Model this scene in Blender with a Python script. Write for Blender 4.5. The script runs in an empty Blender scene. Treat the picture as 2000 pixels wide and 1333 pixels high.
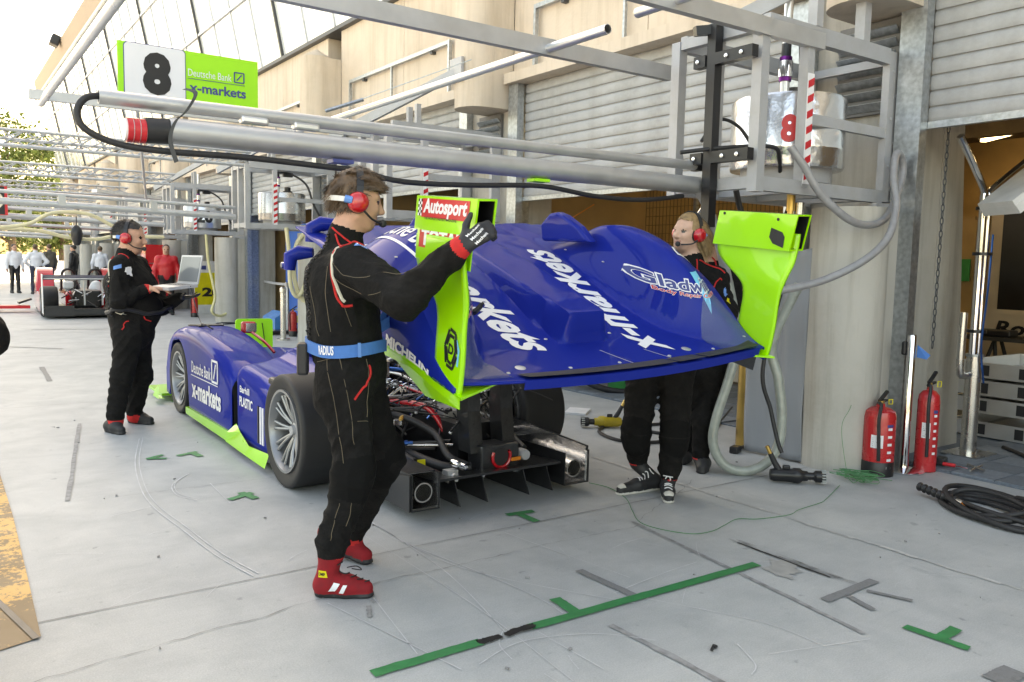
import bpy, bmesh, math, random
import numpy as np
from mathutils import Vector, Matrix, noise as mnoise
random.seed(7); np.random.seed(7)
R = math.radians
SC = bpy.context.scene
COL = SC.collection

# ---------------------------------------------------------------- camera
cam_data = bpy.data.cameras.new('camera')
cam_data.sensor_width = 36.0
cam_data.lens = 36.0 * 1600.0 / 2000.0
cam_data.clip_end = 2000.0
cam_data.clip_start = 0.05
cam = bpy.data.objects.new('camera', cam_data)
COL.objects.link(cam)
cam.rotation_mode = 'XYZ'
cam.matrix_world = Matrix.Translation((0, 0, 1.45)) @ Matrix.Rotation(R(-35.3), 4, 'Z') @ Matrix.Rotation(R(90 - 5.4), 4, 'X') @ Matrix.Rotation(R(1.2), 4, 'Z')
SC.camera = cam

# ---------------------------------------------------------------- sky, sun, exposure
SUN_EL, SUN_AZ = 33.0, 46.0          # azimuth measured from +X (behind the garages) towards +Y
world = bpy.data.worlds.new('World')
SC.world = world
world.use_nodes = True
wn = world.node_tree
for n in list(wn.nodes): wn.nodes.remove(n)
sky = wn.nodes.new('ShaderNodeTexSky'); sky.sky_type = 'NISHITA'; sky.sun_disc = False
sky.sun_elevation = R(SUN_EL); sky.sun_rotation = R(90 - SUN_AZ)
sky.air_density = 1.0; sky.dust_density = 4.0; sky.ozone_density = 1.0
bg = wn.nodes.new('ShaderNodeBackground'); bg.inputs[1].default_value = 0.13
wo = wn.nodes.new('ShaderNodeOutputWorld')
wn.links.new(sky.outputs[0], bg.inputs[0]); wn.links.new(bg.outputs[0], wo.inputs[0])
sun_data = bpy.data.lights.new('sun', 'SUN'); sun_data.energy = 4.0; sun_data.angle = R(0.5); sun_data.color = (1.0, .93, .83)
sun = bpy.data.objects.new('sun', sun_data); COL.objects.link(sun)
sun_dir = Vector((math.cos(R(SUN_EL)) * math.cos(R(SUN_AZ)), math.cos(R(SUN_EL)) * math.sin(R(SUN_AZ)), math.sin(R(SUN_EL))))
sun.rotation_euler = sun_dir.to_track_quat('Z', 'Y').to_euler(); sun.location = (30, 40, 40)
SC.view_settings.view_transform = 'Standard'
SC.view_settings.look = 'None'
SC.view_settings.gamma = 1.0
SC.view_settings.exposure = 2.9
SC.view_settings.use_curve_mapping = False
try:
    SC.view_settings.use_white_balance = True
    SC.view_settings.white_balance_temperature = 10600
    SC.view_settings.white_balance_tint = 10
except Exception:
    pass
SC.cycles.max_bounces = 6; SC.cycles.diffuse_bounces = 3; SC.cycles.glossy_bounces = 4
SC.cycles.transmission_bounces = 4; SC.cycles.transparent_max_bounces = 8
SC.cycles.caustics_reflective = False; SC.cycles.caustics_refractive = False
SC.cycles.use_denoising = True

# ---------------------------------------------------------------- mesh helpers
def V(*a): return Vector(a if len(a) > 1 else a[0])

class MB:
    """collects faces; build() links them as one mesh object"""
    def __init__(s): s.v = []; s.f = []; s.m = []; s.sm = []; s.mi = 0
    def add(s, verts, faces, smooth=False, mi=None):
        o = len(s.v); s.v += [tuple(p) for p in verts]
        s.f += [tuple(i + o for i in f) for f in faces]
        s.m += [s.mi if mi is None else mi] * len(faces); s.sm += [smooth] * len(faces); return s
    def box(s, lo, hi, mi=None):
        x0, y0, z0 = lo; x1, y1, z1 = hi
        v = [(x0,y0,z0),(x1,y0,z0),(x1,y1,z0),(x0,y1,z0),(x0,y0,z1),(x1,y0,z1),(x1,y1,z1),(x0,y1,z1)]
        return s.add(v, [(0,3,2,1),(4,5,6,7),(0,1,5,4),(1,2,6,5),(2,3,7,6),(3,0,4,7)], mi=mi)
    def cbox(s, c, size, rot=None, mi=None, bev=0):
        hx, hy, hz = size[0]/2, size[1]/2, size[2]/2
        if bev <= 0:
            pts = [(-hx,-hy,-hz),(hx,-hy,-hz),(hx,hy,-hz),(-hx,hy,-hz),(-hx,-hy,hz),(hx,-hy,hz),(hx,hy,hz),(-hx,hy,hz)]
            F = [(0,3,2,1),(4,5,6,7),(0,1,5,4),(1,2,6,5),(2,3,7,6),(3,0,4,7)]
            sm = False
        else:
            bm = bmesh.new(); bmesh.ops.create_cube(bm, size=1.0)
            for q in bm.verts: q.co = Vector((q.co.x*size[0], q.co.y*size[1], q.co.z*size[2]))
            bmesh.ops.bevel(bm, geom=list(bm.edges), offset=bev, segments=2, affect='EDGES', profile=.5)
            bm.verts.ensure_lookup_table(); pts = [tuple(q.co) for q in bm.verts]
            F = [tuple(q.index for q in fc.verts) for fc in bm.faces]; bm.free(); sm = False
        M = rot if rot is not None else Matrix.Identity(3)
        c = Vector(c)
        return s.add([c + M @ Vector(p) for p in pts], F, sm, mi)
    def bar(s, p, q, w, h=None, up=(0,0,1), mi=None):
        p, q = Vector(p), Vector(q); h = h or w
        d = (q - p); L = d.length; d = d.normalized(); u = Vector(up)
        if abs(d.dot(u)) > .98: u = Vector((0,1,0)) if abs(d.z) > .9 else Vector((0,0,1))
        a = d.cross(u).normalized(); b = a.cross(d).normalized()
        pts = []
        for t in (p, q):
            for sx, sy in ((-1,-1),(1,-1),(1,1),(-1,1)): pts.append(t + a*(sx*w/2) + b*(sy*h/2))
        return s.add(pts, [(0,1,2,3),(7,6,5,4),(0,4,5,1),(1,5,6,2),(2,6,7,3),(3,7,4,0)], mi=mi)
    def tube(s, pts, r, n=10, cap=True, mi=None, closed=False):
        pts = [Vector(p) for p in pts]; N = len(pts)
        rs = r if isinstance(r, (list, tuple)) else [r]*N
        rings = []; prev = None
        for i in range(N):
            if closed: t = pts[(i+1) % N] - pts[i-1]
            else: t = pts[min(i+1, N-1)] - pts[max(i-1, 0)]
            t = t.normalized() if t.length > 1e-9 else Vector((0,0,1))
            if prev is None:
                u = Vector((0,0,1)) if abs(t.z) < .9 else Vector((1,0,0))
                a = t.cross(u).normalized()
            else:
                a = (prev - t * prev.dot(t))
                a = a.normalized() if a.length > 1e-6 else t.orthogonal().normalized()
            prev = a; b = t.cross(a)
            rings.append([pts[i] + (a*math.cos(2*math.pi*k/n) + b*math.sin(2*math.pi*k/n))*rs[i] for k in range(n)])
        vs = [p for rg in rings for p in rg]; fs = []
        for i in range(N if closed else N-1):
            j = (i+1) % N
            for k in range(n):
                fs.append((i*n+k, i*n+(k+1) % n, j*n+(k+1) % n, j*n+k))
        s.add(vs, fs, True, mi)
        if cap and not closed:
            s.add(rings[0], [tuple(range(n))[::-1]], False, mi); s.add(rings[-1], [tuple(range(n))], False, mi)
        return s
    def pipe(s, p, q, r, rin, n=20, mi=None):
        """open pipe with a wall"""
        p, q = Vector(p), Vector(q); t = (q-p).normalized(); a = t.orthogonal().normalized(); b = t.cross(a)
        rg = lambda c, rr: [c + (a*math.cos(2*math.pi*k/n)+b*math.sin(2*math.pi*k/n))*rr for k in range(n)]
        vs = rg(p, r)+rg(q, r)+rg(q, rin)+rg(p, rin); fs = []
        for L0 in range(4):
            L1 = (L0+1) % 4
            for k in range(n): fs.append((L0*n+k, L0*n+(k+1) % n, L1*n+(k+1) % n, L1*n+k))
        return s.add(vs, fs, True, mi)
    def lathe(s, prof, c=(0,0,0), axis=(0,0,1), n=24, mi=None, smooth=True):
        """prof: list of (radius, height)"""
        ax = Vector(axis).normalized(); a = ax.orthogonal().normalized(); b = ax.cross(a); c = Vector(c)
        vs = []
        for r_, h_ in prof:
            for k in range(n): vs.append(c + ax*h_ + (a*math.cos(2*math.pi*k/n)+b*math.sin(2*math.pi*k/n))*r_)
        fs = []
        for i in range(len(prof)-1):
            for k in range(n): fs.append((i*n+k, i*n+(k+1) % n, (i+1)*n+(k+1) % n, (i+1)*n+k))
        return s.add(vs, fs, smooth, mi)
    def prism(s, poly, o, ex, ey, ez, t, mi=None):
        """polygon in the (ex,ey) plane at o, thickness t along ez"""
        o, ex, ey, ez = Vector(o), Vector(ex), Vector(ey), Vector(ez)
        n = len(poly); A = [o + ex*x + ey*y for x, y in poly]; B = [p + ez*t for p in A]
        fs = [tuple(range(n))[::-1], tuple(range(n, 2*n))] + [(i, (i+1) % n, n+(i+1) % n, n+i) for i in range(n)]
        return s.add(A+B, fs, False, mi)
    def grid(s, fn, us, vs_, mi=None, smooth=True):
        nu, nv = len(us), len(vs_)
        pts = [fn(u, v) for v in vs_ for u in us]
        fs = [(j*nu+i, j*nu+i+1, (j+1)*nu+i+1, (j+1)*nu+i) for j in range(nv-1) for i in range(nu-1)]
        return s.add(pts, fs, smooth, mi)
    def xf(s, M):
        s.v = [tuple(M @ Vector(p)) for p in s.v]; return s
    def mesh(s, name, mats, off=(0,0,0)):
        me = bpy.data.meshes.new(name)
        ox, oy, oz = off
        me.from_pydata([(x-ox, y-oy, z-oz) for x, y, z in s.v], [], s.f)
        for m in (mats if isinstance(mats, (list, tuple)) else [mats]): me.materials.append(M_(m))
        me.polygons.foreach_set('material_index', s.m); me.polygons.foreach_set('use_smooth', s.sm)
        me.update(); return me
    def build(s, name, mats, parent=None, local=False):
        """world-space vertices unless local; a child is stored relative to its root"""
        off = (0,0,0)
        if parent is not None and not local: off = tuple(parent.get('_o', (0,0,0)))
        o = bpy.data.objects.new(name, s.mesh(name, mats, off)); COL.objects.link(o)
        if parent is not None:
            o.parent = parent
            o['_o'] = off
        if any(s.sm):
            try: o.data.set_sharp_from_angle(angle=R(40))
            except Exception: pass
        return o

def thing(name, label, cat, loc=(0,0,0), group=None, rz=0):
    o = bpy.data.objects.new(name, None); COL.objects.link(o)
    o.empty_display_size = .1; o.location = loc; o.rotation_euler = (0,0,rz)
    o['label'] = label; o['category'] = cat; o['_o'] = tuple(loc)
    if group: o['group'] = group
    return o
def tag(o, label, cat, group=None):
    o['label'] = label; o['category'] = cat
    if group: o['group'] = group
    return o
def struct(o): o['kind'] = 'structure'; return o
def stuff(o): o['kind'] = 'stuff'; return o
def one(name, mb, mats, label, cat, group=None): return tag(mb.build(name, mats), label, cat, group)
def dup(o, loc=None, parent=None, label=None, group=None):
    c = o.copy(); COL.objects.link(c); c.parent = parent
    if loc is not None: c.location = loc
    if label: c['label'] = label
    if group: c['group'] = group
    for ch in list(o.children): dup(ch, None, c)
    return c
def smooth_path(pts, n=8, closed=False):
    """Catmull-Rom"""
    P = [Vector(p) for p in pts]; out = []; N = len(P)
    rng = range(N) if closed else range(N-1)
    for i in rng:
        if closed: a, b, c, d = P[i-1], P[i], P[(i+1) % N], P[(i+2) % N]
        else: a, b, c, d = P[max(i-1,0)], P[i], P[i+1], P[min(i+2,N-1)]
        for k in range(n):
            t = k/n
            out.append(.5*((2*b)+(c-a)*t+(2*a-5*b+4*c-d)*t*t+(3*b-a-3*c+d)*t**3))
    if not closed: out.append(P[-1])
    return out
def rrect(x0, y0, x1, y1, r, n=5):
    out = []
    for cx, cy, a0 in ((x1-r,y1-r,0),(x0+r,y1-r,90),(x0+r,y0+r,180),(x1-r,y0+r,270)):
        for k in range(n+1):
            a = R(a0+90*k/n); out.append((cx+r*math.cos(a), cy+r*math.sin(a)))
    return out

_TXT = {}
def text_geo(txt, bold=0.0, shear=0.0, cut=0.0, spacing=1.0):
    """built-in font lettering as flat triangles, height ~1, centred; returns verts, faces"""
    key = (txt, bold, shear, cut, spacing)
    if key in _TXT: return _TXT[key]
    cu = bpy.data.curves.new('lettering', 'FONT'); cu.body = txt; cu.size = 1.0; cu.offset = bold; cu.shear = shear
    cu.align_x = 'CENTER'; cu.align_y = 'CENTER'; cu.resolution_u = 3; cu.space_character = spacing; cu.fill_mode = 'FRONT'
    ob = bpy.data.objects.new('lettering', cu); COL.objects.link(ob)
    dg = bpy.context.evaluated_depsgraph_get(); dg.update()
    me = bpy.data.meshes.new_from_object(ob.evaluated_get(dg))
    bpy.data.objects.remove(ob); bpy.data.curves.remove(cu)
    bm = bmesh.new(); bm.from_mesh(me); bpy.data.meshes.remove(me)
    if cut > 0:
        xs = [v.co.x for v in bm.verts]; ys = [v.co.y for v in bm.verts]
        for ax, lo, hi in ((0, min(xs), max(xs)), (1, min(ys), max(ys))):
            t = lo + cut
            while t < hi:
                co = [0,0,0]; co[ax] = t; no = [0,0,0]; no[ax] = 1
                bmesh.ops.bisect_plane(bm, geom=list(bm.verts)+list(bm.edges)+list(bm.faces), plane_co=co, plane_no=no)
                t += cut
    bm.verts.ensure_lookup_table(); bm.verts.index_update()
    vs = [(v.co.x, v.co.y) for v in bm.verts]; fs = [tuple(v.index for v in f.verts) for f in bm.faces]
    bm.free()
    x0 = min(v[0] for v in vs); x1 = max(v[0] for v in vs); y0 = min(v[1] for v in vs); y1 = max(v[1] for v in vs)
    vs = [((x-(x0+x1)/2), (y-(y0+y1)/2)) for x, y in vs]
    _TXT[key] = (vs, fs, x1-x0, y1-y0)
    return _TXT[key]
def letter(mb, txt, fn, w=None, h=None, bold=0.0, shear=0.0, cut=0.0, mi=None, spacing=1.0):
    """lettering of width w and height h; fn(x, y) gives the 3D point"""
    vs, fs, W, H = text_geo(txt, bold, shear, cut, spacing)
    sx = (w / W) if w else (h / H); sy = (h / H) if h else sx
    mb.add([fn(x*sx, y*sy) for x, y in vs], fs, False, mi); return mb
def plane_fn(c, ex, ey):
    c, ex, ey = Vector(c), Vector(ex), Vector(ey)
    return lambda x, y: c + ex*x + ey*y

# ---------------------------------------------------------------- procedural materials
_M = {}
def M_(m):
    return _M[m] if isinstance(m, str) else m
def mat(name, col, rough=.5, metal=0., var=.12, scale=6., bump=0., bscale=40., coat=0., emit=None, estr=0., alpha=1., trans=0., spec=.5, col2=None, dirt=0., dscale=2., streak=0.):
    m = bpy.data.materials.new(name); m.use_nodes = True; nt = m.node_tree; N = nt.nodes; L = nt.links
    b = N['Principled BSDF']
    tc = N.new('ShaderNodeTexCoord')
    nz = N.new('ShaderNodeTexNoise'); nz.inputs['Scale'].default_value = scale; nz.inputs['Detail'].default_value = 5
    L.new(tc.outputs['Object'], nz.inputs['Vector'])
    rp = N.new('ShaderNodeValToRGB')
    c2 = col2 or tuple(min(1, c*(1+var)) for c in col)
    c1 = tuple(c*(1-var) for c in col)
    rp.color_ramp.elements[0].position = .3; rp.color_ramp.elements[1].position = .7
    rp.color_ramp.elements[0].color = (*c1, 1); rp.color_ramp.elements[1].color = (*c2, 1)
    L.new(nz.outputs['Fac'], rp.inputs[0])
    out = rp.outputs[0]
    if dirt > 0:
        n2 = N.new('ShaderNodeTexNoise'); n2.inputs['Scale'].default_value = dscale; n2.inputs['Detail'].default_value = 8; n2.inputs['Roughness'].default_value = .7
        L.new(tc.outputs['Object'], n2.inputs['Vector'])
        r2 = N.new('ShaderNodeValToRGB'); r2.color_ramp.elements[0].position = .45; r2.color_ramp.elements[1].position = .72
        r2.color_ramp.elements[0].color = (1,1,1,1); q = 1-dirt; r2.color_ramp.elements[1].color = (q, q*.98, q*.94, 1)
        L.new(n2.outputs['Fac'], r2.inputs[0])
        mx = N.new('ShaderNodeMix'); mx.data_type = 'RGBA'; mx.blend_type = 'MULTIPLY'; mx.inputs[0].default_value = 1
        L.new(out, mx.inputs[6]); L.new(r2.outputs[0], mx.inputs[7]); out = mx.outputs[2]
    if streak > 0:
        mp = N.new('ShaderNodeMapping'); mp.inputs['Scale'].default_value = (5, 5, .35); L.new(tc.outputs['Object'], mp.inputs['Vector'])
        n3 = N.new('ShaderNodeTexNoise'); n3.inputs['Scale'].default_value = 1.6; n3.inputs['Detail'].default_value = 7; n3.inputs['Roughness'].default_value = .65
        L.new(mp.outputs[0], n3.inputs['Vector'])
        r3 = N.new('ShaderNodeValToRGB'); r3.color_ramp.elements[0].position = .48; r3.color_ramp.elements[1].position = .75
        q = 1-streak; r3.color_ramp.elements[0].color = (1,1,1,1); r3.color_ramp.elements[1].color = (q,q*.97,q*.92,1); L.new(n3.outputs['Fac'], r3.inputs[0])
        m3_ = N.new('ShaderNodeMix'); m3_.data_type = 'RGBA'; m3_.blend_type = 'MULTIPLY'; m3_.inputs[0].default_value = 1
        L.new(out, m3_.inputs[6]); L.new(r3.outputs[0], m3_.inputs[7]); out = m3_.outputs[2]
    L.new(out, b.inputs['Base Color'])
    rr = N.new('ShaderNodeMapRange'); rr.inputs[3].default_value = max(0, rough*.8); rr.inputs[4].default_value = min(1, rough*1.2)
    L.new(nz.outputs['Fac'], rr.inputs[0]); L.new(rr.outputs[0], b.inputs['Roughness'])
    b.inputs['Metallic'].default_value = metal
    b.inputs['Specular IOR Level'].default_value = spec
    b.inputs['Coat Weight'].default_value = coat; b.inputs['Coat Roughness'].default_value = .04
    b.inputs['Transmission Weight'].default_value = trans
    b.inputs['Alpha'].default_value = alpha
    if emit: b.inputs['Emission Color'].default_value = (*emit, 1); b.inputs['Emission Strength'].default_value = estr
    if bump > 0:
        bn = N.new('ShaderNodeTexNoise'); bn.inputs['Scale'].default_value = bscale; bn.inputs['Detail'].default_value = 6
        L.new(tc.outputs['Object'], bn.inputs['Vector'])
        bp = N.new('ShaderNodeBump'); bp.inputs['Strength'].default_value = bump; bp.inputs['Distance'].default_value = .01
        L.new(bn.outputs['Fac'], bp.inputs['Height']); L.new(bp.outputs[0], b.inputs['Normal'])
    _M[name] = m; return m
mat('concrete_wall', (.47,.45,.41), .85, var=.07, scale=1.3, bump=.35, bscale=25, dirt=.20, dscale=.9, streak=.28)
mat('concrete_upper', (.62,.53,.44), .85, var=.05, scale=1.1, bump=.3, bscale=25, dirt=.16, dscale=.7, streak=.22)
mat('galvanised', (.42,.45,.47), .38, .85, var=.22, scale=28, bump=.05, bscale=80)
mat('grey_paint', (.40,.41,.43), .45, .1, var=.05, scale=4, dirt=.12, dscale=5)
mat('shutter', (.39,.40,.41), .55, .15, var=.08, scale=5, dirt=.25, dscale=3)
mat('shutter_dark', (.16,.16,.16), .6, .3)
mat('aluminium', (.52,.53,.54), .48, .75, var=.07, scale=9, bump=.04, bscale=30)
mat('aluminium_bright', (.68,.69,.70), .3, .85, var=.06, scale=6)
mat('steel_brushed', (.62,.60,.57), .27, .95, var=.1, scale=5)
mat('chrome', (.82,.82,.84), .09, 1., var=.03)
mat('black_rubber', (.018,.018,.020), .55, var=.25, scale=12)
mat('black_plastic', (.015,.015,.017), .4, var=.2)
mat('black_paint', (.012,.012,.014), .35, var=.2)
mat('carbon', (.016,.017,.019), .3, var=.35, scale=60, coat=.4)
mat('tyre', (.017,.017,.018), .62, var=.25, scale=9, bump=.06, bscale=120, dirt=.2)
mat('tyre_worn', (.026,.025,.024), .7, var=.3, scale=16, bump=.25, bscale=90)
mat('blue_paint', (.001,.018,.24), .5, var=.04, scale=3, coat=.27, spec=.04)
mat('rim_silver', (.30,.31,.32), .36, .75, var=.06, scale=8)
mat('lime', (.30,.78,.02), .30, var=.04, scale=3, coat=.6, dirt=.05)
mat('lime_flat', (.28,.74,.03), .5, var=.03)
mat('white_vinyl', (.80,.80,.82), .4, var=.02)
mat('sign_white', (.72,.75,.80), .45, var=.02)
mat('black_vinyl', (.01,.01,.012), .45, var=.1)
mat('navy_vinyl', (.04,.06,.22), .45, var=.05)
mat('red_vinyl', (.62,.02,.03), .38, var=.06)
mat('red_gloss', (.55,.012,.02), .18, var=.06, coat=.8)
mat('red_ext', (.55,.025,.03), .28, var=.05, coat=.4)
mat('red_cloth', (.58,.02,.02), .85, var=.12, scale=60, bump=.15, bscale=150)
mat('red_suede', (.28,.008,.014), .9, var=.2, scale=20, bump=.1, bscale=200)
mat('cyan_vinyl', (.12,.55,.85), .4, var=.03)
mat('suit_black', (.0105,.010,.0098), .9, var=.35, scale=16, bump=.6, bscale=50, spec=.15)
mat('knee_pad', (.007,.007,.007), .85, var=.2, scale=14, bump=.4, bscale=30, spec=.12)
mat('stitch', (.16,.13,.09), .9, var=.15)
mat('cream_cloth', (.62,.58,.48), .85, var=.1)
mat('blue_belt', (.03,.17,.48), .7, var=.08, scale=40)
mat('blue_patch', (.09,.26,.62), .6, var=.05)
mat('skin', (.55,.30,.21), .55, var=.07, scale=30, bump=.06, bscale=160)
mat('skin_pale', (.60,.36,.27), .55, var=.07, scale=30, bump=.06, bscale=160)
mat('lips', (.42,.17,.14), .5)
mat('eye_dark', (.03,.025,.02), .2)
mat('eye_white', (.6,.58,.55), .3)
mat('hair_brown', (.095,.055,.028), .5, var=.45, scale=30)
mat('hair_dark', (.018,.013,.010), .45, var=.4, scale=30)
mat('hair_blond', (.30,.19,.09), .5, var=.4, scale=30)
mat('shoe_black', (.02,.02,.022), .6, var=.2, scale=30)
mat('shoe_white', (.62,.60,.55), .6, var=.12, dirt=.3, dscale=20)
mat('clear_plastic', (.20,.24,.28), .08, alpha=.28, coat=.6)
mat('hose_clear', (.30,.33,.30), .3, var=.12, scale=20, coat=.3)
mat('hose_grey', (.26,.26,.27), .35, var=.1, scale=20, coat=.3)
mat('hose_cream', (.62,.56,.36), .5, var=.08)
mat('foil', (.80,.80,.80), .22, .95, var=.06, scale=4, bump=.9, bscale=9)
mat('tape_green', (.015,.22,.075), .5, var=.12, scale=18, dirt=.15, dscale=25)
mat('tape_grey', (.22,.225,.23), .7, var=.25, scale=30, dirt=.5, dscale=30)
mat('joint', (.26,.26,.255), .95, var=.3, scale=9)
mat('scratch', (.58,.59,.60), .8, var=.1)
mat('rubber_mark', (.27,.27,.27), .85, var=.3, scale=22)
mat('tan_wall', (.42,.27,.12), .8, var=.12, scale=3)
mat('panel_white', (.60,.50,.38), .7, var=.05)
mat('interior_dark', (.10,.065,.035), .9, var=.25)
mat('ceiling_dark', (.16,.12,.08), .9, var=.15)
mat('wood_brown', (.16,.09,.04), .7, var=.2)
mat('brass', (.62,.40,.13), .3, .9)
mat('green_plastic', (.02,.28,.07), .45, var=.1)
mat('blue_panel', (.02,.13,.48), .5, var=.05)
mat('kart_blue', (.03,.24,.62), .25, coat=.6)
mat('yellow_tool', (.50,.36,.03), .5, var=.2)
mat('yellow_vinyl', (.72,.62,.02), .5)
mat('orange_vinyl', (.80,.22,.02), .5)
mat('purple_anod', (.16,.02,.20), .3, .8)
mat('blue_anod', (.03,.14,.45), .3, .8)
mat('tarp_grey', (.27,.285,.31), .45, var=.05, scale=2, bump=.5, bscale=4)
mat('tile_blue', (.14,.17,.20), .6, var=.2, scale=30, bump=.3, bscale=90)
mat('tile_blue_light', (.19,.225,.26), .6, var=.2, scale=30, bump=.3, bscale=90)
mat('tube_light', (.9,.9,.85), .5, emit=(1.0,.86,.58), estr=2.6)
mat('glass_pane', (.70,.76,.80), .08, .0, var=.05, scale=.6, spec=1.0, coat=1.0)
mat('mullion_dark', (.07,.075,.08), .5, .3)
mat('mullion_light', (.55,.57,.60), .4, .5)
mat('fascia', (.34,.27,.21), .8, var=.06)
mat('white_shirt', (.72,.74,.80), .8, var=.05)
mat('grey_jacket', (.12,.11,.095), .85)
mat('navy_trousers', (.03,.035,.06), .85)
mat('laptop_silver', (.55,.57,.60), .35, .3, var=.03)
mat('laptop_screen', (.20,.22,.235), .12, var=.03)
mat('keys', (.10,.11,.12), .6)
mat('yellow_hose', (.62,.56,.30), .5)
mat('bark', (.10,.07,.045), .9, var=.3)
mat('white_plain', (.70,.70,.70), .6)
mat('mesh_wire', (.20,.15,.08), .5, .6)
mat('bench_dark', (.03,.028,.025), .6)
mat('orange_cable', (.75,.28,.05), .5)
mat('string_green', (.06,.24,.10), .7)


# ================================================================ ground
def ground_material():
    m = bpy.data.materials.new('pit_concrete'); m.use_nodes = True; nt = m.node_tree; N = nt.nodes; L = nt.links
    b = N['Principled BSDF']; tc = N.new('ShaderNodeTexCoord')
    def noise(scale, detail=6, rough=.6, vec=None, dist=0):
        n = N.new('ShaderNodeTexNoise'); n.inputs['Scale'].default_value = scale; n.inputs['Detail'].default_value = detail
        n.inputs['Roughness'].default_value = rough; n.inputs['Distortion'].default_value = dist
        L.new(vec or tc.outputs['Object'], n.inputs['Vector']); return n.outputs['Fac']
    def ramp(fac, p0, p1, c0, c1):
        r = N.new('ShaderNodeValToRGB'); r.color_ramp.elements[0].position = p0; r.color_ramp.elements[1].position = p1
        r.color_ramp.elements[0].color = (*c0, 1); r.color_ramp.elements[1].color = (*c1, 1); L.new(fac, r.inputs[0]); return r.outputs[0]
    def mul(a, c, f=1.0):
        x = N.new('ShaderNodeMix'); x.data_type = 'RGBA'; x.blend_type = 'MULTIPLY'; x.inputs[0].default_value = f
        L.new(a, x.inputs[6]); L.new(c, x.inputs[7]); return x.outputs[2]
    base = ramp(noise(.55, 8, .6), .3, .7, (.455,.47,.47), (.535,.545,.535))
    c = mul(base, ramp(noise(2.3, 8, .65, dist=.4), .38, .68, (1,1,1), (.80,.81,.82)))
    c = mul(c, ramp(noise(7.0, 8, .75), .60, .72, (1,1,1), (.80,.81,.83)))
    c = mul(c, ramp(noise(160, 3, .6), .3, .75, (.82,.82,.82), (1.08,1.08,1.08)))
    # brushed streaks across the lane
    mp = N.new('ShaderNodeMapping'); mp.inputs['Scale'].default_value = (2.0, 34, 1); L.new(tc.outputs['Object'], mp.inputs['Vector'])
    c = mul(c, ramp(noise(1.0, 6, .6, mp.outputs[0]), .35, .7, (1.01,1.01,1.01), (.965,.968,.97)))
    # sparse dark rubber smears
    mp2 = N.new('ShaderNodeMapping'); mp2.inputs['Scale'].default_value = (3.2, .7, 1); mp2.inputs['Rotation'].default_value = (0,0,.25); L.new(tc.outputs['Object'], mp2.inputs['Vector'])
    c = mul(c, ramp(noise(1.4, 9, .7, mp2.outputs[0]), .64, .80, (1,1,1), (.62,.64,.66)))
    c = mul(c, ramp(noise(11, 2, .5), .70, .76, (1,1,1), (.55,.56,.58)), .6)
    L.new(c, b.inputs['Base Color']); b.inputs['Roughness'].default_value = .62; b.inputs['Specular IOR Level'].default_value = .3
    bp = N.new('ShaderNodeBump'); bp.inputs['Strength'].default_value = .22; bp.inputs['Distance'].default_value = .006
    L.new(noise(70, 6, .7), bp.inputs['Height']); L.new(bp.outputs[0], b.inputs['Normal'])
    _M['pit_concrete'] = m
ground_material()
g = MB()
g.add([(-600,-600,0),(600,-600,0),(600,900,0),(-600,900,0)], [(0,1,2,3)])
ground = struct(g.build('ground', 'pit_concrete')); ground['_o'] = (0,0,0)

def strip(pts, w, z=.004, jit=0.0):
    """flat ribbon on the ground along 2D points"""
    mb = MB(); P = [Vector((p[0], p[1], 0)) for p in pts]; vs = []
    for i, p in enumerate(P):
        t = (P[min(i+1,len(P)-1)] - P[max(i-1,0)]).normalized(); n = Vector((-t.y, t.x, 0))
        ww = w * (1 + random.uniform(-jit, jit))
        vs += [p + n*ww/2 + Vector((0,0,z)), p - n*ww/2 + Vector((0,0,z))]
    return mb.add(vs, [(2*i, 2*i+1, 2*i+3, 2*i+2) for i in range(len(P)-1)])
def wiggly(a, b, n, amp):
    a, b = Vector((a[0],a[1])), Vector((b[0],b[1])); d = b-a; nn = Vector((-d.y, d.x)).normalized()
    out = []; w = 0
    for i in range(n+1):
        w = w*.7 + random.uniform(-amp, amp); out.append(a + d*(i/n) + nn*w)
    return out
# saw-cut joints and cracks of the pit apron
for a, b_ in (((-8,3.66),(8,3.545)), ((-8,8.9),(6,8.9)), ((-8,14.1),(6,14.1)), ((-8,19.3),(6,19.3)), ((-8,24.5),(6,24.5)), ((-8,-1.6),(6,-1.6))):
    strip(wiggly(a, b_, 80, .0015), .008, .004, .4).build('joint', 'joint', ground)
for a, b_, n, amp in (((1.45,3.27),(3.2,3.235),60,.008), ((-.4,3.02),(1.6,3.26),60,.01), ((.9,5.3),(1.9,5.25),30,.006), ((3.25,3.3),(4.2,3.75),40,.01)):
    strip(wiggly(a, b_, n, amp), .0035, .0042, .7).build('crack', 'joint', ground)
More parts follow.
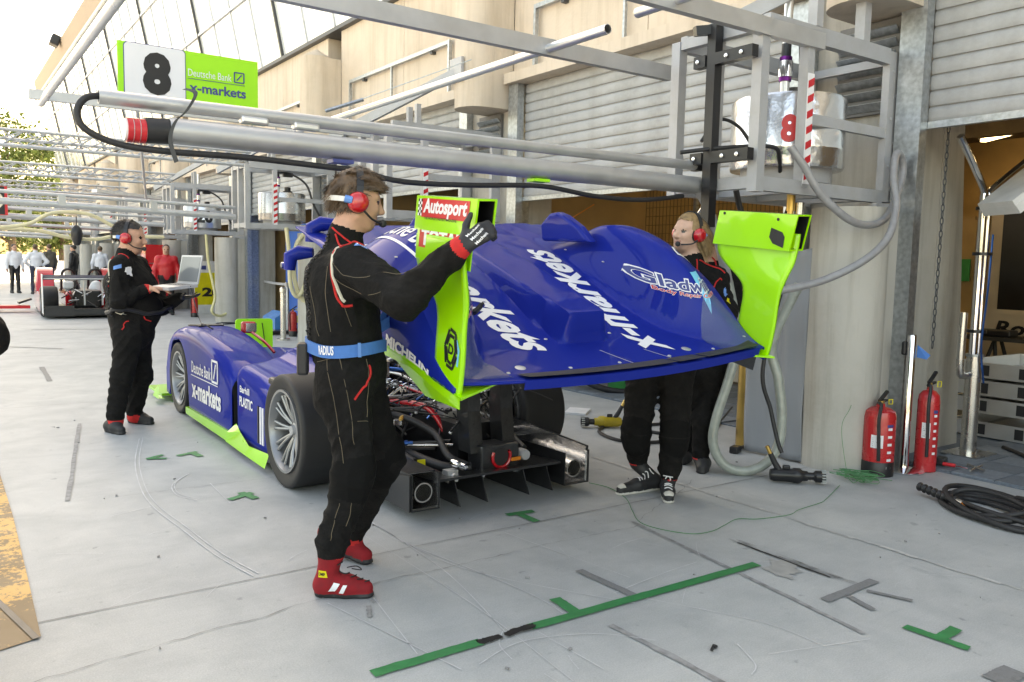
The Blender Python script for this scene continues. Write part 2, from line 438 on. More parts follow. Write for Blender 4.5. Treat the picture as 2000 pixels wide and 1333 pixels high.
# long dark rubber lines and grey tape ghosts running up the lane
for a, b_, w in (((3.20,3.30),(3.0,1.75),.022), ((2.19,2.36),(2.22,1.6),.03), ((.985,7.8),(.60,5.35),.03), ((1.45,3.05),(1.40,2.95),.02), ((1.1,12.0),(1.05,10.6),.06), ((.7,15),(1.6,14.2),.05), ((1.5,18),(2.8,17.7),.05), ((2.3,21),(3.2,20.6),.06)):
    strip(wiggly(a, b_, 12, .004), w, .0045, .25).build('rubber_streak', 'rubber_mark' if w < .04 else 'tape_grey', ground)
strip(wiggly((3.429, 2.741, 0.0), (3.417, 2.18, 0.0), 14, .003), .013, .005, .3).build('skid_mark', 'black_vinyl', ground)
mb = MB()
a = Vector((3.427, 2.78, 0.0)); b_ = Vector((3.418, 2.106, 0.0))
for i in range(90):
    t = random.random()**.8; p = a.lerp(b_, t) + Vector((random.uniform(.005,.05), random.uniform(.0,.06), 0)); d = (b_-a).normalized()*random.uniform(.02,.12)
    q = strip([p, p+d], random.uniform(.001,.004), .0048); mb.add(q.v, q.f)
stuff(mb.build('skid_flecks', 'rubber_mark', ground))
# damp stain beside the skid mark
c0 = Vector((3.325, 2.376, 0.0)); poly = []
for k in range(40):
    an = 2*math.pi*k/40; rr = 1 + .25*math.sin(2*an+1) + .16*math.sin(5*an) + .1*math.sin(9*an+2) + random.uniform(-.10,.10)
    poly.append((c0.x + rr*.085*math.cos(an) + .03*math.sin(an), c0.y + rr*.11*math.sin(an), .0046))
mat('damp', (.36,.355,.34), .6, var=.12, scale=20)
MB().add(poly, [tuple(range(40))]).build('damp_stain', 'damp', ground)
# pale scratches
mb = MB()
def scr(pts, w=.004, z=.0047):
    q = strip(smooth_path([(p[0],p[1],0) for p in pts], 10), w, z, .5); mb.add(q.v, q.f)
arc1 = [(1.296, 6.927, 0.0), (1.115, 6.122, 0.0), (1.016, 5.418, 0.0), (0.997, 4.963, 0.0), (1.037, 4.477, 0.0), (1.079, 3.998, 0.0), (1.147, 3.629, 0.0)]
scr(arc1, .006); scr([(p[0]+.03,p[1]+.02) for p in arc1], .005)
arc2 = [(1.34, 5.616, 0.0), (1.201, 5.404, 0.0), (1.168, 5.154, 0.0), (1.244, 4.982, 0.0)]
scr(arc2, .005); scr([(p[0]+.02,p[1]+.02) for p in arc2], .004)
scr([(0.989, 4.98, 0.0), (0.759, 4.906, -0.0)], .004); scr([(1.41, 5.322, 0.0), (1.39, 4.808, 0.0)], .004)
for pts in ([(1.946, 4.237, 0.0),(1.924, 3.269, 0.0),(1.79, 2.521, 0.0)], [(1.936, 4.133, 0.0),(2.007, 3.217, 0.0),(2.423, 2.464, 0.0)], [(1.502, 3.112, 0.0),(1.415, 2.563, 0.0)], [(1.814, 3.949, 0.0),(1.827, 2.843, 0.0),(1.776, 2.094, 0.0)],
            [(1.564, 2.374, 0.0),(1.803, 2.436, 0.0),(2.08, 2.336, 0.0),(2.244, 2.163, 0.0)], [(1.687, 2.34, 0.0),(1.716, 2.466, 0.0),(1.807, 2.564, 0.0)], [(1.902, 2.503, 0.0),(1.922, 2.098, 0.0)], [(1.316, 3.167, 0.0),(1.49, 2.377, 0.0)],
            [(2.423, 2.595, 0.0),(2.796, 2.646, 0.0),(3.025, 2.66, 0.0)], [(2.469, 3.546, 0.0),(2.606, 2.69, -0.0)], [(1.916, 3.79, 0.0),(2.091, 2.873, 0.0),(2.096, 2.55, 0.0)], [(2.462, 2.537, 0.0),(2.729, 2.059, 0.0),(2.763, 1.794, 0.0)], [(2.491, 1.968, 0.0),(2.416, 1.824, 0.0),(2.343, 1.782, 0.0)], [(2.523, 1.849, 0.0),(2.975, 1.709, 0.0)]):
    scr(pts, random.uniform(.002,.0045))
for i in range(40):
    p = Vector((random.uniform(.4,4.6), random.uniform(1.6,5.5), 0)); an = random.uniform(0,6.28); L_ = random.uniform(.04,.35)
    scr([p, p+Vector((math.cos(an)*L_/2, math.sin(an)*L_/2+.01,0)), p+Vector((math.cos(an)*L_, math.sin(an)*L_,0))], random.uniform(.0012,.003))
stuff(mb.build('scratches', 'scratch', ground))
# rough pale joint filler running up the lane in front of the garages
mb = MB()
for yy in np.arange(-2, 24, .05):
    x = 4.04 + .006*math.sin(yy*9) + random.uniform(-.006,.006)
    q = strip([(x, yy), (x+random.uniform(-.005,.005), yy+.05)], random.choice((.008,.02,.03,.012)), .0044); mb.add(q.v, q.f)
mat('filler', (.50,.50,.485), .85, var=.15, scale=40)
stuff(mb.build('joint_filler', 'filler', ground))
# small debris
mb = MB()
for px in range(60):
    p = Vector((random.uniform(.3,5.2), random.uniform(1.4,8.0), .006)); s_ = random.uniform(.003,.012)
    mb.cbox(p, (s_*random.uniform(.6,2.5), s_, .006), Matrix.Rotation(random.uniform(0,3),3,'Z'))
stuff(mb.build('grit', 'rubber_mark', ground))
# worn yellow marking at the lane edge
m = mat('yellow_worn', (.62,.33,.05), .6, var=.2, scale=5)
nt = m.node_tree; N = nt.nodes; L = nt.links
n2 = N.new('ShaderNodeTexNoise'); n2.inputs['Scale'].default_value = 26; n2.inputs['Detail'].default_value = 10; n2.inputs['Roughness'].default_value = .75
n3 = N.new('ShaderNodeTexNoise'); n3.inputs['Scale'].default_value = 2.2; n3.inputs['Detail'].default_value = 3
tc = N.new('ShaderNodeTexCoord'); L.new(tc.outputs['Object'], n2.inputs['Vector']); L.new(tc.outputs['Object'], n3.inputs['Vector'])
ad = N.new('ShaderNodeMath'); ad.operation = 'ADD'; L.new(n2.outputs['Fac'], ad.inputs[0]); L.new(n3.outputs['Fac'], ad.inputs[1])
rp = N.new('ShaderNodeValToRGB'); rp.color_ramp.elements[0].position = .97; rp.color_ramp.elements[1].position = 1.14
rp.color_ramp.elements[0].color = (.60,.34,.10,1); rp.color_ramp.elements[1].color = (.20,.13,.06,1)
L.new(ad.outputs[0], rp.inputs[0]); L.new(rp.outputs[0], N['Principled BSDF'].inputs['Base Color'])
yp = [(.315,6.6),(.315,5.2),(.300,4.2),(.286,3.46),(.25,3.44),(.2,3.425),(.15,3.41),(-.05,3.36),(-.05,6.6)]
MB().add([(x,y,.0043) for x,y in yp], [tuple(range(len(yp)))[::-1]]).build('yellow_marking', 'yellow_worn', ground)
strip([(.27,3.44),(.13,4.1),(.08,4.7)], .025, .0085).build('rubber_streak', 'black_vinyl', ground)

# tape marks on the apron
def tape(name, segs, w, m, label, z=.0062):
    mb = MB()
    for i, (a, b_) in enumerate(segs):
        q = strip(wiggly(a, b_, 24, .0012), w if not isinstance(w, (list,tuple)) else w[i], z + i*.0008, .05); mb.add(q.v, q.f)
    return one(name, mb, m, label, 'tape')
tape('tape_mark', [((1.211, 2.518, 0.0), (1.668, 2.517, 0.0)), ((1.899, 2.516, 0.0), (3.259, 2.481, 0.0)), ((2.156, 2.685, 0.0), (2.141, 2.504, 0.0))], .055, 'tape_green', 'long green tape line across the foreground concrete with one short stub')
mb = MB()
for i in range(26):
    t = i/25; c_ = Vector((1.662, 2.516, 0.0)).lerp(Vector((1.904, 2.513, 0.0)), t); q = []
    if .35 < t < .5: continue
    for k in range(7):
        an = 2*math.pi*k/7; rr = random.uniform(.012,.034); q.append((c_.x+rr*math.cos(an), c_.y+rr*math.sin(an)*.8, .0062+.0002*i))
    mb.add(q, [tuple(range(7))])
one('torn_tape', mb, 'black_vinyl', 'torn blackened scrap in the gap of the long green tape line', 'tape')
tape('tape_mark', [((2.658, 3.769, 0.0), (2.837, 3.752, 0.0)), ((2.731, 3.77, 0.0), (2.732, 3.581, 0.0))], .05, 'tape_green', 'green tape T mark behind the car diffuser')
tape('tape_mark', [((1.406, 4.884, 0.0), (1.567, 4.966, 0.0)), ((1.509, 5.002, 0.0), (1.547, 4.824, 0.0))], .05, 'tape_green', 'green tape T mark beside the rear wheel and the man in red boots')
tape('tape_mark', [((1.412, 6.179, 0.0), (1.564, 6.241, 0.0)), ((1.519, 6.248, 0.0), (1.549, 6.081, 0.0))], .05, 'tape_green', 'green tape T mark beside the sill of the blue car')
tape('tape_mark', [((1.206, 6.191, 0.0), (1.329, 6.265, 0.0)), ((1.206, 6.191, 0.0), (1.329, 6.137, 0.0))], .04, 'tape_green', 'green tape arrow pointing away from the blue car')
tape('tape_mark', [((3.199, 1.696, 0.0), (3.221, 1.449, 0.0)), ((3.364, 1.568, 0.0), (3.197, 1.557, 0.0))], .05, 'tape_green', 'green tape T mark at the right edge of the foreground')
tape('tape_mark', [((2.46, 2.887, 0.0), (2.477, 2.521, 0.0))], .045, 'tape_grey', 'worn grey tape strip ending at the long green line')
tape('tape_mark', [((3.152, 2.034, 0.0), (3.562, 2.044, 0.0)), ((3.414, 1.995, 0.0), (3.482, 1.818, 0.0)), ((3.283, 2.004, 0.0), (3.242, 1.857, -0.0))], (.05,.028,.032), 'tape_grey', 'worn grey tape marks in the shape of a letter K')
tape('tape_mark', [((3.037, 1.276, 0.0), (3.193, 1.267, 0.0))], .09, 'tape_grey', 'worn grey tape stub at the bottom right corner')
tape('tape_mark', [((1.92, 8.551, 0.0), (2.017, 8.673, 0.0))], .05, 'tape_green', 'small faded green tape mark between the laptop man and front wheel')

# ================================================================ pit building
BX = 5.9                       # front plane of the piers
CY = [3.52 + 5.18*i for i in range(-1, 9)]     # column axes
bld = thing('pit_building', 'long cream concrete pit garage building with roller shutters and leaning glazing', 'building', (BX, 24, 0))
Y_END = 50.5; Y_NEAR = -9.0
def bpart(name, mb, m, parent=None): return mb.build(name, m, parent or bld)
# piers, round columns, louvres
for i, c in enumerate(CY):
    bpart('pier', MB().box((5.9, c-(.12 if i == 1 else .33), 0), (6.5, c+.62, 3.6)), 'concrete_wall')
    mb = MB(); n = 24
    mb.lathe([(.0,1.90),(.27,1.90),(.27,0)][::-1], (5.5, c, 0), n=28)
    mb.box((5.5, c-.2, 0), (5.897, c+.2, 1.88))
    bpart('column', mb, 'concrete_wall')
    mb = MB(); mb.lathe([(.0,3.32),(.28,3.32),(.28,4.9),(.0,5.06)], (5.56, c, 0), n=28)
    mb.box((5.56, c-.28, 3.322), (5.897, c+.28, 4.88))
    bpart('column', mb, 'concrete_upper')
    lv = bpart('louvre', MB().box((5.86, c-.09, 2.63), (5.897, c+.41, 3.31)), 'shutter_dark')
    for k in range(7 if i < 4 else 0):
        z = 2.68 + k*.09
        MB().bar((5.83, c-.08, z), (5.83, c+.40, z), .07, .008, up=(.7,0,.7)).build('louvre_blade', 'galvanised', lv)
# lintels and upper wall panels, each its own cast panel
for i in range(len(CY)-1):
    a, b_ = CY[i]+.62, CY[i+1]-(.12 if i == 0 else .33)
    bpart('lintel', MB().box((5.72, a+.004, 3.60), (6.6, b_-.004, 3.72)), 'concrete_upper')
    bpart('wall_panel', MB().box((5.9, CY[i]+.29, 3.727), (6.3, (CY[i]+CY[i+1])/2-.006, 5.36)), 'concrete_upper')
    bpart('wall_panel', MB().box((5.9, (CY[i]+CY[i+1])/2+.006, 3.727), (6.3, CY[i+1]-.29, 5.36)), 'concrete_upper')
    # empty angle-iron sign frame bolted to the upper wall
    y0, y1 = CY[i]+1.15, CY[i+1]-.8
    f = MB(); fr = bpart('sign_frame', f.bar((5.84,y0,3.76),(5.84,y0,4.40),.05,.04), 'galvanised')
    MB().bar((5.84,y1,3.76),(5.84,y1,4.40),.05,.04).build('frame_bar','galvanised',fr)
    MB().bar((5.838,y0-.02,4.42),(5.838,y1+.02,4.42),.04,.05).build('frame_bar','galvanised',fr)
    MB().bar((5.84,(y0+y1)/2+.1,3.76),(5.84,(y0+y1)/2+.1,4.395),.035,.03).build('frame_bar','galvanised',fr)
    for yy in (y0+.5, y1-.5): MB().box((5.83,yy-.03,4.35),(5.897,yy+.03,4.39)).build('bracket','mullion_dark',fr)
bpart('sill_beam', MB().box((5.8, Y_NEAR, 5.365), (6.3, Y_END, 5.43)), 'mullion_dark')
# leaning glazing
def gl(z): return 5.86 - .2*(z-5.43)
rows = [(5.44,6.82),(6.88,8.38),(8.44,9.70)]
PW = 1.28; y = 3.5; k = 0
while y < Y_END-.5:
    for r_, (z0, z1) in enumerate(rows):
        yy0, yy1 = y+.02, y+PW-.02
        t = random.uniform(-.004,.004)
        vs = [(gl(z0)+t,yy0,z0),(gl(z0),yy1,z0),(gl(z1),yy1,z1),(gl(z1)-t,yy0,z1)]
        vs += [(x+.03,yy,zz) for x,yy,zz in vs]
        bpart('pane', MB().add(vs, [(0,3,2,1),(4,5,6,7),(0,1,5,4),(1,2,6,5),(2,3,7,6),(3,0,4,7)]), 'glass_pane')
    dark = (k % 4 == 2)
    bpart('mullion', MB().bar((gl(5.43)-(.03 if dark else .012), y, 5.44), (gl(9.7)-(.03 if dark else .012), y, 9.7), (.06 if dark else .03), (.05 if dark else .04), up=(1,0,.2)), 'mullion_dark' if dark else 'mullion_light')
    y += PW; k += 1
for z in (6.85, 8.41):
    bpart('transom', MB().box((gl(z)-.045, 3.5, z-.027), (gl(z)+.03, Y_END-.5, z+.027)), 'mullion_light')
# eaves, roof, ends: they throw the shade over the pit apron
bpart('fascia', MB().prism([(4.93,9.72),(5.1,9.72),(5.1,10.5),(4.78,10.5)], (0,Y_NEAR,0), (1,0,0), (0,0,1), (0,1,0), Y_END-Y_NEAR+.6), 'fascia')
bpart('eave_pipe', MB().tube([(4.86,Y_NEAR,9.62),(4.86,Y_END+.8,9.62)], .06, 12), 'galvanised')
bpart('roof', MB().box((4.9, Y_NEAR, 10.51), (20, Y_END, 10.7)), 'concrete_upper')
bpart('end_wall', MB().box((6.31, Y_END-.3, 0), (20, Y_END, 10.5)), 'concrete_upper')
bpart('end_wall', MB().box((6.31, Y_NEAR, 0), (20, Y_NEAR+.3, 10.5)), 'concrete_upper')
bpart('back_wall', MB().box((19.7, Y_NEAR+.31, 0), (20, Y_END-.31, 10.5)), 'concrete_upper')
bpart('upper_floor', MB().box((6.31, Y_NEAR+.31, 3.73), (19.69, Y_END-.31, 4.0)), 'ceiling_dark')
bpart('inner_wall', MB().box((15.0, Y_NEAR+.31, 0), (15.3, Y_END-.31, 3.725)), 'tan_wall')
for c in CY:
    if 2 < c < 4: bpart('partition', MB().prism([(6.51,0),(7.05,0),(6.95,1.2),(6.72,3.725),(6.51,3.725)], (0,c-.12,0), (1,0,0), (0,0,1), (0,1,0), .3), 'concrete_wall')
    else: bpart('partition', MB().box((6.51, c-.1, 0), (14.99, c+.12, 3.725)), 'tan_wall')
one('security_camera', MB().cbox((4.6, 40.376, 10.417),(.35,.6,.45),Matrix.Rotation(R(20),3,'Y'),bev=.05).bar((4.6, 40.376, 10.417),(4.95, 41.072, 10.532),.12), 'black_plastic', 'dark camera housing on the roof edge', 'camera')
# roller shutters: door i lies between columns i and i+1
slat_mesh = {}
def slat(L_):
    key = round(L_, 2)
    if key not in slat_mesh:
        mb = MB(); prof = []
        for k in range(7):
            t = k/6; prof.append((-.009*math.sin(math.pi*t)**.5, t*.101))
        prof += [(.010,.103),(.010,.112)]
        mb.grid(lambda u, v: (prof[int(v)][0], u, prof[int(v)][1]), [0, L_], list(range(len(prof))))
        slat_mesh[key] = mb.mesh('slat', 'shutter')
    return slat_mesh[key]
SHUT = {0: 2.53, 1: 2.26, 2: 2.5, 3: 2.45, 4: 2.3, 5: 2.5, 6: 2.3, 7: 2.4, 8: 2.5}
for i in range(len(CY)-1):
    a, b_ = CY[i]+.62, CY[i+1]-(.12 if i == 0 else .33)
    j0, j1 = a, b_
    w = .19
    for (p, q) in ((a, a+w), (b_-w, b_)):
        bpart('door_jamb', MB().box((5.80, p, 0), (5.897, q, 3.598)).box((5.9, p+(.0 if p == a else .15), 0),(6.1, q-(.15 if p == a else 0), 3.598)), 'galvanised')
    zb = SHUT[i]
    sh = bpart('shutter', MB().box((5.90, a+w-.03, zb-.05), (5.95, b_-w+.03, zb-.002)), 'galvanised')
    L_ = (b_-a) - 2*w + .02; z = zb; n = 0
    while z < 3.58:
        o = bpart('slat', MB(), 'shutter', sh) if False else bpy.data.objects.new('slat', slat(L_))
        COL.objects.link(o); o.parent = sh; o.location = (5.93-bld['_o'][0], a+w-.01-bld['_o'][1], z); z += .112; n += 1
# chain hanging in the corner of the open door


# ================================================================ overhead gear
def fuel_cage(c0, label, detail=True, zb=2.0):
    """steel frame bolted to the pier that carries a refuelling tank"""
    t = thing('fuel_cage', label, 'cage', (5.1, c0+.35, zb), 'fuel tank cages on the piers')
    x0, x1, y0, y1, z0, z1 = 4.32, 5.86, c0, c0+.70, zb, zb+1.0
    G = 'grey_paint'
    w = .075
    for (x, y) in ((x0,y0),(x0,y0+.36),(x0,y1)): MB().bar((x,y,z0-.06),(x,y,z1),w,w,up=(1,0,0)).build('post', G, t)
    MB().bar((x0+.47,y0,z0),(x0+.47,y0,z1-.055),.07,.07,up=(1,0,0)).build('post', G, t)
    for y in (y0,y1): MB().box((x1-.13,y-.028,z0-.04),(x1,y+.028,z1+.04)).build('wall_upright', G, t)
    for y in (y0,y1):
        MB().box((x0+.04,y-.03,z1-.055),(x1-.131,y+.03,z1+.055)).build('top_rail', G, t)
        MB().box((x0+.04,y-.03,z0-.05),(x1-.131,y+.03,z0+.04)).build('bottom_rail', G, t)
    for z in (z0,z1-.02): MB().bar((x0,y0+.04,z),(x0,y1-.04,z),.06,.075).build('cross_rail', G, t)
    for x in (x0+.47,x0+.9,x1-.2): MB().bar((x,y0+.031,z0-.01),(x,y1-.031,z0-.01),.08,.05).build('floor_bar', G, t)
    MB().bar((x1-.07,y0+.03,z1-.02),(x1-.07,y1-.03,z1-.02),.05,.06).build('cross_rail', G, t)
    MB().box((x0+.51,y0-.02,z0+.42),(x1-.131,y0+.02,z0+.49)).build('middle_rail', G, t)
    MB().bar((x0+.47,y0+.04,z1-.03),(x1-.2,y1-.04,z1-.03),.05,.05).build('cross_rail', G, t)
    # wall brackets
    MB().box((x1-.25,y0-.06,z0-.16),(x1+.038,y0+.06,z0-.055)).build('wall_bracket', G, t)
    for z in (z0-.26, z1-.2): MB().box((5.872,y0-.03,z),(5.897,y0+.18,z+.14)).build('wall_plate', G, t)
    # striped warning strip
    st = MB().box((x0+.438,y0-.043,z0+.02),(x0+.502,y0-.036,z1-.26)).build('warning_strip', 'white_vinyl', t)
    for k in range(7):
        z = z0+.04+k*.10
        MB().add([(x0+.4385,y0-.0445,z),(x0+.5015,y0-.0445,z+.03),(x0+.5015,y0-.0445,z+.078),(x0+.4385,y0-.0445,z+.048)],[(0,1,2,3)]).build('stripe','red_vinyl',st)
    if detail:
        for k in range(6):
            MB().lathe([(0,0),(.012,0),(.012,.006),(0,.008)][::-1],(x1-.035-.05*(k%2),y0-.029,z0+.05+k*.17),(0,-1,0),8).build('bolt','aluminium',t)
    return t
def tank(c, r, z0, z1, m, label, name='fuel_tank', num=None, nm='red_vinyl', nw=.12, nh=.2, nang=None, group='refuelling tanks in the cages'):
    t = thing(name, label, 'tank', (c[0],c[1],z0), group)
    MB().lathe([(0,z0),(r*.98,z0),(r,z0+.02),(r,z0+.25*(z1-z0)),(r*1.006,z0+.26*(z1-z0)),(r,z0+.28*(z1-z0)),(r,z1-.02),(r*.97,z1),(0,z1+.02)],(c[0],c[1],0),n=48).build('shell', m, t)
    MB().lathe([(0,z0-.1),(r*.8,z0-.1),(r*.8,z0),(0,z0)],(c[0],c[1],0),n=32).build('base', 'grey_paint', t)
    MB().lathe([(.0,z1+.005),(.085,z1+.005),(.085,z1+.05),(.055,z1+.06),(.055,z1+.12),(0,z1+.13)],(c[0]+.12,c[1]+.05,0),n=20).build('filler_cap','black_plastic',t)
    if num:
        def fn(x, y, e=.004):
            a = nang + x/r
            return (c[0]+(r+e)*math.cos(a), c[1]+(r+e)*math.sin(a), (z0+z1)/2+y)
        mb = letter(MB(), num, fn, h=nh, w=nw, bold=.05, cut=.08); mb.build('number', nm, t)
    return t
C0 = [CY[i]-.07 for i in range(1, 9)]
fuel_cage(C0[0], 'grey steel cage around the foil wrapped number 8 tank')
fuel_cage(C0[1], 'grey steel cage on the second pier, half hidden behind the aluminium boom')
fuel_cage(C0[2], 'grey steel cage holding the brushed steel drum')
fuel_cage(C0[3], 'grey steel cage holding the tank numbered 20', False)
fuel_cage(C0[4], 'small grey steel cage on the pier beyond the number 20 tank', False)
fuel_cage(C0[5], 'tiny far grey steel cage second beyond the number 20 tank', False)
tank((5.13,3.83), .40, 2.16, 2.66, 'foil', 'foil wrapped round fuel tank with red number 8', num='8', nang=math.atan2(-3.83,-5.13)+.03, nw=.11, nh=.19)
mb = MB()
for k in range(26):
    a = -2.6 + random.uniform(-.9,1.0); z = random.uniform(2.2,2.6)
tank((5.05,3.83+2*5.18), .40, 2.10, 2.58, 'steel_brushed', 'plain brushed steel drum in the cage left of the parted hair mechanic')
tank((5.05,3.83+3*5.18), .40, 2.10, 2.58, 'aluminium_bright', 'silver drum with black number 20 in the cage', num='20', nm='black_vinyl', nang=math.atan2(-19.4,-4.9)+.12, nw=.36, nh=.27)
# tank tops: couplings
def coupling(c, z0, z1, label, extra=True):
    t = thing('fuel_coupling', label, 'coupling', (c[0],c[1],z0), 'filling couplings on the tanks')
    MB().tube([(c[0],c[1],z0),(c[0],c[1],z0+.1)],.032,14).build('neck','aluminium_bright',t)
    for k,(a,b_,r_,m) in enumerate(((.10,.13,.043,'purple_anod'),(.13,.24,.05,'chrome'),(.24,.27,.043,'purple_anod'),(.27,.36,.033,'black_plastic'))):
        MB().tube([(c[0],c[1],z0+a+.001),(c[0],c[1],z0+b_)],r_,18).build('ring' if 'purple' in m else 'sleeve',m,t)
    if extra: MB().tube([(c[0],c[1],z0+.361),(c[0],c[1],z1)],.03,14).build('feed_pipe','aluminium_bright',t)
    return t
coupling((4.98,3.76), 2.67, 3.45, 'chrome coupling with purple rings and white feed pipe on the number 8 tank')
coupling((4.95,3.76+10.36), 2.59, 3.0, 'chrome valve with black cable on the brushed steel drum', False)
coupling((4.95,3.76+15.54), 2.59, 3.3, 'chrome valve with feed pipe on the number 20 drum')
for dy, lab in ((10.36,'black cable looping down from the brushed steel drum'),(15.54,'black cable looping down from the number 20 drum')):
    one('cable', MB().tube(smooth_path([(4.97,3.74+dy,2.93),(5.15,3.72+dy,2.93),(5.4,3.6+dy,2.75),(5.5,3.5+dy,2.4),(5.65,3.44+dy,2.1)],6),.018,8).cbox((5.12,3.73+dy,2.9),(.16,.07,.07)), 'black_rubber', lab, 'cable')
# supports rising from the near cage
t = thing('cage_hanger', 'grey steel posts and diagonal brace rising from the number 8 cage', 'frame', (5.2,3.6,3.06))
MB().bar((4.86,3.45,3.056),(4.86,3.45,3.7),.07,.07,up=(1,0,0)).build('post','grey_paint',t)
MB().bar((5.42,3.46,3.056),(5.42,3.46,4.2),.075,.075,up=(1,0,0)).build('post','grey_paint',t)
MB().bar((4.4,4.05,3.03),(5.55,3.30,3.75),.06,.10).build('brace','grey_paint',t)
for i in (1,2,3):
    y = C0[i]
    t = thing('cage_stay', ['','sloping grey stay rising from the second cage to the upper column','sloping grey stay above the brushed steel drum','sloping grey stay above the number 20 tank'][i], 'brace', (4.9,y,3.06), 'sloping stays above the cages')
    MB().bar((4.3,y+1.6,3.02),(5.3,y+.1,3.75),.06,.11).build('stay','grey_paint',t)
    MB().box((5.25,y-.05,3.62),(5.285,y+.22,3.9)).build('plate','grey_paint',t)
    for yy in (.35,.6): MB().bar((4.86+.08*yy,y+yy,3.0),(4.86+.08*yy,y+yy,3.35),.06,.06,up=(1,0,0)).build('hanger','grey_paint',t)
# black mast with brackets, nearest bay
t = thing('boom_mast', 'black square mast bolted to the number 8 cage', 'mast', (4.24,3.76,1.72))
MB().bar((4.24,3.76,1.72),(4.24,3.76,3.03),.07,.07,up=(1,0,0)).build('mast','black_paint',t)
for z in (2.80,2.17):
    b_ = MB().bar((4.225,3.42,z),(4.225,3.72,z),.06,.075).bar((4.225,3.80,z),(4.225,3.9,z),.06,.075).build('clamp','black_paint',t)
    for y in (3.5,3.62,3.86): MB().lathe([(0,0),(.014,0),(.014,.01),(0,.012)][::-1],(4.194,y,z),(-1,0,0),10).build('bolt','chrome',b_)
MB().bar((4.12,3.83,2.98),(4.24,3.78,3.0),.05,.06).build('hook','black_paint',t)
# aluminium boom
t = thing('refuelling_boom', 'thick aluminium boom pipe reaching out over the car with red banded end', 'boom', (4.2,3.87,1.95))
MB().pipe((.87,3.87,2.0),(4.30,3.87,2.0),.057,.05,32).build('pipe','aluminium',t)
MB().tube([(.775,3.87,1.99),(.869,3.87,1.995)],.055,24).build('sleeve','black_rubber',t)
for k in range(3): MB().tube([(.70+k*.026,3.87,1.985),(.722+k*.026,3.87,1.985)],.052,24).build('band','red_vinyl',t)
MB().tube([(.690,3.87,1.985),(.776,3.87,1.985)],.047,24).build('core','white_vinyl',t)
MB().tube([(4.301,3.87,2.0),(4.34,3.87,2.0)],.057,24).build('end_cap','black_rubber',t)
MB().tube(smooth_path([(4.25,3.86,1.97),(4.32,3.83,1.85),(4.42,3.80,1.6),(4.52,3.80,1.35)],6),.035,14).build('drop_hose','hose_grey',t)
mb = MB(); pts = smooth_path([(.93,3.83,2.18),(.97,3.80,2.16),(.93,3.805,2.08),(.885,3.81,2.03),(.865,3.815,1.95),(.89,3.82,1.86)],6)
mb.grid(lambda u,v: pts[int(v)]+Vector((u,0,u*.5)), [-.009,.009], list(range(len(pts)))); mb.build('strap','mullion_dark',t)
for x in (1.62,2.85): MB().box((x,3.83,1.925),(x+.11,3.91,1.943)).build('tie','lime_flat' if x > 2 else 'navy_vinyl',t)
t = thing('boom_rail', 'thin aluminium pipe running above the thick boom', 'pipe', (4.2,3.9,2.1))
MB().pipe((.60,3.90,2.115),(4.26,3.90,2.135),.031,.026,24).build('pipe','aluminium',t)
for x in (1.25,1.5): MB().cbox((x,3.88,2.085),(.13,.05,.035),bev=.01).build('clip','aluminium_bright',t)
MB().cbox((4.27,3.90,2.135),(.05,.07,.07)).build('end_block','black_paint',t)
hp = smooth_path([(.62,3.90,2.12),(.55,3.88,2.10),(.515,3.87,2.04),(.54,3.86,1.97),(.66,3.85,1.92),(.85,3.84,1.905),(1.2,3.84,1.91),(1.6,3.84,1.90),(1.75,3.84,1.895),(2.0,3.84,1.86),(2.4,3.84,1.87),(2.9,3.84,1.90),(3.3,3.84,1.87),(3.7,3.84,1.87),(4.1,3.86,1.92)],6)
one('air_hose', MB().tube(hp,.0145,10), 'black_rubber', 'black air hose curling from the thin pipe and sagging under the boom', 'hose')
one('air_hose', MB().tube(smooth_path([(4.05,3.85,2.2),(4.3,3.7,2.24),(4.6,3.55,2.26),(4.75,3.6,2.2),(4.9,3.7,2.1)],6),.014,10).tube(smooth_path([(4.3,3.9,2.3),(4.4,3.85,2.45),(4.55,3.8,2.42),(4.66,3.75,2.28)],6),.012,8), 'black_rubber', 'black hose looped through the number 8 cage', 'hose')
# hanging valve cluster under the near cage
t = thing('hose_manifold', 'dark valve cluster with copper fittings under the number 8 cage', 'valve', (4.9,3.7,1.55))
MB().lathe([(0,1.62),(.05,1.62),(.07,1.70),(.05,1.78),(0,1.80)],(4.75,3.72,0),n=16).build('body','black_plastic',t)
MB().tube(smooth_path([(4.5,3.75,1.98),(4.58,3.75,1.82),(4.72,3.74,1.76)],6),.02,8).tube(smooth_path([(5.05,3.7,1.98),(4.98,3.7,1.82),(4.8,3.7,1.76)],6),.02,8).build('lead','black_rubber',t)
MB().tube([(4.97,3.65,1.99),(4.97,3.65,1.86)],.03,12).tube([(4.97,3.65,1.86),(4.97,3.65,1.62)],.022,12).build('fitting','brass',t)
MB().tube([(5.03,3.62,1.92),(5.03,3.62,1.66)],.035,12).build('valve','steel_brushed',t)
# grey hoses drooping from the near cage
one('fuel_hose', MB().tube(smooth_path([(4.62,3.42,2.25),(4.70,3.36,2.12),(4.80,3.30,1.95),(4.98,3.22,1.80),(5.2,3.2,1.76),(5.45,3.22,1.82),(5.65,3.26,2.0),(5.74,3.28,2.17),(5.70,3.28,2.27),(5.60,3.26,2.27),(5.52,3.22,2.1),(5.44,3.14,1.9),(5.26,3.08,1.68),(5.06,3.12,1.52),(4.8,3.25,1.38),(4.5,3.4,1.30)],8),.026,14), 'hose_grey', 'thick grey ribbed hose looping out of the near cage', 'hose')
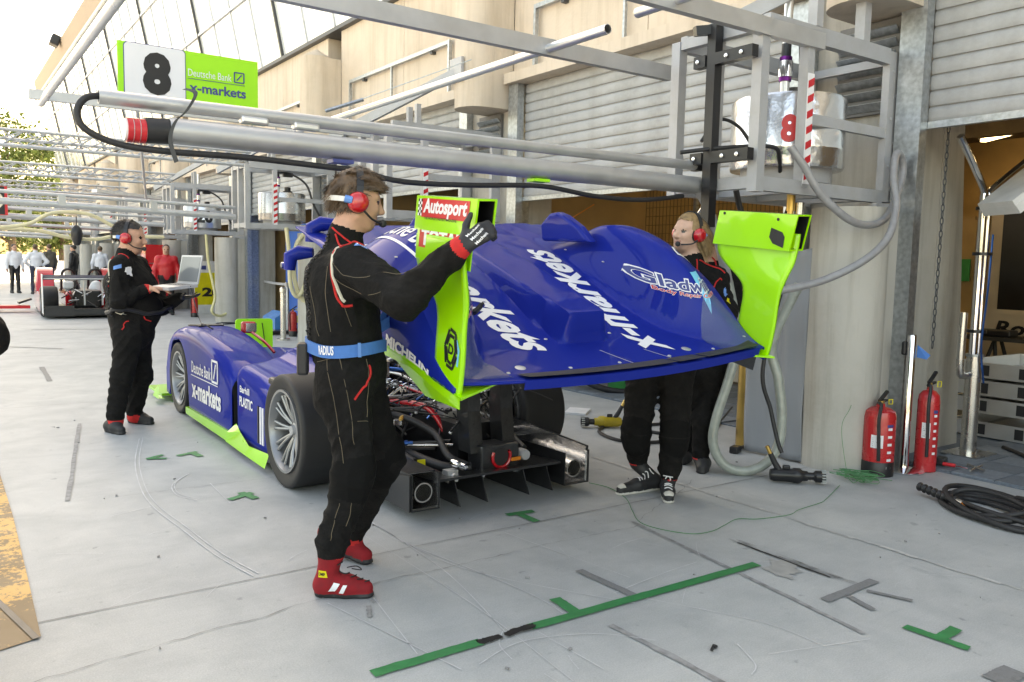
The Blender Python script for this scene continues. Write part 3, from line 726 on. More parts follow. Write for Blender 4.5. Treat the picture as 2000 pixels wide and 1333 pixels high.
# beams reaching out over the lane
def beam(name, a, b_, w, h, label, m='aluminium', group='overhead beams over the pit apron'):
    return one(name, MB().bar(a, b_, w, h), m, label, 'beam', group)
beam('overhead_beam', (.85,4.42,2.87), (4.5,4.42,2.87), .055, .105, 'long aluminium beam crossing the top of the picture left of the cage')
beam('overhead_beam', (.85,3.42,2.93), (4.9,3.42,2.96), .055, .105, 'aluminium beam joining the top of the number 8 cage at the upper edge')
beam('overhead_beam', (.80,9.05,2.94), (4.4,9.05,2.94), .055, .09, 'aluminium beam under the lime green sign')
def pole(a, b_, r, label): return one('overhead_pole', MB().pipe(a, b_, r, r*.85, 16), 'aluminium_bright', label, 'pole', 'poles linking the beams')
pole((3.36,3.82,2.86), (3.36,8.9,2.86), .03, 'open ended pole linking the long beam to the far bays')
pole((3.50,3.72,2.955), (3.50,-1.0,2.955), .03, 'pole leaving the upper edge above the cage')
pole((.92,4.4,2.90), (.92,9.3,2.90), .035, 'outer pole at the upper left ending past the sign beam')
pole((1.75,9.1,2.94), (3.6,18.0,2.6), .02, 'thin slanting pole behind the thick boom')
one('stay_wire', MB().tube([(5.28,8.4,3.83),(3.9,8.9,3.2)],.006,5).tube([(4.1,8.83,3.28),(3.7,8.97,3.12)],.022,6), 'galvanised', 'thin stay wire with turnbuckle left of the second cage', 'wire')
# sign 8
t = thing('pit_sign', 'lime green hanging sign with black number 8 on white', 'sign', (2.2,9.0,3.0))
MB().box((1.56,8.985,2.98),(2.94,9.01,3.545)).build('board','lime_flat',t)
MB().prism(rrect(1.62,2.99,2.19,3.54,.04),(0,8.979,0),(1,0,0),(0,0,1),(0,-1,0),.004).build('number_plate','sign_white',t)
MB().prism(rrect(1.612,2.982,2.198,3.548,.045),(0,8.984,0),(1,0,0),(0,0,1),(0,-1,0),.003).build('plate_edge','navy_vinyl',t)
yS = 8.972
letter(MB(),'8',plane_fn((1.92,yS,3.27),(1,0,0),(0,0,1)),w=.27,h=.42,bold=.06).build('number','black_vinyl',t)
letter(MB(),'Deutsche Bank',plane_fn((2.44,8.981,3.335),(1,0,0),(0,0,1)),w=.44,h=.072).build('lettering','sign_white',t)
letter(MB(),'x-markets',plane_fn((2.52,8.981,3.19),(1,0,0),(0,0,1)),w=.58,h=.10,bold=.025).build('lettering','navy_vinyl',t)
MB().box((2.22,8.979,3.272),(2.80,8.982,3.277)).build('rule','navy_vinyl',t)
mb = MB()
for a,b_ in (((2.69,3.30),(2.79,3.30)),((2.79,3.30),(2.79,3.40)),((2.79,3.40),(2.69,3.40)),((2.69,3.40),(2.69,3.30)),((2.715,3.32),(2.765,3.38))): mb.bar((a[0],8.981,a[1]),(b_[0],8.981,b_[1]),.004,.012,up=(0,0,1) if a[1]==b_[1] else (1,0,0))
mb.build('bank_logo','navy_vinyl',t)
for x,z in ((1.78,3.03),(2.75,3.05)): MB().lathe([(0,0),(.014,0),(.014,.008),(0,.009)][::-1],(x,8.979,z),(0,-1,0),12).build('bolt','black_plastic',t)

# ---- lattice trusses and booms over the farther bays
def truss(y, z, x0, x1, label, h=.22, r=.028, n=None, grp='lattice trusses over the farther pit bays'):
    t = thing('lattice_truss', label, 'truss', (x1,y,z), grp)
    MB().tube([(x0,y,z),(x1,y,z)],r,8).build('chord','aluminium',t)
    MB().tube([(x0,y,z+h),(x1,y,z+h)],r*.8,8).build('chord','aluminium',t)
    MB().tube([(x0,y+h*.9,z+h*.5),(x1,y+h*.9,z+h*.5)],r*.8,8).build('chord','aluminium',t)
    mb = MB(); n = n or int((x1-x0)/.28); d = (x1-x0)/n
    for k in range(n):
        a, b_ = x0+k*d, x0+(k+1)*d
        mb.tube([(a,y,z),(b_,y,z+h)],r*.4,5,False); mb.tube([(a,y,z+h),(b_,y,z)],r*.4,5,False)
        mb.tube([(a,y,z),(b_,y+h*.9,z+h*.5)],r*.4,5,False); mb.tube([(a,y+h*.9,z+h*.5),(b_,y,z+h)],r*.4,5,False)
    stuff(mb.build('lacing','aluminium',t)); return t
order = ['first','second','third','fourth','fifth','sixth','seventh','eighth','ninth']
ti = 0
for i in range(2, 8):
    y = C0[i]
    for dy, z in ((.05,2.98),):
        if ti > 4: break
        truss(y+dy, z+.03*ti, -.6, 4.4, 'lattice truss over the apron, %s counted away from the steel drum cage' % order[ti]); ti += 1
    t = thing('far_boom', ['','','aluminium boom pipe reaching out beside the number 20 tank','thin aluminium boom beyond the number 20 tank','small far boom below the trusses','farther small boom below the trusses','very far small boom below the trusses','farthest boom below the trusses'][i], 'boom', (4.2,y+.4,2.1), 'booms over the farther bays')
    MB().tube([(-.5,y+.42,2.24),(4.25,y+.42,2.14)],.05,12).build('pipe','aluminium',t)
    MB().tube([(-.8,y+.45,2.38),(4.25,y+.45,2.30)],.03,10).build('rail','aluminium',t)
    for x in (.4,1.6,2.9): MB().box((x,y+.37,2.18),(x+.1,y+.47,2.34)).build('clip','aluminium',t)
# cream hoses slung under the third boom, black bag hanging
for pts, lab in (([(.2,17.9,2.05),(.9,17.9,1.92),(1.5,17.9,2.0),(1.9,17.9,2.22),(2.5,17.9,2.24),(3.0,17.9,2.0),(3.4,17.9,1.85),(3.9,17.9,1.84)],'cream hose draped in waves under the far booms'),
                 ([(.2,18.3,1.92),(1.6,18.3,1.90),(2.2,18.3,1.78),(2.7,18.3,1.76),(3.1,18.3,1.86),(3.4,18.3,1.92),(3.5,18.3,1.80),(3.3,18.3,1.74)],'cream hose hanging lower beneath the far booms')):
    one('cream_hose', MB().tube(smooth_path(pts,6),.035,8), 'hose_cream', lab, 'hose')
one('light_batten', MB().cbox((4.2,23.0,3.0),(2.2,.18,.08),Matrix.Rotation(R(35),3,'Z')), 'white_plain', 'slanting white lamp batten under the far trusses', 'lamp')
t = thing('hanging_headset_bag', 'dark bag hanging from the far boom above the red car', 'bag', (2.3,18.2,1.75))
MB().lathe([(0,1.62),(.05,1.63),(.09,1.74),(.11,1.86),(.09,1.95),(.03,2.02),(0,2.02)],(2.35,18.2,0),n=12).build('bag','black_plastic',t)
MB().tube([(2.35,18.2,2.02),(2.35,18.2,2.2)],.01,6).build('cord','black_rubber',t)


# ================================================================ race car
CXc = 2.78
car = thing('race_car', 'blue and lime open prototype race car with its rear bodywork lifted off', 'race car', (CXc,6.4,0))
def wheel(parent, x_out, side, y, Rr, rim, w, spokes=10):
    """side -1: outer face towards -X"""
    s = side; cx = x_out - s*w/2
    prof_b = [(rim-.012, -.5*w),(rim+.004,-.5*w),(rim+.004,-.44*w),(rim-.02,-.38*w),(rim-.02,.38*w),(rim+.004,.44*w),(rim+.004,.5*w),(rim-.012,.5*w),(rim-.03,.40*w),(rim-.04,-.40*w),(rim-.012,-.5*w)]
    wh = MB().lathe([(r_,h_) for r_,h_ in prof_b],(cx,y,Rr),(s,0,0),48).build('wheel','rim_silver',parent)
    tp = [(rim+.003,-.46*w)]
    for k in range(9):
        a = k/8; tp.append((rim+.003+(Rr-rim-.003)*(1-(1-a)**2.2), -.46*w-.018*math.sin(a*math.pi)*1.2+.03*w*a))
    tp += [(Rr,-.36*w),(Rr+.001,0),(Rr,.36*w)]
    for k in range(9):
        a = 1-k/8; tp.append((rim+.003+(Rr-rim-.003)*(1-(1-a)**2.2), .46*w+.018*math.sin(a*math.pi)*1.2-.03*w*a))
    mb = MB().lathe(tp,(cx,y,Rr),(s,0,0),64)
    mb.build('tyre','tyre',wh)
    # twin spokes
    for k in range(spokes):
        a0 = 2*math.pi*k/spokes
        mb = MB()
        for da in (-.10,.10):
            a1 = a0+da; a2 = a0+da*.25
            p = Vector((x_out-s*.035, y+math.cos(a1)*(rim-.03), Rr+math.sin(a1)*(rim-.03)))
            q = Vector((x_out-s*.085, y+math.cos(a2)*.055, Rr+math.sin(a2)*.055))
            m_ = p.lerp(q,.5)+Vector((s*.008,0,0))
            mb.tube([p,m_,q],[.011,.010,.013],8)
        mb.build('spoke','rim_silver',wh)
    MB().lathe([(0,.02),(.03,.02),(.035,0),(.07,-.01),(.075,-.04),(0,-.05)],(x_out-s*.075,y,Rr),(s,0,0),20).build('hub','grey_paint',wh)
    MB().lathe([(0,0),(rim-.05,0)],(x_out-s*.16,y,Rr),(s,0,0),32).build('brake_shroud','black_plastic',wh)
    return wh
YR, YF = 5.0, 7.93
wl = wheel(car, 1.775, -1, YR, .362, .262, .36)
wheel(car, 3.785, 1, YR, .362, .262, .36)
wheel(car, 1.83, -1, YF, .330, .245, .30)
wheel(car, 3.73, 1, YF, .330, .245, .30)

def interp(tab, t):
    if t <= tab[0][0]: return tab[0][1]
    for (a,va),(b_,vb) in zip(tab,tab[1:]):
        if t <= b_:
            i = tab.index((a,va)); k = (t-a)/(b_-a); h = b_-a
            m0 = ((vb-tab[i-1][1])/(b_-tab[i-1][0])) if i > 0 else (vb-va)/h
            m1_ = ((tab[i+2][1]-va)/(tab[i+2][0]-a)) if i+2 < len(tab) else (vb-va)/h
            return (2*k**3-3*k*k+1)*va+(k**3-2*k*k+k)*h*m0+(3*k*k-2*k**3)*vb+(k**3-k*k)*h*m1_
    return tab[-1][1]
FT = [(6.24,.55),(6.45,.64),(6.8,.74),(7.3,.81),(7.8,.815),(8.15,.77),(8.38,.66),(8.52,.48)]
def fender(sgn, name='front_fender'):
    """front wheel arch and flank; sgn -1 left"""
    ys = list(np.linspace(6.24,8.52,58)); us = list(np.linspace(0,1,26))
    def fn(u, y):
        top = interp(FT,y); zb = .095
        d = abs(y-YF)
        if d < .375: zb = max(.095, .33+math.sqrt(max(0,.375**2-d*d)))
        if y > YF+.3: zb = max(zb, .12)
        zb = min(zb, top-.05)
        xo = .955 - .03*max(0,(y-8.1)/.4); xi = .50
        r_ = .11
        if u < .45:
            t = u/.45; return (CXc+sgn*xo, y, zb+(top-r_-zb)*t)
        if u < .62:
            a = (u-.45)/.17*math.pi/2; return (CXc+sgn*(xo-r_+r_*math.cos(a)), y, top-r_+r_*math.sin(a))
        if u < .85:
            t = (u-.62)/.23; return (CXc+sgn*(xo-r_-(xo-r_-xi-.06)*t), y, top+.012*math.sin(t*math.pi))
        t = (u-.85)/.15; return (CXc+sgn*(xi+.06-.06*math.sin(t*math.pi/2)), y, top-.06*(1-math.cos(t*math.pi/2))-.38*t*t)
    mb = MB().grid(fn, us, ys); o = mb.build(name,'blue_paint',car)
    sm = o.modifiers.new('thickness','SOLIDIFY'); sm.thickness = .012; sm.offset = 1 if sgn > 0 else -1
    # closing bulkhead at the back of the fender
    pts = [fn(u, 6.24) for u in us]
    MB().add(pts,[tuple(range(len(pts)))]).build('fender_bulkhead','black_plastic',o)
    lv = MB()
    for k in range(9):
        x0 = CXc+sgn*(.88-.0); yy = 7.62+k*.045
        lv = MB().bar((CXc+sgn*.84,yy,interp(FT,yy)+.011),(CXc+sgn*.62,yy,interp(FT,yy)+.013),.028,.012); lv.build('louvre','black_plastic',o)
    return o
fl = fender(-1); fender(1)
XS = CXc-.957
def side_fn(c_y, c_z, x=XS-.004): return lambda u, v: (x, c_y-u, c_z+v)      # reads front to back on the left flank
letter(MB(),'Deutsche Bank',side_fn(7.10,.50),w=.60,h=.10,bold=.012).build('lettering','white_vinyl',fl)
letter(MB(),'x-markets',side_fn(6.96,.315),w=.88,h=.17,bold=.035).build('lettering','white_vinyl',fl)
MB().box((XS-.005,6.60,.423),(XS-.003,7.42,.430)).build('rule','white_vinyl',fl)
mb = MB()
for a,b_ in (((6.60,.45),(6.60,.62)),((6.60,.62),(6.76,.62)),((6.76,.62),(6.76,.45)),((6.76,.45),(6.60,.45)),((6.71,.475),(6.65,.595))): mb.bar((XS-.005,a[0],a[1]),(XS-.005,b_[0],b_[1]),.003,.018,up=(0,1,0) if a[0]==b_[0] else (0,0,1))
mb.build('bank_logo','white_vinyl',fl)
# floor, sills
MB().prism([(-.93,5.35),(-.97,6.1),(-.97,7.5),(-.6,7.55),(-.6,9.2),(.6,9.2),(.6,7.55),(.97,7.5),(.97,6.1),(.93,5.35)],(CXc,0,.05),(1,0,0),(0,1,0),(0,0,1),.03).build('floor','carbon',car)
MB().prism([(6.28,.045),(7.56,.06),(7.56,.12),(6.28,.125)],(XS-.02,0,0),(0,1,0),(0,0,1),(1,0,0),.05).build('sill','lime',car)
MB().add([(XS-.035,6.30,.05),(XS-.03,6.27,.125),(XS+.02,6.20,.20),(XS-.05,5.78,.05),(XS-.03,5.74,.12),(XS-.045,5.36,.04),(XS-.02,5.34,.14),(XS-.01,6.0,.17)],[(0,1,7,3),(1,2,7),(3,7,4),(3,4,6,5)]).build('sill_deflector','lime',car)
MB().box((CXc+.955,5.4,.045),(CXc+.98,7.56,.12)).build('sill','lime',car)
MB().box((CXc-.95,8.62,.06),(CXc+.95,9.25,.085)).build('splitter','lime',car)
MB().add([(XS-.06,8.45,.06),(XS-.06,8.70,.06),(XS,8.70,.06),(XS,8.45,.06),(XS-.05,8.47,.20),(XS-.05,8.62,.14)],[(0,1,2,3),(0,4,5,1)]).build('dive_plane','lime',car)
# sidepods
def sidepod(sgn):
    ys = list(np.linspace(5.36,6.12,24)); us = list(np.linspace(0,1,22))
    def fn(u, y):
        t = (y-5.36)/.76; top = .60+.06*t; 
        xo = .95; lo = .10
        if u < .5: return (CXc+sgn*xo, y, lo+(top-.10-lo)*u/.5)
        if u < .7:
            a = (u-.5)/.2*math.pi/2; return (CXc+sgn*(xo-.10+.10*math.cos(a)), y, top-.10+.10*math.sin(a))
        k = (u-.7)/.3; return (CXc+sgn*(xo-.10-.33*k), y, top+.10*k*k)
    o = MB().grid(fn, us, ys).build('sidepod','blue_paint',car)
    m_ = o.modifiers.new('thickness','SOLIDIFY'); m_.thickness = .01; m_.offset = 1 if sgn > 0 else -1
    MB().box((CXc+sgn*.90-.04,5.40,.08),(CXc+sgn*.90+.04,6.05,.45)).build('inner_panel','black_plastic',o)
    if sgn < 0:
        for k in range(3): MB().box((XS+.0+.0,5.52+k*.05,.16),(XS+.012,5.545+k*.05,.42)).build('slot','white_vinyl' if k < 2 else 'black_plastic',o)
        letter(MB(),'PLASTIC',lambda u,v:(XS+.001,5.90-u,.40+v),w=.30,h=.075,bold=.03).build('lettering','white_vinyl',o)
        letter(MB(),'Barhill',lambda u,v:(XS+.001,5.93-u,.49+v),w=.22,h=.05,bold=.02).build('lettering','white_vinyl',o)
    return o
sidepod(-1); sidepod(1)
# black gap behind the front fender and intake ahead of the rear wheel
MB().box((CXc-.90,6.10,.09),(CXc-.5,6.26,.5)).build('barge_gap','black_plastic',car)
for s in (-1,1):
    MB().box((CXc+s*.74-.16,5.38,.12),(CXc+s*.74+.16,5.60,.50)).build('duct','carbon',car)
    MB().cbox((CXc+s*.80,5.46,.585),(.22,.20,.10),bev=.02).build('duct_top','black_plastic',car)
# tub, cockpit surround
def tub_h(x, y):
    c = abs(x)
    base = .60 + .10*math.exp(-((y-6.15)/.55)**2) - .09*max(0,(y-7.2)/1.6)
    return base - .06*(c/.5)**2
ys = list(np.linspace(5.75,9.1,48)); xs = list(np.linspace(-.52,.52,34))
mb = MB().grid(lambda x,y: (CXc+x*(1-.25*max(0,(y-8.2)/.9)), y, tub_h(x,y)-(.16*max(0,(y-8.4)/.7)) - (.22 if (abs((x+.0)/.40)**2.6+abs((y-6.30)/.42)**2.6) < 1 else 0)), xs, ys)
tub = mb.build('tub','blue_paint',car)
MB().box((CXc-.5,5.8,.09),(CXc+.5,8.9,.36)).build('chassis','carbon',tub)
# raised cockpit rim
rim_pts = []
for k in range(40):
    a = 2*math.pi*k/40; x = .43*math.copysign(abs(math.cos(a))**.75, math.cos(a)); y = 6.30+.45*math.copysign(abs(math.sin(a))**.75, math.sin(a))
    rim_pts.append((CXc+x, y, tub_h(x,y)+.03+.04*math.exp(-((y-6.1)/.3)**2)))
MB().tube(rim_pts,.045,12,closed=True).build('cockpit_rim','blue_paint',tub)
MB().cbox((CXc-.2,5.95,.66),(.30,.24,.16),bev=.05).build('headrest','black_plastic',tub)
for x in (-.38,-.30): MB().pipe((CXc+x-.06,5.66,.66),(CXc+x-.06,5.86,.66),.055,.048,20).build('intake','blue_paint',tub)
# mirror on red stalk
mt = MB().tube(smooth_path([(2.40,6.95,.64),(2.36,7.08,.72),(2.31,7.26,.79)],5),.013,8).build('mirror_stalk','red_gloss',car)
MB().cbox((2.29,7.31,.835),(.13,.06,.105),Matrix.Rotation(R(-15),3,'Z'),bev=.02).build('mirror_housing','red_gloss',mt)
MB().cbox((2.305,7.276,.835),(.09,.006,.075),Matrix.Rotation(R(-15),3,'Z')).build('mirror_glass','chrome',mt)
# ---------------- engine bay
ENG = 'black_paint'
MB().cbox((CXc,5.55,.33),(.58,.62,.40),bev=.03).build('engine_block',ENG,car)
for s in (-1,1):
    h = MB().cbox((CXc+s*.20,5.52,.58),(.19,.55,.12),Matrix.Rotation(R(s*22),3,'Y'),bev=.025).build('cam_cover','carbon',car)
    for k in range(4): MB().tube(smooth_path([(CXc+s*.22,5.33+k*.12,.63),(CXc+s*.12,5.33+k*.12,.72),(CXc+s*.05,5.33+k*.12,.74)],5),.018,10).build('intake_runner','aluminium',h)
    for k in range(4): MB().tube(smooth_path([(CXc+s*.29,5.33+k*.12,.46),(CXc+s*.40,5.30+k*.10,.40),(CXc+s*.46,5.2+k*.06,.28),(CXc+s*.50,5.0,.22)],5),.024,10).build('exhaust_runner','steel_brushed',h)
MB().cbox((CXc,5.52,.745),(.14,.58,.08),bev=.03).build('plenum','carbon',car)
MB().prism([(-.18,5.22),(.18,5.22),(.13,4.30),(-.13,4.30)],(CXc,0,.17),(1,0,0),(0,1,0),(0,0,1),.27).build('gearbox',ENG,car)
MB().cbox((CXc,4.75,.46),(.20,.42,.05),bev=.012).build('gearbox_lid','grey_paint',car)
for k in range(8): MB().tube([(CXc+(-1)**k*.085,4.58+.1*(k//2),.485),(CXc+(-1)**k*.085,4.58+.1*(k//2),.50)],.010,8).build('bolt','chrome',car)
cs = MB().cbox((CXc+.02,4.13,.265),(.28,.16,.17),bev=.012).build('crash_box','carbon',car)
loop = [(CXc+.02+.065*math.cos(a),4.04,.275-.065*math.sin(a)) for a in np.linspace(-.5,math.pi+.5,16)]
MB().tube(loop,.010,8).build('tow_loop','red_gloss',cs)
MB().lathe([(.0,.002),(.055,.002),(.055,-.03)],(CXc+.02,4.048,.275),(0,-1,0),20).build('tow_recess','black_rubber',cs)
MB().cbox((CXc+.125,4.04,.25),(.07,.012,.022)).build('tow_arrow','orange_vinyl',cs)
MB().lathe([(0,.02),(.03,.02),(.035,0),(.035,-.05)],(CXc+.20,4.05,.265),(0,-1,0),16).build('rain_light','grey_paint',cs)
for dx,z in ((-.30,.27),(-.25,.245),(-.13,.185),(.13,.185)): MB().lathe([(0,.02),(.014,.018),(.022,0),(.022,-.05),(0,-.05)],(CXc+dx,4.03,z),(0,-1,0),12).build('union','chrome',cs)
MB().tube([(CXc-.33,4.0,.20),(CXc-.33,4.12,.20)],.024,14).cbox((CXc-.33,4.06,.20),(.07,.06,.07)).build('filler_union','aluminium',cs)
# wing pillars
for dx, w_ in ((-.12,.13),(.12,.13)):
    MB().prism([(4.10,.30),(4.24,.30),(4.27,.55),(4.25,.84),(4.15,.84),(4.14,.55)],(CXc+dx-.045,0,0),(0,1,0),(0,0,1),(1,0,0),.09).build('wing_pillar','carbon',car)
# diffuser
df = MB().add([(CXc-.50,3.96,.215),(CXc+.42,3.96,.215),(CXc+.55,4.9,.14),(CXc-.55,4.9,.14),(CXc-.50,3.96,.20),(CXc+.42,3.96,.20),(CXc+.55,4.9,.12),(CXc-.55,4.9,.12)],[(0,1,2,3),(7,6,5,4),(0,4,5,1),(1,5,6,2),(2,6,7,3),(3,7,4,0)]).build('diffuser','carbon',car)
for dx in (-.36,-.17,.13,.31): MB().prism([(3.90,.055),(4.5,.05),(4.5,.16),(3.97,.20)],(CXc+dx,0,0),(0,1,0),(0,0,1),(1,0,0),.006).build('strake','carbon',df)
# exhaust shrouds
def shroud(x0, x1, sgn):
    y0, y1, z0, z1 = 3.93, 4.62, .06, .27
    sh = MB().box((x0,y0,z0),(x0+.006,y1,z1)).box((x1-.006,y0,z0),(x1,y1,z1)).box((x0+.0065,y0,z0),(x1-.0065,y1,z0+.006)).box((x0+.0065,y0+(.06 if sgn < 0 else .62),z1-.006),(x1-.0065,y1,z1)).build('exhaust_shroud','carbon',car)
    MB().box((x0+.0075,y0+.012,z0+.008),(x0+.010,y1,z1-.008)).box((x1-.010,y0+.012,z0+.008),(x1-.0075,y1,z1-.008)).box((x0+.0105,y0+(.07 if sgn < 0 else .63),z1-.010),(x1-.0105,y1,z1-.0075)).box((x0+.0105,y0+.02,z0+.0075),(x1-.0105,y1,z0+.010)).build('heat_foil','foil',sh)
    cx = (x0+x1)/2
    MB().pipe((cx,y0+.03,z0+.095),(cx,y1-.05,z0+.11),.058,.05,24).build('tailpipe','steel_brushed',sh)
    MB().lathe([(0,0),(.049,0)],(cx,y0+.16,z0+.098),(0,-1,0),20).build('tailpipe_core','black_rubber',sh)
    return sh
shroud(CXc-.655, CXc-.475, -1)
s2 = shroud(CXc+.43, CXc+.63, 1)
MB().prism([(3.94,.272),(4.95,.272),(4.95,.36),(3.94,.295)],(CXc+.621,0,0),(0,1,0),(0,0,1),(1,0,0),.008).build('outer_plate','carbon',s2)
MB().prism([(3.95,.075),(4.93,.10),(4.93,.35),(3.95,.29)],(CXc+.614,0,0),(0,1,0),(0,0,1),(1,0,0),.004).build('heat_foil','foil',s2)
MB().prism([(3.94,.06),(4.8,.06),(4.8,.13),(4.4,.20),(3.94,.268)],(CXc-.667,0,0),(0,1,0),(0,0,1),(1,0,0),.009).build('side_plate','carbon',car)
# suspension
def rod(p, q, r_, m='black_paint', nm='wishbone'): MB().tube([p,q],r_,10).build(nm,m,car)
for s in (-1,1):
    xi, xo = CXc+s*.15, CXc+s*.64
    rod((xi,4.55,.24),(xo,YR-.05,.20),.014); rod((xi,5.15,.24),(xo,YR+.02,.20),.014)
    rod((xi,4.55,.47),(xo,YR-.05,.52),.013); rod((xi,5.15,.47),(xo,YR+.02,.52),.013)
    rod((xi,4.36,.33),(xo,YR-.12,.24),.012); rod((xi,4.33,.31),(xo-.03*s,YR-.2,.26),.010,'steel_brushed','toe_link')
    rod((CXc+s*.12,YR,.33),(xo,YR,.36),.022,'steel_brushed','driveshaft')
    rod((CXc+s*.22,4.9,.60),(xo,YR,.28),.013,'steel_brushed','push_rod')
    MB().cbox((CXc+s*.66,YR,.36),(.08,.20,.36),bev=.02).build('upright','black_paint',car)
    MB().lathe([(.13,0),(.165,0),(.165,.03),(.13,.03)],(CXc+s*.70,YR,.362),(s,0,0),28).build('brake_disc','steel_brushed',car)
    # coil-over damper lying across the gearbox
    d0 = Vector((CXc+s*.06,4.95,.56)); d1 = Vector((CXc+s*.26,5.20,.62))
    sp = MB().tube([d0,d1],.018,12).build('damper','aluminium',car)
    co = [d0.lerp(d1,.1+.8*k/60)+ (lambda a_: Vector((math.cos(a_)*.02,-math.cos(a_)*.016,math.sin(a_)*.03)))(k*.62) for k in range(61)]
    MB().tube(co,.006,6).build('spring','chrome' if s < 0 else 'red_gloss',sp)
MB().tube([(CXc-.34,4.86,.55),(CXc+.34,4.86,.55)],.010,10).build('anti_roll_bar','aluminium',car)
# header tank, hoses, wiring
ht = MB().lathe([(0,.0),(.05,.0),(.056,.02),(.056,.10),(.06,.105),(.06,.118),(.05,.122),(.028,.14),(0,.145)],(2.47,5.02,.655),n=24).build('header_tank','steel_brushed',car)
MB().tube([(2.40,5.0,.755),(2.47,5.02,.755)],.016,10).tube(smooth_path([(2.47,5.02,.79),(2.47,5.03,.86),(2.42,5.05,.88),(2.36,5.1,.84)],5),.012,8).build('spigot','aluminium',ht)
for pts, r_, m_ in (
  ([(2.42,4.95,.50),(2.50,4.75,.53),(2.60,4.58,.50),(2.66,4.48,.36),(2.68,4.42,.28)],.019,'red_gloss'),
  ([(2.30,5.1,.45),(2.42,4.7,.46),(2.55,4.45,.38),(2.52,4.2,.28),(2.58,4.08,.24)],.022,'black_rubber'),
  ([(2.40,4.5,.25),(2.48,4.2,.22),(2.62,4.1,.22)],.03,'black_rubber'),
  ([(2.5,5.3,.68),(2.65,5.1,.66),(2.75,4.9,.58),(2.9,4.8,.56)],.012,'steel_brushed'),
  ([(2.55,5.2,.70),(2.8,5.05,.68),(3.0,5.1,.66),(3.2,5.2,.6)],.014,'blue_anod'),
  ([(3.15,5.2,.60),(3.0,4.9,.55),(3.02,4.6,.45),(2.95,4.4,.36)],.016,'black_rubber'),
  ([(2.35,4.62,.40),(2.30,4.5,.30),(2.34,4.3,.24)],.026,'black_rubber'),
  ([(2.9,5.1,.62),(2.98,4.7,.60),(2.9,4.5,.52),(2.86,4.38,.40)],.010,'steel_brushed'),
  ([(2.6,5.0,.60),(2.72,4.72,.55),(2.9,4.66,.54),(3.05,4.8,.55)],.009,'red_gloss'),
  ([(3.3,5.0,.52),(3.15,4.7,.44),(3.1,4.4,.34),(3.05,4.15,.28)],.018,'black_rubber')):
    MB().tube(smooth_path(pts,7),r_,10).build('hose',m_,car)
random.seed(21)
wm = MB(); wm2 = MB(); wm3 = MB()
for k in range(190):
    p = Vector((CXc+random.uniform(-.46,.46), random.uniform(4.40,5.75), random.uniform(.34,.70)))
    q = p+Vector((random.uniform(-.25,.25),random.uniform(-.3,.3),random.uniform(-.12,.06))); m_ = p.lerp(q,.5)+Vector((random.uniform(-.06,.06),random.uniform(-.06,.06),random.uniform(0,.08)))
    (wm if k % 3 else wm2 if k % 4 else wm3).tube(smooth_path([p,m_,q],5),random.uniform(.003,.009),6)
stuff(wm.build('wiring','black_rubber',car)); stuff(wm2.build('wiring','steel_brushed',car)); stuff(wm3.build('wiring','blue_anod',car))
for k in range(85):
    c_ = (CXc+random.uniform(-.46,.46), random.uniform(4.35,5.6), random.uniform(.30,.66)); s_ = random.uniform(.018,.055)
    (MB().cbox(c_,(s_,s_*random.uniform(.6,1.4),s_*.7),Matrix.Rotation(random.uniform(0,3),3,'Z'),bev=.004) if k % 2 else MB().lathe([(0,-s_),(s_*.3,-s_),(s_*.3,-s_*.2),(s_*.42,-s_*.2),(s_*.42,s_*.3),(s_*.25,s_*.3),(s_*.25,s_),(0,s_)],c_,(random.uniform(-1,1),random.uniform(-1,1),random.uniform(-.4,.6)),10)).build('fitting',random.choice(['aluminium','grey_paint','black_plastic','chrome','steel_brushed','chrome','blue_anod','brass']),car)
MB().cbox((2.36,4.25,.24),(.05,.01,.05)).build('warning_label','yellow_vinyl',car)
for s in (-1,1): MB().cbox((CXc+s*.42,5.5,.50),(.18,.5,.22),bev=.03).build('radiator_duct','carbon',car)

# ================================================================ lifted rear bodywork
O_ = Vector((2.645, 2.77, 1.0)); EX = Vector((0.99737, -0.05391, 0.04852)); EY = Vector((0.0386, 0.96088, 0.27426)); EZ = Vector((-0.06141, -0.27167, 0.96043))
def LW(x, y, z): return O_ + EX*x + EY*y + EZ*z
cover = thing('rear_bodywork', 'blue rear bodywork with lime endplates carried by two mechanics', 'bodywork', tuple(O_))
DECK = [(0,.0),(.12,-.02),(.37,-.03),(.7,.02),(1.1,.10),(1.6,.14),(2.1,.12)]
CREST = [(0,.0),(.12,.035),(.28,.16),(.45,.29),(.62,.37),(.80,.40),(1.0,.395),(1.15,.35),(1.3,.255),(1.45,.19),(1.8,.15),(2.1,.13)]
XIN = [(0,.88),(.2,.74),(.45,.60),(.8,.53),(1.3,.50),(2.1,.48)]
SPT = [(.36,.12),(.8,.14),(1.2,.16),(1.7,.16),(2.1,.13)]
def sstep(a, b_, t): t = min(1,max(0,(t-a)/(b_-a))); return t*t*(3-2*t)
def cover_h(x, y):
    d = interp(DECK, y); c = interp(CREST, y); xi = interp(XIN, y); ax = abs(x)
    wd = .12
    k = sstep(xi-wd*.5, xi+wd*.8, ax)
    outer = 1-sstep(.68,.97,ax)*.36
    z = d*(1-k) + max(d, c*outer)*k
    sw = .11+.03*sstep(.3,.8,y)-.03*sstep(1.0,2.0,y)
    sp = interp(SPT, y)*sstep(.345,.385,y) + d*(1-sstep(.345,.385,y))
    e = 1-sstep(sw-.01, sw+.04, ax)
    z = z*(1-e) + max(z, sp)*e
    return z
XW = .90
def tail_y(x): return -.085*(1-(x/.9)**2)
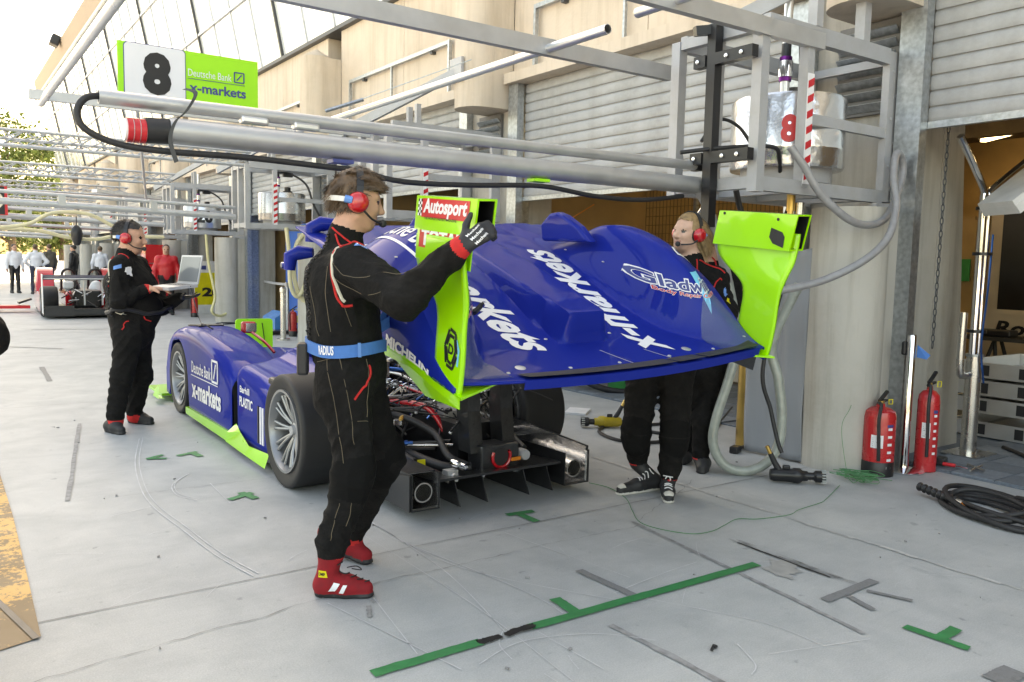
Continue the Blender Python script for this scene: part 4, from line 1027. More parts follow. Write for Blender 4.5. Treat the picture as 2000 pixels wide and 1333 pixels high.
def cover_p(u, v, e=0.0):
    """u across (|u|<=.9 top, beyond that down the flank), v along 0..2.1"""
    ax = abs(u); sg = 1 if u >= 0 else -1
    y = v + tail_y(min(ax,.9)*sg)*max(0,1-v/.35)
    if ax <= XW: x, z = u, cover_h(u, v)
    else:
        t = (ax-XW)/.4; zt = cover_h(XW*sg, v); lo = -.075-.09*sstep(.2,.9,v)
        if v > 1.25: lo = lo + .28*sstep(1.25,1.6,v)
        x = sg*(XW+.03*math.sin(min(1,t*2.2)*math.pi/2)); z = zt+(lo-zt)*t
    return (x, y, z)
def cover_w(u, v, e=0.0):
    p = Vector(cover_p(u, v))
    if e:
        du = Vector(cover_p(u+.004, v))-Vector(cover_p(u-.004, v)); dv = Vector(cover_p(u, v+.004))-Vector(cover_p(u, v-.004))
        n = du.cross(dv).normalized(); p = p + n*e
    return LW(*p)
us = sorted(set(list(np.linspace(-1.3,-.9,12))+list(np.linspace(-.9,.9,110))+list(np.linspace(.9,1.3,12))))
vs_ = sorted(set(list(np.linspace(0,.34,16))+list(np.linspace(.34,.39,8))+list(np.linspace(.39,2.1,64))))
sh = MB().grid(lambda u,v: cover_w(u,v), us, vs_).build('deck','blue_paint',cover)
m_ = sh.modifiers.new('thickness','SOLIDIFY'); m_.thickness = .010; m_.offset = -1
# lettering laid on the curved deck
def on_deck(cu, cv, du, dv, e=.003):
    """du: reading direction in (u,v); dv: letter-up direction"""
    return lambda x, y: cover_w(cu+du[0]*x+dv[0]*y, cv+du[1]*x+dv[1]*y, e)
letter(MB(),'x-markets',on_deck(.315,.80,(.03,1),(-1,.0)),w=1.27,h=.215,bold=.03,shear=.35,cut=.09).build('lettering','white_vinyl',sh)
letter(MB(),'x-markets',on_deck(-.36,.88,(.10,-1),(1,0)),w=1.15,h=.21,bold=.03,shear=.35,cut=.09).build('lettering','white_vinyl',sh)
letter(MB(),'Deutsche Bank',on_deck(.76,.98,(0,1),(-1,0)),w=.85,h=.115,bold=.01,cut=.12).build('lettering','white_vinyl',sh)
letter(MB(),'Deutsche Bank',on_deck(-.72,1.02,(0,-1),(1,0)),w=.85,h=.115,bold=.01,cut=.12).build('lettering','white_vinyl',sh)
for uu in (.845,-.805): MB().grid(lambda u,v: cover_w(u,v,.003),[uu-.006,uu+.006],list(np.linspace(.56,1.42,30))).build('rule','white_vinyl',sh)
for s, cu in ((1,.645),(-1,-.66)):
    def rear(x, z, e):
        lo_, hi_ = .02, .80
        for _ in range(24):
            mid = (lo_+hi_)/2
            if cover_h(x, mid) < z: lo_ = mid
            else: hi_ = mid
        return cover_w(x, (lo_+hi_)/2, e)
    P3 = [Vector((cu+.055,.28)),Vector((cu+.13,.275)),Vector((cu+.10,.10))]
    n = 10; idx = {}; vv = []; ff = []
    for i in range(n+1):
        for j in range(n+1-i):
            a = P3[0]*(1-(i+j)/n)+P3[1]*(i/n)+P3[2]*(j/n); idx[(i,j)] = len(vv); vv.append(rear(a[0],a[1],.0022))
    for i in range(n):
        for j in range(n-i):
            ff.append((idx[(i,j)],idx[(i+1,j)],idx[(i,j+1)]))
            if j < n-i-1: ff.append((idx[(i+1,j)],idx[(i+1,j+1)],idx[(i,j+1)]))
    MB().add(vv,ff).build('blue_triangle','cyan_vinyl',sh)
    def rl(cx_, cz_, e): return lambda x, y: rear(cx_+x, cz_+y+.12*x, e)
    letter(MB(),'Gladwin',rl(cu+.02,.215,.0035),w=.255,h=.066,bold=.06,cut=.08).build('lettering','white_vinyl',sh)
    letter(MB(),'Gladwin',rl(cu+.02,.215,.0048),w=.245,h=.055,bold=.02,cut=.08).build('lettering','navy_vinyl',sh)
    letter(MB(),'Body Repair Centre',rl(cu+.05,.172,.0048),w=.235,h=.026,bold=.045,cut=.12).build('lettering','white_vinyl',sh)
    letter(MB(),'Body Repair Centre',rl(cu+.05,.172,.006),w=.232,h=.022,bold=.01,cut=.12).build('lettering','red_vinyl',sh)
    # clear wheel window low on the tail of each hump
    def win(a, b_):
        u0, u1 = (.66,.885) if s > 0 else (-.885,-.64)
        vt = .30*math.sin(math.pi*min(1,max(0,a*.5+.5)) )
        return cover_w(u0+(u1-u0)*a, .045+(.05+.27*math.sin(math.pi*(.12+.76*a)))*b_, .005)
    MB().grid(win, list(np.linspace(0,1,14)), list(np.linspace(0,1,10))).build('clear_window','clear_plastic',sh)
    MB().lathe([(0,.004),(.018,.003),(.026,0)],cover_w(s*.50-.03,.16,.002),tuple(EZ),16).build('catch','aluminium',sh)
letter(MB(),'MICHELIN',on_deck(-1.225,.46,(0,-1),(1,0),.003),w=.46,h=.062,bold=.05,cut=.2).build('lettering','white_vinyl',sh)
# gurney flap: three dark strips on the trailing edge
for a, b_ in ((-.60,.22),(.235,.42),(.435,.86)):
    MB().grid(lambda u,v: cover_w(u,v,.006+.012*(1-v/.085)), list(np.linspace(a,b_,20)), [0,.042,.085]).build('gurney_flap','black_rubber',sh)
mb = MB()
pts = list(np.linspace(-.62,.86,30))
for k in range(29):
    p0, p1 = Vector(cover_p(pts[k],0)), Vector(cover_p(pts[k+1],0))
    q = [p0+Vector((0,-.004,.003)),p1+Vector((0,-.004,.003)),p1+Vector((0,-.004,-.04)),p0+Vector((0,-.004,-.04))]
    mb.add([LW(*x) for x in q],[(0,1,2,3)])
mb.build('tail_lip','blue_paint',sh)
# lime band along the lower flank
for s in (-1,1):
    MB().grid(lambda u,v: cover_w(u,v,.0025*1), [s*1.245,s*1.27,s*1.299] , list(np.linspace(.02,.95,24))).build('lime_band','lime',sh)
for uu in (-.86,-.62,-.3,-.02,.3,.62,.86):
    for v_ in (.115,):
        MB().lathe([(0,.003),(.007,.003),(.010,0)],cover_w(uu,v_,.001),tuple(EZ),10).build('fastener','aluminium',sh)
for uu,v_ in ((.52,.95),(.50,1.3),(.86,.75),(.87,1.05),(-.52,.95),(-.86,.8),(.2,.42),(-.2,.42)): MB().lathe([(0,.003),(.007,.003),(.010,0)],cover_w(uu,v_,.001),tuple(EZ),10).build('fastener','aluminium',sh)
for u0,v0,u1,v1 in ((.05,.06,.0,.26),(.30,.06,.24,.22)): MB().grid(lambda u,v: cover_w(u0+(u1-u0)*v+u, v0+(v1-v0)*v, .0015), [-.003,.003], list(np.linspace(0,1,10))).build('scuff','grey_paint',sh)
# intake scoops at the front of each hump
for s in (-1,1):
    sc_ = MB().prism([(.98,.30),(1.46,.18),(1.50,.28),(1.42,.365),(1.35,.39),(1.28,.39),(1.12,.36)],LW(s*.45-.03,0,0),EY,EZ,EX,.07).build('scoop','blue_paint',sh)
    bv = sc_.modifiers.new('round','BEVEL'); bv.width = .02; bv.segments = 3
if True:
    # rolled front lips of the left arch
    for cx_, cy_, cz_ in ((-.84,1.92,.13),(-.90,2.12,-.10)):
        MB().tube([LW(cx_-.05,cy_,cz_-.06),LW(cx_-.04,cy_+.02,cz_+.02),LW(cx_+.01,cy_,cz_+.05),LW(cx_+.08,cy_-.04,cz_+.06)],[.035,.045,.045,.03],14).build('arch_lip','blue_paint',sh)
    MB().tube([LW(-.99,2.16,-.14),LW(-.95,2.16,-.14)],.02,10).build('hinge','chrome',sh)
# endplates
def endplate(s):
    xo = .915*s
    FR = [(-.05,.20),(.08,.213),(.15,.217),(.22,.225),(.27,.25),(.305,.31),(.335,.385),(.375,.45),(.43,.478),(.56,.485)]
    RE = [(-.05,-.025),(0,-.03),(.12,-.025),(.27,-.008),(.40,-.016),(.46,-.02),(.56,.0)]
    def P(t, z):
        y0_, y1_ = interp(RE,z), interp(FR,z); y = y0_+(y1_-y0_)*t
        return LW(xo + s*(.045*sstep(.30,.55,z)*(1-t)**1.5), y, z - (.05*(1-t) if z < -.04 else 0)*0 + (.05-.10*t)*sstep(.45,.55,z))
    ep = MB().grid(P, list(np.linspace(0,1,14)), list(np.linspace(-.05,.555,44)))
    o = ep.build('endplate','lime',cover)
    m_ = o.modifiers.new('thickness','SOLIDIFY'); m_.thickness = .014; m_.offset = 0
    # hollow box on top, open at the rear
    y0,y1,z0,z1 = -.01,.50,.47,.655
    x0, x1 = (xo-.02, xo+.085) if s > 0 else (xo-.012, xo+.075)
    def tl(z,y): return z + (.05-.10*(y-y0)/(y1-y0)) - .0
    if s < 0: z0, z1 = .57,.715
    def sheet(a, m='lime', nm='box_side'): MB().add([LW(*p) for p in a[0]],a[1]).build(nm,m,o)
    def slab(xa,xb,m='lime',nm='box_side'):
        q = [(xa,y0,tl(z0,y0)),(xa,y1,tl(z0,y1)),(xa,y1,tl(z1,y1)),(xa,y0,tl(z1,y0)),(xb,y0,tl(z0,y0)),(xb,y1,tl(z0,y1)),(xb,y1,tl(z1,y1)),(xb,y0,tl(z1,y0))]
        MB().add([LW(*p) for p in q],[(0,1,2,3),(7,6,5,4),(0,4,5,1),(1,5,6,2),(2,6,7,3),(3,7,4,0)]).build(nm,m,o)
    slab(x0,x0+.008); slab(x1-.008,x1)
    for za,zb,nm in ((z1-.008,z1,'box_top'),(z0,z0+.008,'box_floor')):
        q = [(x0+.0085,y0,tl(za,y0)),(x1-.0085,y0,tl(za,y0)),(x1-.0085,y1,tl(za,y1)),(x0+.0085,y1,tl(za,y1)),(x0+.0085,y0,tl(zb,y0)),(x1-.0085,y0,tl(zb,y0)),(x1-.0085,y1,tl(zb,y1)),(x0+.0085,y1,tl(zb,y1))]
        MB().add([LW(*p) for p in q],[(0,3,2,1),(4,5,6,7),(0,1,5,4),(1,2,6,5),(2,3,7,6),(3,0,4,7)]).build(nm,'lime',o)
    # dark liner
    q = [(x0+.010,y0+.004,tl(z0+.010,y0)),(x1-.010,y0+.004,tl(z0+.010,y0)),(x1-.010,y0+.004,tl(z1-.010,y0)),(x0+.010,y0+.004,tl(z1-.010,y0)),
         (x0+.010,y1-.004,tl(z0+.010,y1)),(x1-.010,y1-.004,tl(z0+.010,y1)),(x1-.010,y1-.004,tl(z1-.010,y1)),(x0+.010,y1-.004,tl(z1-.010,y1))]
    MB().add([LW(*p) for p in q],[(0,1,5,4),(1,2,6,5),(2,3,7,6),(3,0,4,7),(4,5,6,7)]).build('box_liner','black_plastic',o)
    q = [(x0+.002,y1+.001,tl(z0,y1)),(x1-.002,y1+.001,tl(z0,y1)),(x1-.002,y1+.001,tl(z1,y1)),(x0+.002,y1+.001,tl(z1,y1))]
    MB().add([LW(*p) for p in q],[(0,1,2,3)]).build('box_front','lime',o)
    return o, x0, x1, tl
epR, rx0, rx1, tlR = endplate(1)
epL, lx0, lx1, tlL = endplate(-1)
# openings and bolts on the right box, inner face
hole = [(.03,.545),(.10,.55),(.13,.575),(.13,.625),(.055,.62),(.035,.60)]
MB().add([LW(rx0-.002,y,z-.02) for y,z in hole],[tuple(range(6))]).build('box_opening','black_rubber',epR)
for y,z in ((.46,.60),(.10,.655)): MB().lathe([(0,.002),(.008,.002),(.008,0)],LW(rx0-.001,y,z),tuple(-EX),10).build('bolt','black_rubber',epR)
# stickers on the left endplate, outer face
def ep_fn(cy, cz, off): return lambda x, y: LW(lx0-off, cy-x, cz+y+(.10*(x)/.51))
def sticker(y0, y1, z0, z1, m, off=.002):
    pts = []
    for y,z in ((y1,z0),(y0,z0),(y0,z1),(y1,z1)): pts.append(LW(lx0-off, y, z+.05-.10*(y+.01)/.51))
    MB().add(pts,[(0,1,2,3)]).build('sticker',m,epL)
sticker(.04,.44,.625,.705,'red_vinyl')
letter(MB(),'Autosport',ep_fn(.24,.667,.0035),w=.37,h=.08,bold=.04,shear=.1).build('lettering','white_vinyl',epL)
letter(MB(),"THE WORLD'S FASTEST MAGAZINE",ep_fn(.27,.618,.0035),w=.28,h=.012,bold=.01).build('lettering','black_vinyl',epL)
for i in range(3):
    for j in range(6):
        if (i+j) % 2: sticker(.475-.012*i-.012,.475-.012*i,.63+.012*j,.642+.012*j,'black_vinyl',.0025)
        else: sticker(.475-.012*i-.012,.475-.012*i,.63+.012*j,.642+.012*j,'white_vinyl',.0025)
# second sticker hangs on the fin skirt below the box
sk = [(.475,.42),(.0,.50),(.0,.655),(.475,.565)]
MB().prism([(a,b_-.02) for a,b_ in sk],LW(lx0+.004,0,0),EY,EZ,EX,.006).build('skirt','lime',epL)
MB().add([LW(lx0+.002,y,z) for y,z in ((.45,.455),(.05,.53),(.05,.625),(.45,.55))],[(0,1,2,3)]).build('sticker','red_vinyl',epL)
letter(MB(),'TOTAL',lambda x,y: LW(lx0+.0005,.25-x,.54+y+.19*x),w=.36,h=.075,bold=.05).build('lettering','white_vinyl',epL)
# knot logo with D
def fin_fn(cy, cz): return lambda x, y: LW(-.915-.0095, cy-x, cz+y)
fn = fin_fn(.075,.125)
for r_, ph, m in ((.085,0,'black_vinyl'),(.062,.5,'black_vinyl')):
    mb = MB()
    for k in range(3):
        a0 = 2*math.pi*k/3+ph*2.1; pts = [(.62*r_*math.cos(a0+t), 1.05*r_*math.sin(a0+t)) for t in (0,math.pi/3,2*math.pi/3*.93)]
        for p,q in zip(pts,pts[1:]):
            d = Vector((q[0]-p[0],q[1]-p[1])).normalized(); nn = Vector((-d.y,d.x))*.0075
            mb.add([fn(p[0]-nn.x,p[1]-nn.y),fn(q[0]-nn.x,q[1]-nn.y),fn(q[0]+nn.x,q[1]+nn.y),fn(p[0]+nn.x,p[1]+nn.y)],[(0,1,2,3)])
    mb.build('logo_knot',m,epL)
letter(MB(),'D',fn,h=.045,bold=.04).build('lettering','black_vinyl',epL)
MB().add([fn(.045,.06),fn(.072,.02),fn(.072,-.05),fn(.058,-.05),fn(.058,.015),fn(.035,.05)],[(0,1,2,3,4,5)]).build('logo_bar','cyan_vinyl',epL)
# lime foot plates where endplates meet the tail
for s in (-1,1):
    pts = [(-.93*s if False else .93*s,.20,-.05),(.93*s,-.06,-.035),(.64*s,.06,-.03),(.72*s,.20,-.055)]
    MB().add([LW(*p) for p in pts]+[LW(p[0],p[1],p[2]-.01) for p in pts],[(0,1,2,3),(7,6,5,4),(0,4,5,1),(1,5,6,2),(2,6,7,3),(3,7,4,0)]).build('foot_plate','lime',cover)
MB().add([LW(-.935,.72,-.10),LW(-.935,-.06,-.035),LW(-.93,-.06,-.085),LW(-.90,.3,-.19)],[(0,1,2,3)]).build('side_skirt','lime',cover)
MB().prism([(.62,-.04),(.86,-.04),(.86,-.13)],LW(0,.0,0),EX,EZ,EY,.06).build('corner_bracket','carbon',cover)


# ================================================================ props on and beside the apron
mb = MB()
us_, vs2 = list(np.linspace(0,1,20)), list(np.linspace(0,1,30))
def tarp_fn(u, v):
    fold = .03*math.sin(u*9+1.3*v)+.018*math.sin(u*19+3*v)+.01*math.sin(v*14+u*5)
    return (5.23+.04*u-fold*(.5+.5*v)+.02*math.sin(v*3), 4.16-.50*u+.02*math.sin(v*4), .015+1.60*v-.04*math.sin(u*3.1)*v)
o = mb.grid(tarp_fn, us_, vs2).build('tarpaulin','tarp_grey'); m_ = o.modifiers.new('thickness','SOLIDIFY'); m_.thickness = .006
tag(o,'grey tarpaulin hanging beside the round column','tarpaulin')
# clear hose loop
r_ = (4.594, 3.656, 0.0)
one('clear_hose', MB().tube(smooth_path([(4.52,3.80,1.36),(4.606, 3.767, 0.965),(4.552, 3.774, 0.695),(4.461, 3.803, 0.388),(4.44, 3.798, 0.216),(4.491, 3.747, 0.081),(4.601, 3.663, 0.031),(4.726, 3.58, 0.08),(4.813, 3.534, 0.219),(4.842, 3.539, 0.434),(4.831, 3.576, 0.684),(4.805, 3.623, 0.934),(4.88,3.48,1.35)],8),.034,14), 'hose_clear', 'clear ribbed hose hanging in a loop down to the floor', 'hose')
# wheel guns
def gun(loc, rz, m, label, lean=0):
    t = thing('wheel_gun', label, 'wheel gun', loc, 'air wheel guns on the floor', rz)
    L = lambda mb,nm,m_,p=None: mb.build(nm,m_,p or t,local=True)
    b_ = L(MB().lathe([(0,-.13),(.035,-.125),(.045,-.10),(.045,.02),(.052,.03),(.052,.07),(.036,.09),(.034,.12),(0,.12)],(0,0,.055),(1,0,0),20),'body',m)
    L(MB().lathe([(.026,.12),(.026,.16),(.040,.175),(.042,.235),(.033,.235),(.033,.20),(0,.20)],(0,0,.055),(1,0,0),20),'socket','black_paint')
    for k in range(14):
        a = 2*math.pi*k/14; L(MB().cbox((.225,.043*math.cos(a),.055+.043*math.sin(a)),(.03,.008,.008)),'socket_tooth','galvanised',b_)
    L(MB().tube([(-.05,0,.06),(-.10,.0,.14),(-.13,0,.20)],[.022,.020,.017],12),'handle','black_rubber')
    L(MB().tube([(-.13,0,.20),(-.155,0,.25)],.014,10),'air_fitting','brass')
    L(MB().cbox((-.02,0,.11),(.05,.03,.03),bev=.008),'trigger_block','black_plastic')
    return t
gun((4.716, 3.365, 0.0), R(-42), 'black_paint', 'black wheel gun lying by the round column')
gun((4.901, 5.415, 0.0), R(150), 'yellow_tool', 'yellow and black wheel gun on the floor behind the car')
one('air_hose', MB().tube(smooth_path([(4.80,3.55,1.36),(4.652, 3.573, 0.767),(4.685, 3.517, 0.487),(4.683, 3.445, 0.279),(4.689, 3.411, 0.203)],8),.014,10), 'black_rubber', 'black air hose dropping from the near cage to the wheel gun', 'hose')
hp = [(5.228, 5.503, 0.0),(4.981, 5.476, 0.0),(4.672, 5.264, 0.0),(4.588, 4.913, 0.0),(4.757, 4.728, 0.0),(5.1, 4.711, 0.0),(5.501, 5.025, 0.0),(5.398, 5.243, 0.0),(5.131, 5.233, 0.0),(5.099, 4.949, 0.0),(5.49, 4.776, 0.0),(6.692, 5.496, 0.0)]
one('air_hose', MB().tube([Vector((p.x,p.y,.016)) for p in smooth_path(hp,8)],.014,8), 'black_rubber', 'black air hose coiled behind the blond mechanic', 'hose')
one('paper_pad', MB().cbox(Vector((5.157, 6.138, 0.0))+Vector((0,0,.012)),(.30,.21,.02),Matrix.Rotation(R(40),3,'Z')), 'white_plain', 'white paper pad on the floor beside the rear tyre', 'paper')
one('black_box', MB().cbox(Vector((5.124, 4.158, 0.0))+Vector((0,0,.028)),(.10,.07,.055),Matrix.Rotation(R(20),3,'Z'),bev=.01).bar(Vector((5.153, 4.162, 0.0))+Vector((0,0,.03)),Vector((5.358, 4.252, 0.0))+Vector((0,0,.01)),.02), 'black_plastic', 'small black gadget in front of the grey tarpaulin', 'box')
# fire extinguishers
def extinguisher(loc, r_, h, label, base=True, hose=1, name='fire_extinguisher', lab=True, rz=0):
    t = thing(name, label, 'extinguisher', loc, 'fire extinguishers', rz)
    L = lambda mb,nm,m_: mb.build(nm,m_,t,local=True)
    z0 = .10 if base else .0
    prof = [(0,z0),(r_,z0+.005),(r_,h*.78),(r_*.92,h*.85),(r_*.6,h*.895),(r_*.28,h*.91),(r_*.26,h*.95),(0,h*.95)]
    L(MB().lathe(prof,(0,0,0),n=32),'cylinder','red_ext')
    if base: L(MB().lathe([(0,0),(r_*1.02,0),(r_*1.02,.10),(r_*.99,.105),(0,.105)],(0,0,0),n=32),'base_ring','black_plastic')
    L(MB().tube([(0,0,h*.93),(0,0,h*.985)],r_*.2,12),'valve','brass')
    L(MB().bar((-.02,0,h*.985),(.075,.0,h*1.10),.022,.018).bar((-.02,0,h*.965),(.07,0,h*.985),.02,.014),'lever','black_plastic')
    L(MB().tube(smooth_path([(-.03,-.0,h*.96),(-r_*.8,-r_*.5,h*.95),(-r_*1.05,-r_*.55,h*.75),(-r_*.98,-r_*.6,h*.4),(-r_*.92,-r_*.6,.12)],6),.012,8),'discharge_hose','black_rubber')
    L(MB().tube([(.05,-.03,h*1.0),(.08,-.04,h*1.0),(.08,-.04,h*.94),(.05,-.03,h*.94),(.05,-.03,h*1.0)],.004,5),'safety_ring','yellow_vinyl')
    if lab:
        def cyl(a0): return lambda x,y: ((r_+.002)*math.cos(a0+x/r_),(r_+.002)*math.sin(a0+x/r_),y)
        def lbl(a0,z,w,hh,m,nm):
            f = cyl(a0); mb = MB(); n = 8
            mb.grid(lambda u,v: f(u,v),list(np.linspace(-w/2,w/2,n)),[z-hh/2,z+hh/2]); return L(mb,nm,m)
        am = math.atan2(-loc[1],-loc[0])-rz
        lbl(am-.10,h*.47,r_*.75,h*.17,'white_vinyl','label')
        f = cyl(am-.10); mb = MB()
        for k in range(6): mb.grid(lambda u,v: Vector(f(u,v))*1+Vector((math.cos(am),math.sin(am),0))*.001,[-r_*.28,r_*.22-.01*(k%3)],[h*.51-k*.014,h*.513-k*.014+.003])
        L(mb,'small_print','grey_paint')
        f2 = cyl(am+.72); mb = MB()
        for k in range(6): L(MB().grid(lambda u,v: f2(u,v),[-r_*.16,r_*.16],[h*.62-k*.055,h*.62-k*.055+.018]),'instruction_line','white_vinyl')
        lbl(am+.72,h*.68,r_*.45,h*.035,'navy_vinyl','label_header')
    return t
extinguisher((5.493, 3.19, 0.0), .108, .54, 'red powder extinguisher with black base beside the round column')
extinguisher((5.90,3.06,0), .075, .66, 'tall red extinguisher behind the chrome post', base=False)
extinguisher((5.5,14.9,0), .075, .52, 'small red extinguisher in front of the blue panel', lab=False)
extinguisher((5.15,20.6,0), .085, .55, 'small red extinguisher beside the pier behind the laptop', lab=False)
# chrome stanchion with webbing head
t = thing('stanchion', 'chrome stanchion post with round foot by the open garage', 'stanchion', (5.74,3.13,0))
MB().lathe([(0,0),(.135,0),(.14,.012),(.12,.022),(.03,.035),(0,.035)],(5.74,3.13,0),n=32).build('foot','chrome',t)
MB().lathe([(.036,.03),(.032,.05),(.030,.10),(.030,.99),(.026,1.0),(0,1.0)],(5.74,3.13,0),n=24).build('post','chrome',t)
MB().cbox((5.735,3.175,.90),(.05,.035,.10),bev=.012).build('belt_head','black_plastic',t)
MB().add([(5.765,3.10,.93),(5.80,3.02,.86),(5.77,3.03,.83),(5.76,3.10,.84)],[(0,1,2,3)]).build('belt_end','blue_belt',t)
# hose coil with handle at the right edge
pts = []
cc = Vector((5.092, 2.284, 0.0))
for k in range(150):
    a = k*.21; rr = .30+.05*math.sin(k*.043*2)+.03*math.sin(a*.37); c_ = cc+Vector((.06*math.sin(k*.09)+.10,-.05*math.cos(k*.07)-.04,0))
    pts.append((c_.x+rr*.75*math.cos(a)+.1*math.sin(a), c_.y+rr*1.05*math.sin(a), .018+.0006*k*(.5+.5*math.sin(a*1.3))))
t = thing('coiled_hose', 'coiled black hose with ribbed grip at the right edge', 'hose', (cc.x,cc.y,0))
MB().tube(pts,.0165,10).build('hose','black_rubber',t)
g0, g1 = Vector((5.222, 2.728, 0.0))+Vector((0,0,.055)), Vector((5.094, 2.427, 0.0))+Vector((0,0,.05))
gd = (g1-g0).normalized()
prof = []
for k in range(30): prof.append((.024+.006*math.cos(k*1.6), k*(g1-g0).length/29))
MB().lathe([(0,0)]+prof+[(0,(g1-g0).length)],g0,tuple(gd),14).build('grip','black_plastic',t)
MB().tube([g1,g1+gd*.05],.020,12).build('collar','steel_brushed',t); MB().tube([g1+gd*.05,g1+gd*.09],.016,12).build('band','orange_vinyl',t); MB().tube([g1+gd*.09,g1+gd*.17],.012,12).build('swivel','aluminium',t)
# green string: tangle and trail
pts = []; random.seed(5)
c_ = Vector((5.195, 3.14, 0.0))
for k in range(60):
    a = k*1.9; pts.append((c_.x+.13*math.cos(a)*random.uniform(.4,1.2)+.05*math.sin(k), c_.y+.16*math.sin(a*1.1)*random.uniform(.4,1.2), .012+random.uniform(0,.05)))
tr = [(4.954, 3.133, 0.0),(4.562, 2.978, 0.0),(4.457, 2.951, 0.0),(4.224, 2.932, 0.0),(4.082, 2.9, 0.0),(3.858, 2.946, 0.0),(3.755, 3.009, 0.0),(3.601, 2.973, 0.0),(3.455, 2.939, 0.0),(3.325, 2.969, 0.0),(3.237, 3.114, 0.0),(3.228, 3.266, 0.0),(3.34, 3.446, 0.0),(3.49, 3.664, 0.0),(3.56, 3.894, 0.0),(3.526, 4.059, 0.0)]
one('green_string', MB().tube(smooth_path(pts,5),.0022,4).tube([Vector((p.x,p.y,.006)) for p in smooth_path(tr,8)],.0022,4), 'string_green', 'tangle of thin green string trailing across the floor', 'string')
one('hanging_string', MB().tube(smooth_path([(5.78, 3.543, 1.852),(5.6, 3.472, 1.335),(5.5, 3.437, 0.999),(5.35, 3.324, 0.535),(5.2,3.3,.35),(5.22,3.25,.02)],8),.002,4), 'string_green', 'thin green thread hanging down the face of the column', 'string')
# hand tools on the tiles
one('screwdriver', MB().tube([(6.029, 2.992, 0.05),(6.046, 2.911, 0.05)],.014,10).tube([(6.046, 2.911, 0.05),(6.031, 2.816, 0.05)],.004,6,mi=1), ['red_vinyl','chrome'], 'red handled screwdriver on the garage tiles', 'screwdriver')
one('tool_case', MB().cbox((6.071, 3.029, 0.06),(.11,.07,.05),Matrix.Rotation(R(15),3,'Z'),bev=.008), 'black_plastic', 'small black case beside the screwdriver', 'case')
one('pliers', MB().tube([(6.183, 2.889, 0.045),(6.135, 2.812, 0.045),(6.095, 2.733, 0.045)],.010,8).tube([(6.245, 2.817, 0.045),(6.122, 2.806, 0.048),(6.005, 2.786, 0.045)],.008,8), 'steel_brushed', 'steel pliers lying on the garage tiles', 'pliers')
one('litter', MB().cbox(Vector((2.38, 1.994, 0.0))+Vector((0,0,.008)),(.05,.010,.006),Matrix.Rotation(R(30),3,'Z')).cbox(Vector((2.395, 1.995, 0.0))+Vector((0,0,.008)),(.014,.012,.008)), 'black_rubber', 'scrap of black rubber on the foreground concrete', 'litter')

# ---------------- garage interior
tile_light = MB().cbox((0,0,0),(.292,.292,.012)).mesh('tile','tile_blue_light'); tile_dark = MB().cbox((0,0,0),(.292,.292,.012)).mesh('tile','tile_blue')
fl_ = struct(MB().box((5.955,-1.0,.002),(11,8.2,.012)).build('garage_floor','tile_blue')); fl_['_o'] = (0,0,0)
nt_ = 0
for i in range(12):
    for j in range(32):
        x, y = 6.11+.30*i, -.85+.30*j
        if y > 8 or nt_ >= 298: continue
        if 2.2 < y < 3.7 and x < 7.1 and y > 3.2: continue
        if not ((.2 < y < 3.3 and x < 9) or (5.0 < y < 7.9 and x < 8.2)): continue
        t = bpy.data.objects.new('tile', tile_dark if (i+j) % 2 else tile_light); COL.objects.link(t); t.parent = fl_; t.location = (x,y,.0185); nt_ += 1
t = thing('door_chain', 'dark hand chain of the open roller shutter', 'chain', (6.15,3.17,1.0))
lk = None
for k in range(34):
    z = 2.5-k*.048; c_ = Vector((6.16-.004*k,3.19-.0018*k,z)); rot = k % 2
    ring = [c_+(Vector((math.cos(a)*.011,0,math.sin(a)*.030)) if rot else Vector((0,math.cos(a)*.011,math.sin(a)*.030))) for a in np.linspace(0,2*math.pi,10,endpoint=False)]
    MB().tube(ring,.0042,5,closed=True).build('link','mullion_dark',t)
# steel lighting mast with forked top
t = thing('lighting_mast', 'polished steel mast with forked arms just inside the open garage', 'mast', (6.66,3.12,0))
MB().box((6.50,2.98,.024),(6.84,3.26,.034)).build('base_plate','steel_brushed',t)
MB().tube([(6.66,3.12,.034),(6.66,3.12,.80)],.058,20).build('sleeve','steel_brushed',t)
MB().lathe([(.058,.80),(.066,.80),(.066,.82),(.03,.83)],(6.66,3.12,0),n=20).build('collar','galvanised',t)
for dx in (-.032,.032): MB().tube([(6.66+dx,3.12,.81),(6.66+dx*1.2,3.12,2.05)],.030,16).build('upright','chrome',t)
MB().tube(smooth_path([(6.622,3.12,2.05),(6.58,3.12,2.12),(6.2,3.12,2.45)],4),.026,12).build('arm','chrome',t); MB().tube(smooth_path([(6.70,3.12,2.05),(6.76,3.10,2.13),(7.3,2.9,2.55)],4),.026,12).build('arm','chrome',t)
for z in (1.0,1.6,1.95): MB().lathe([(.0,-.012),(.07,-.012),(.07,.012),(0,.012)],(6.66,3.12,z),n=16).build('clamp','black_paint',t)
MB().tube(smooth_path([(6.70,3.07,1.75),(6.66,3.06,1.3),(6.60,3.05,.9),(6.66,3.04,.6)],6),.008,6).build('lead','blue_anod',t)
MB().tube(smooth_path([(6.44,3.12,1.15),(6.44,3.12,.72),(6.50,3.12,.66),(6.58,3.12,.66)],6),.028,12).build('side_pipe','steel_brushed',t)
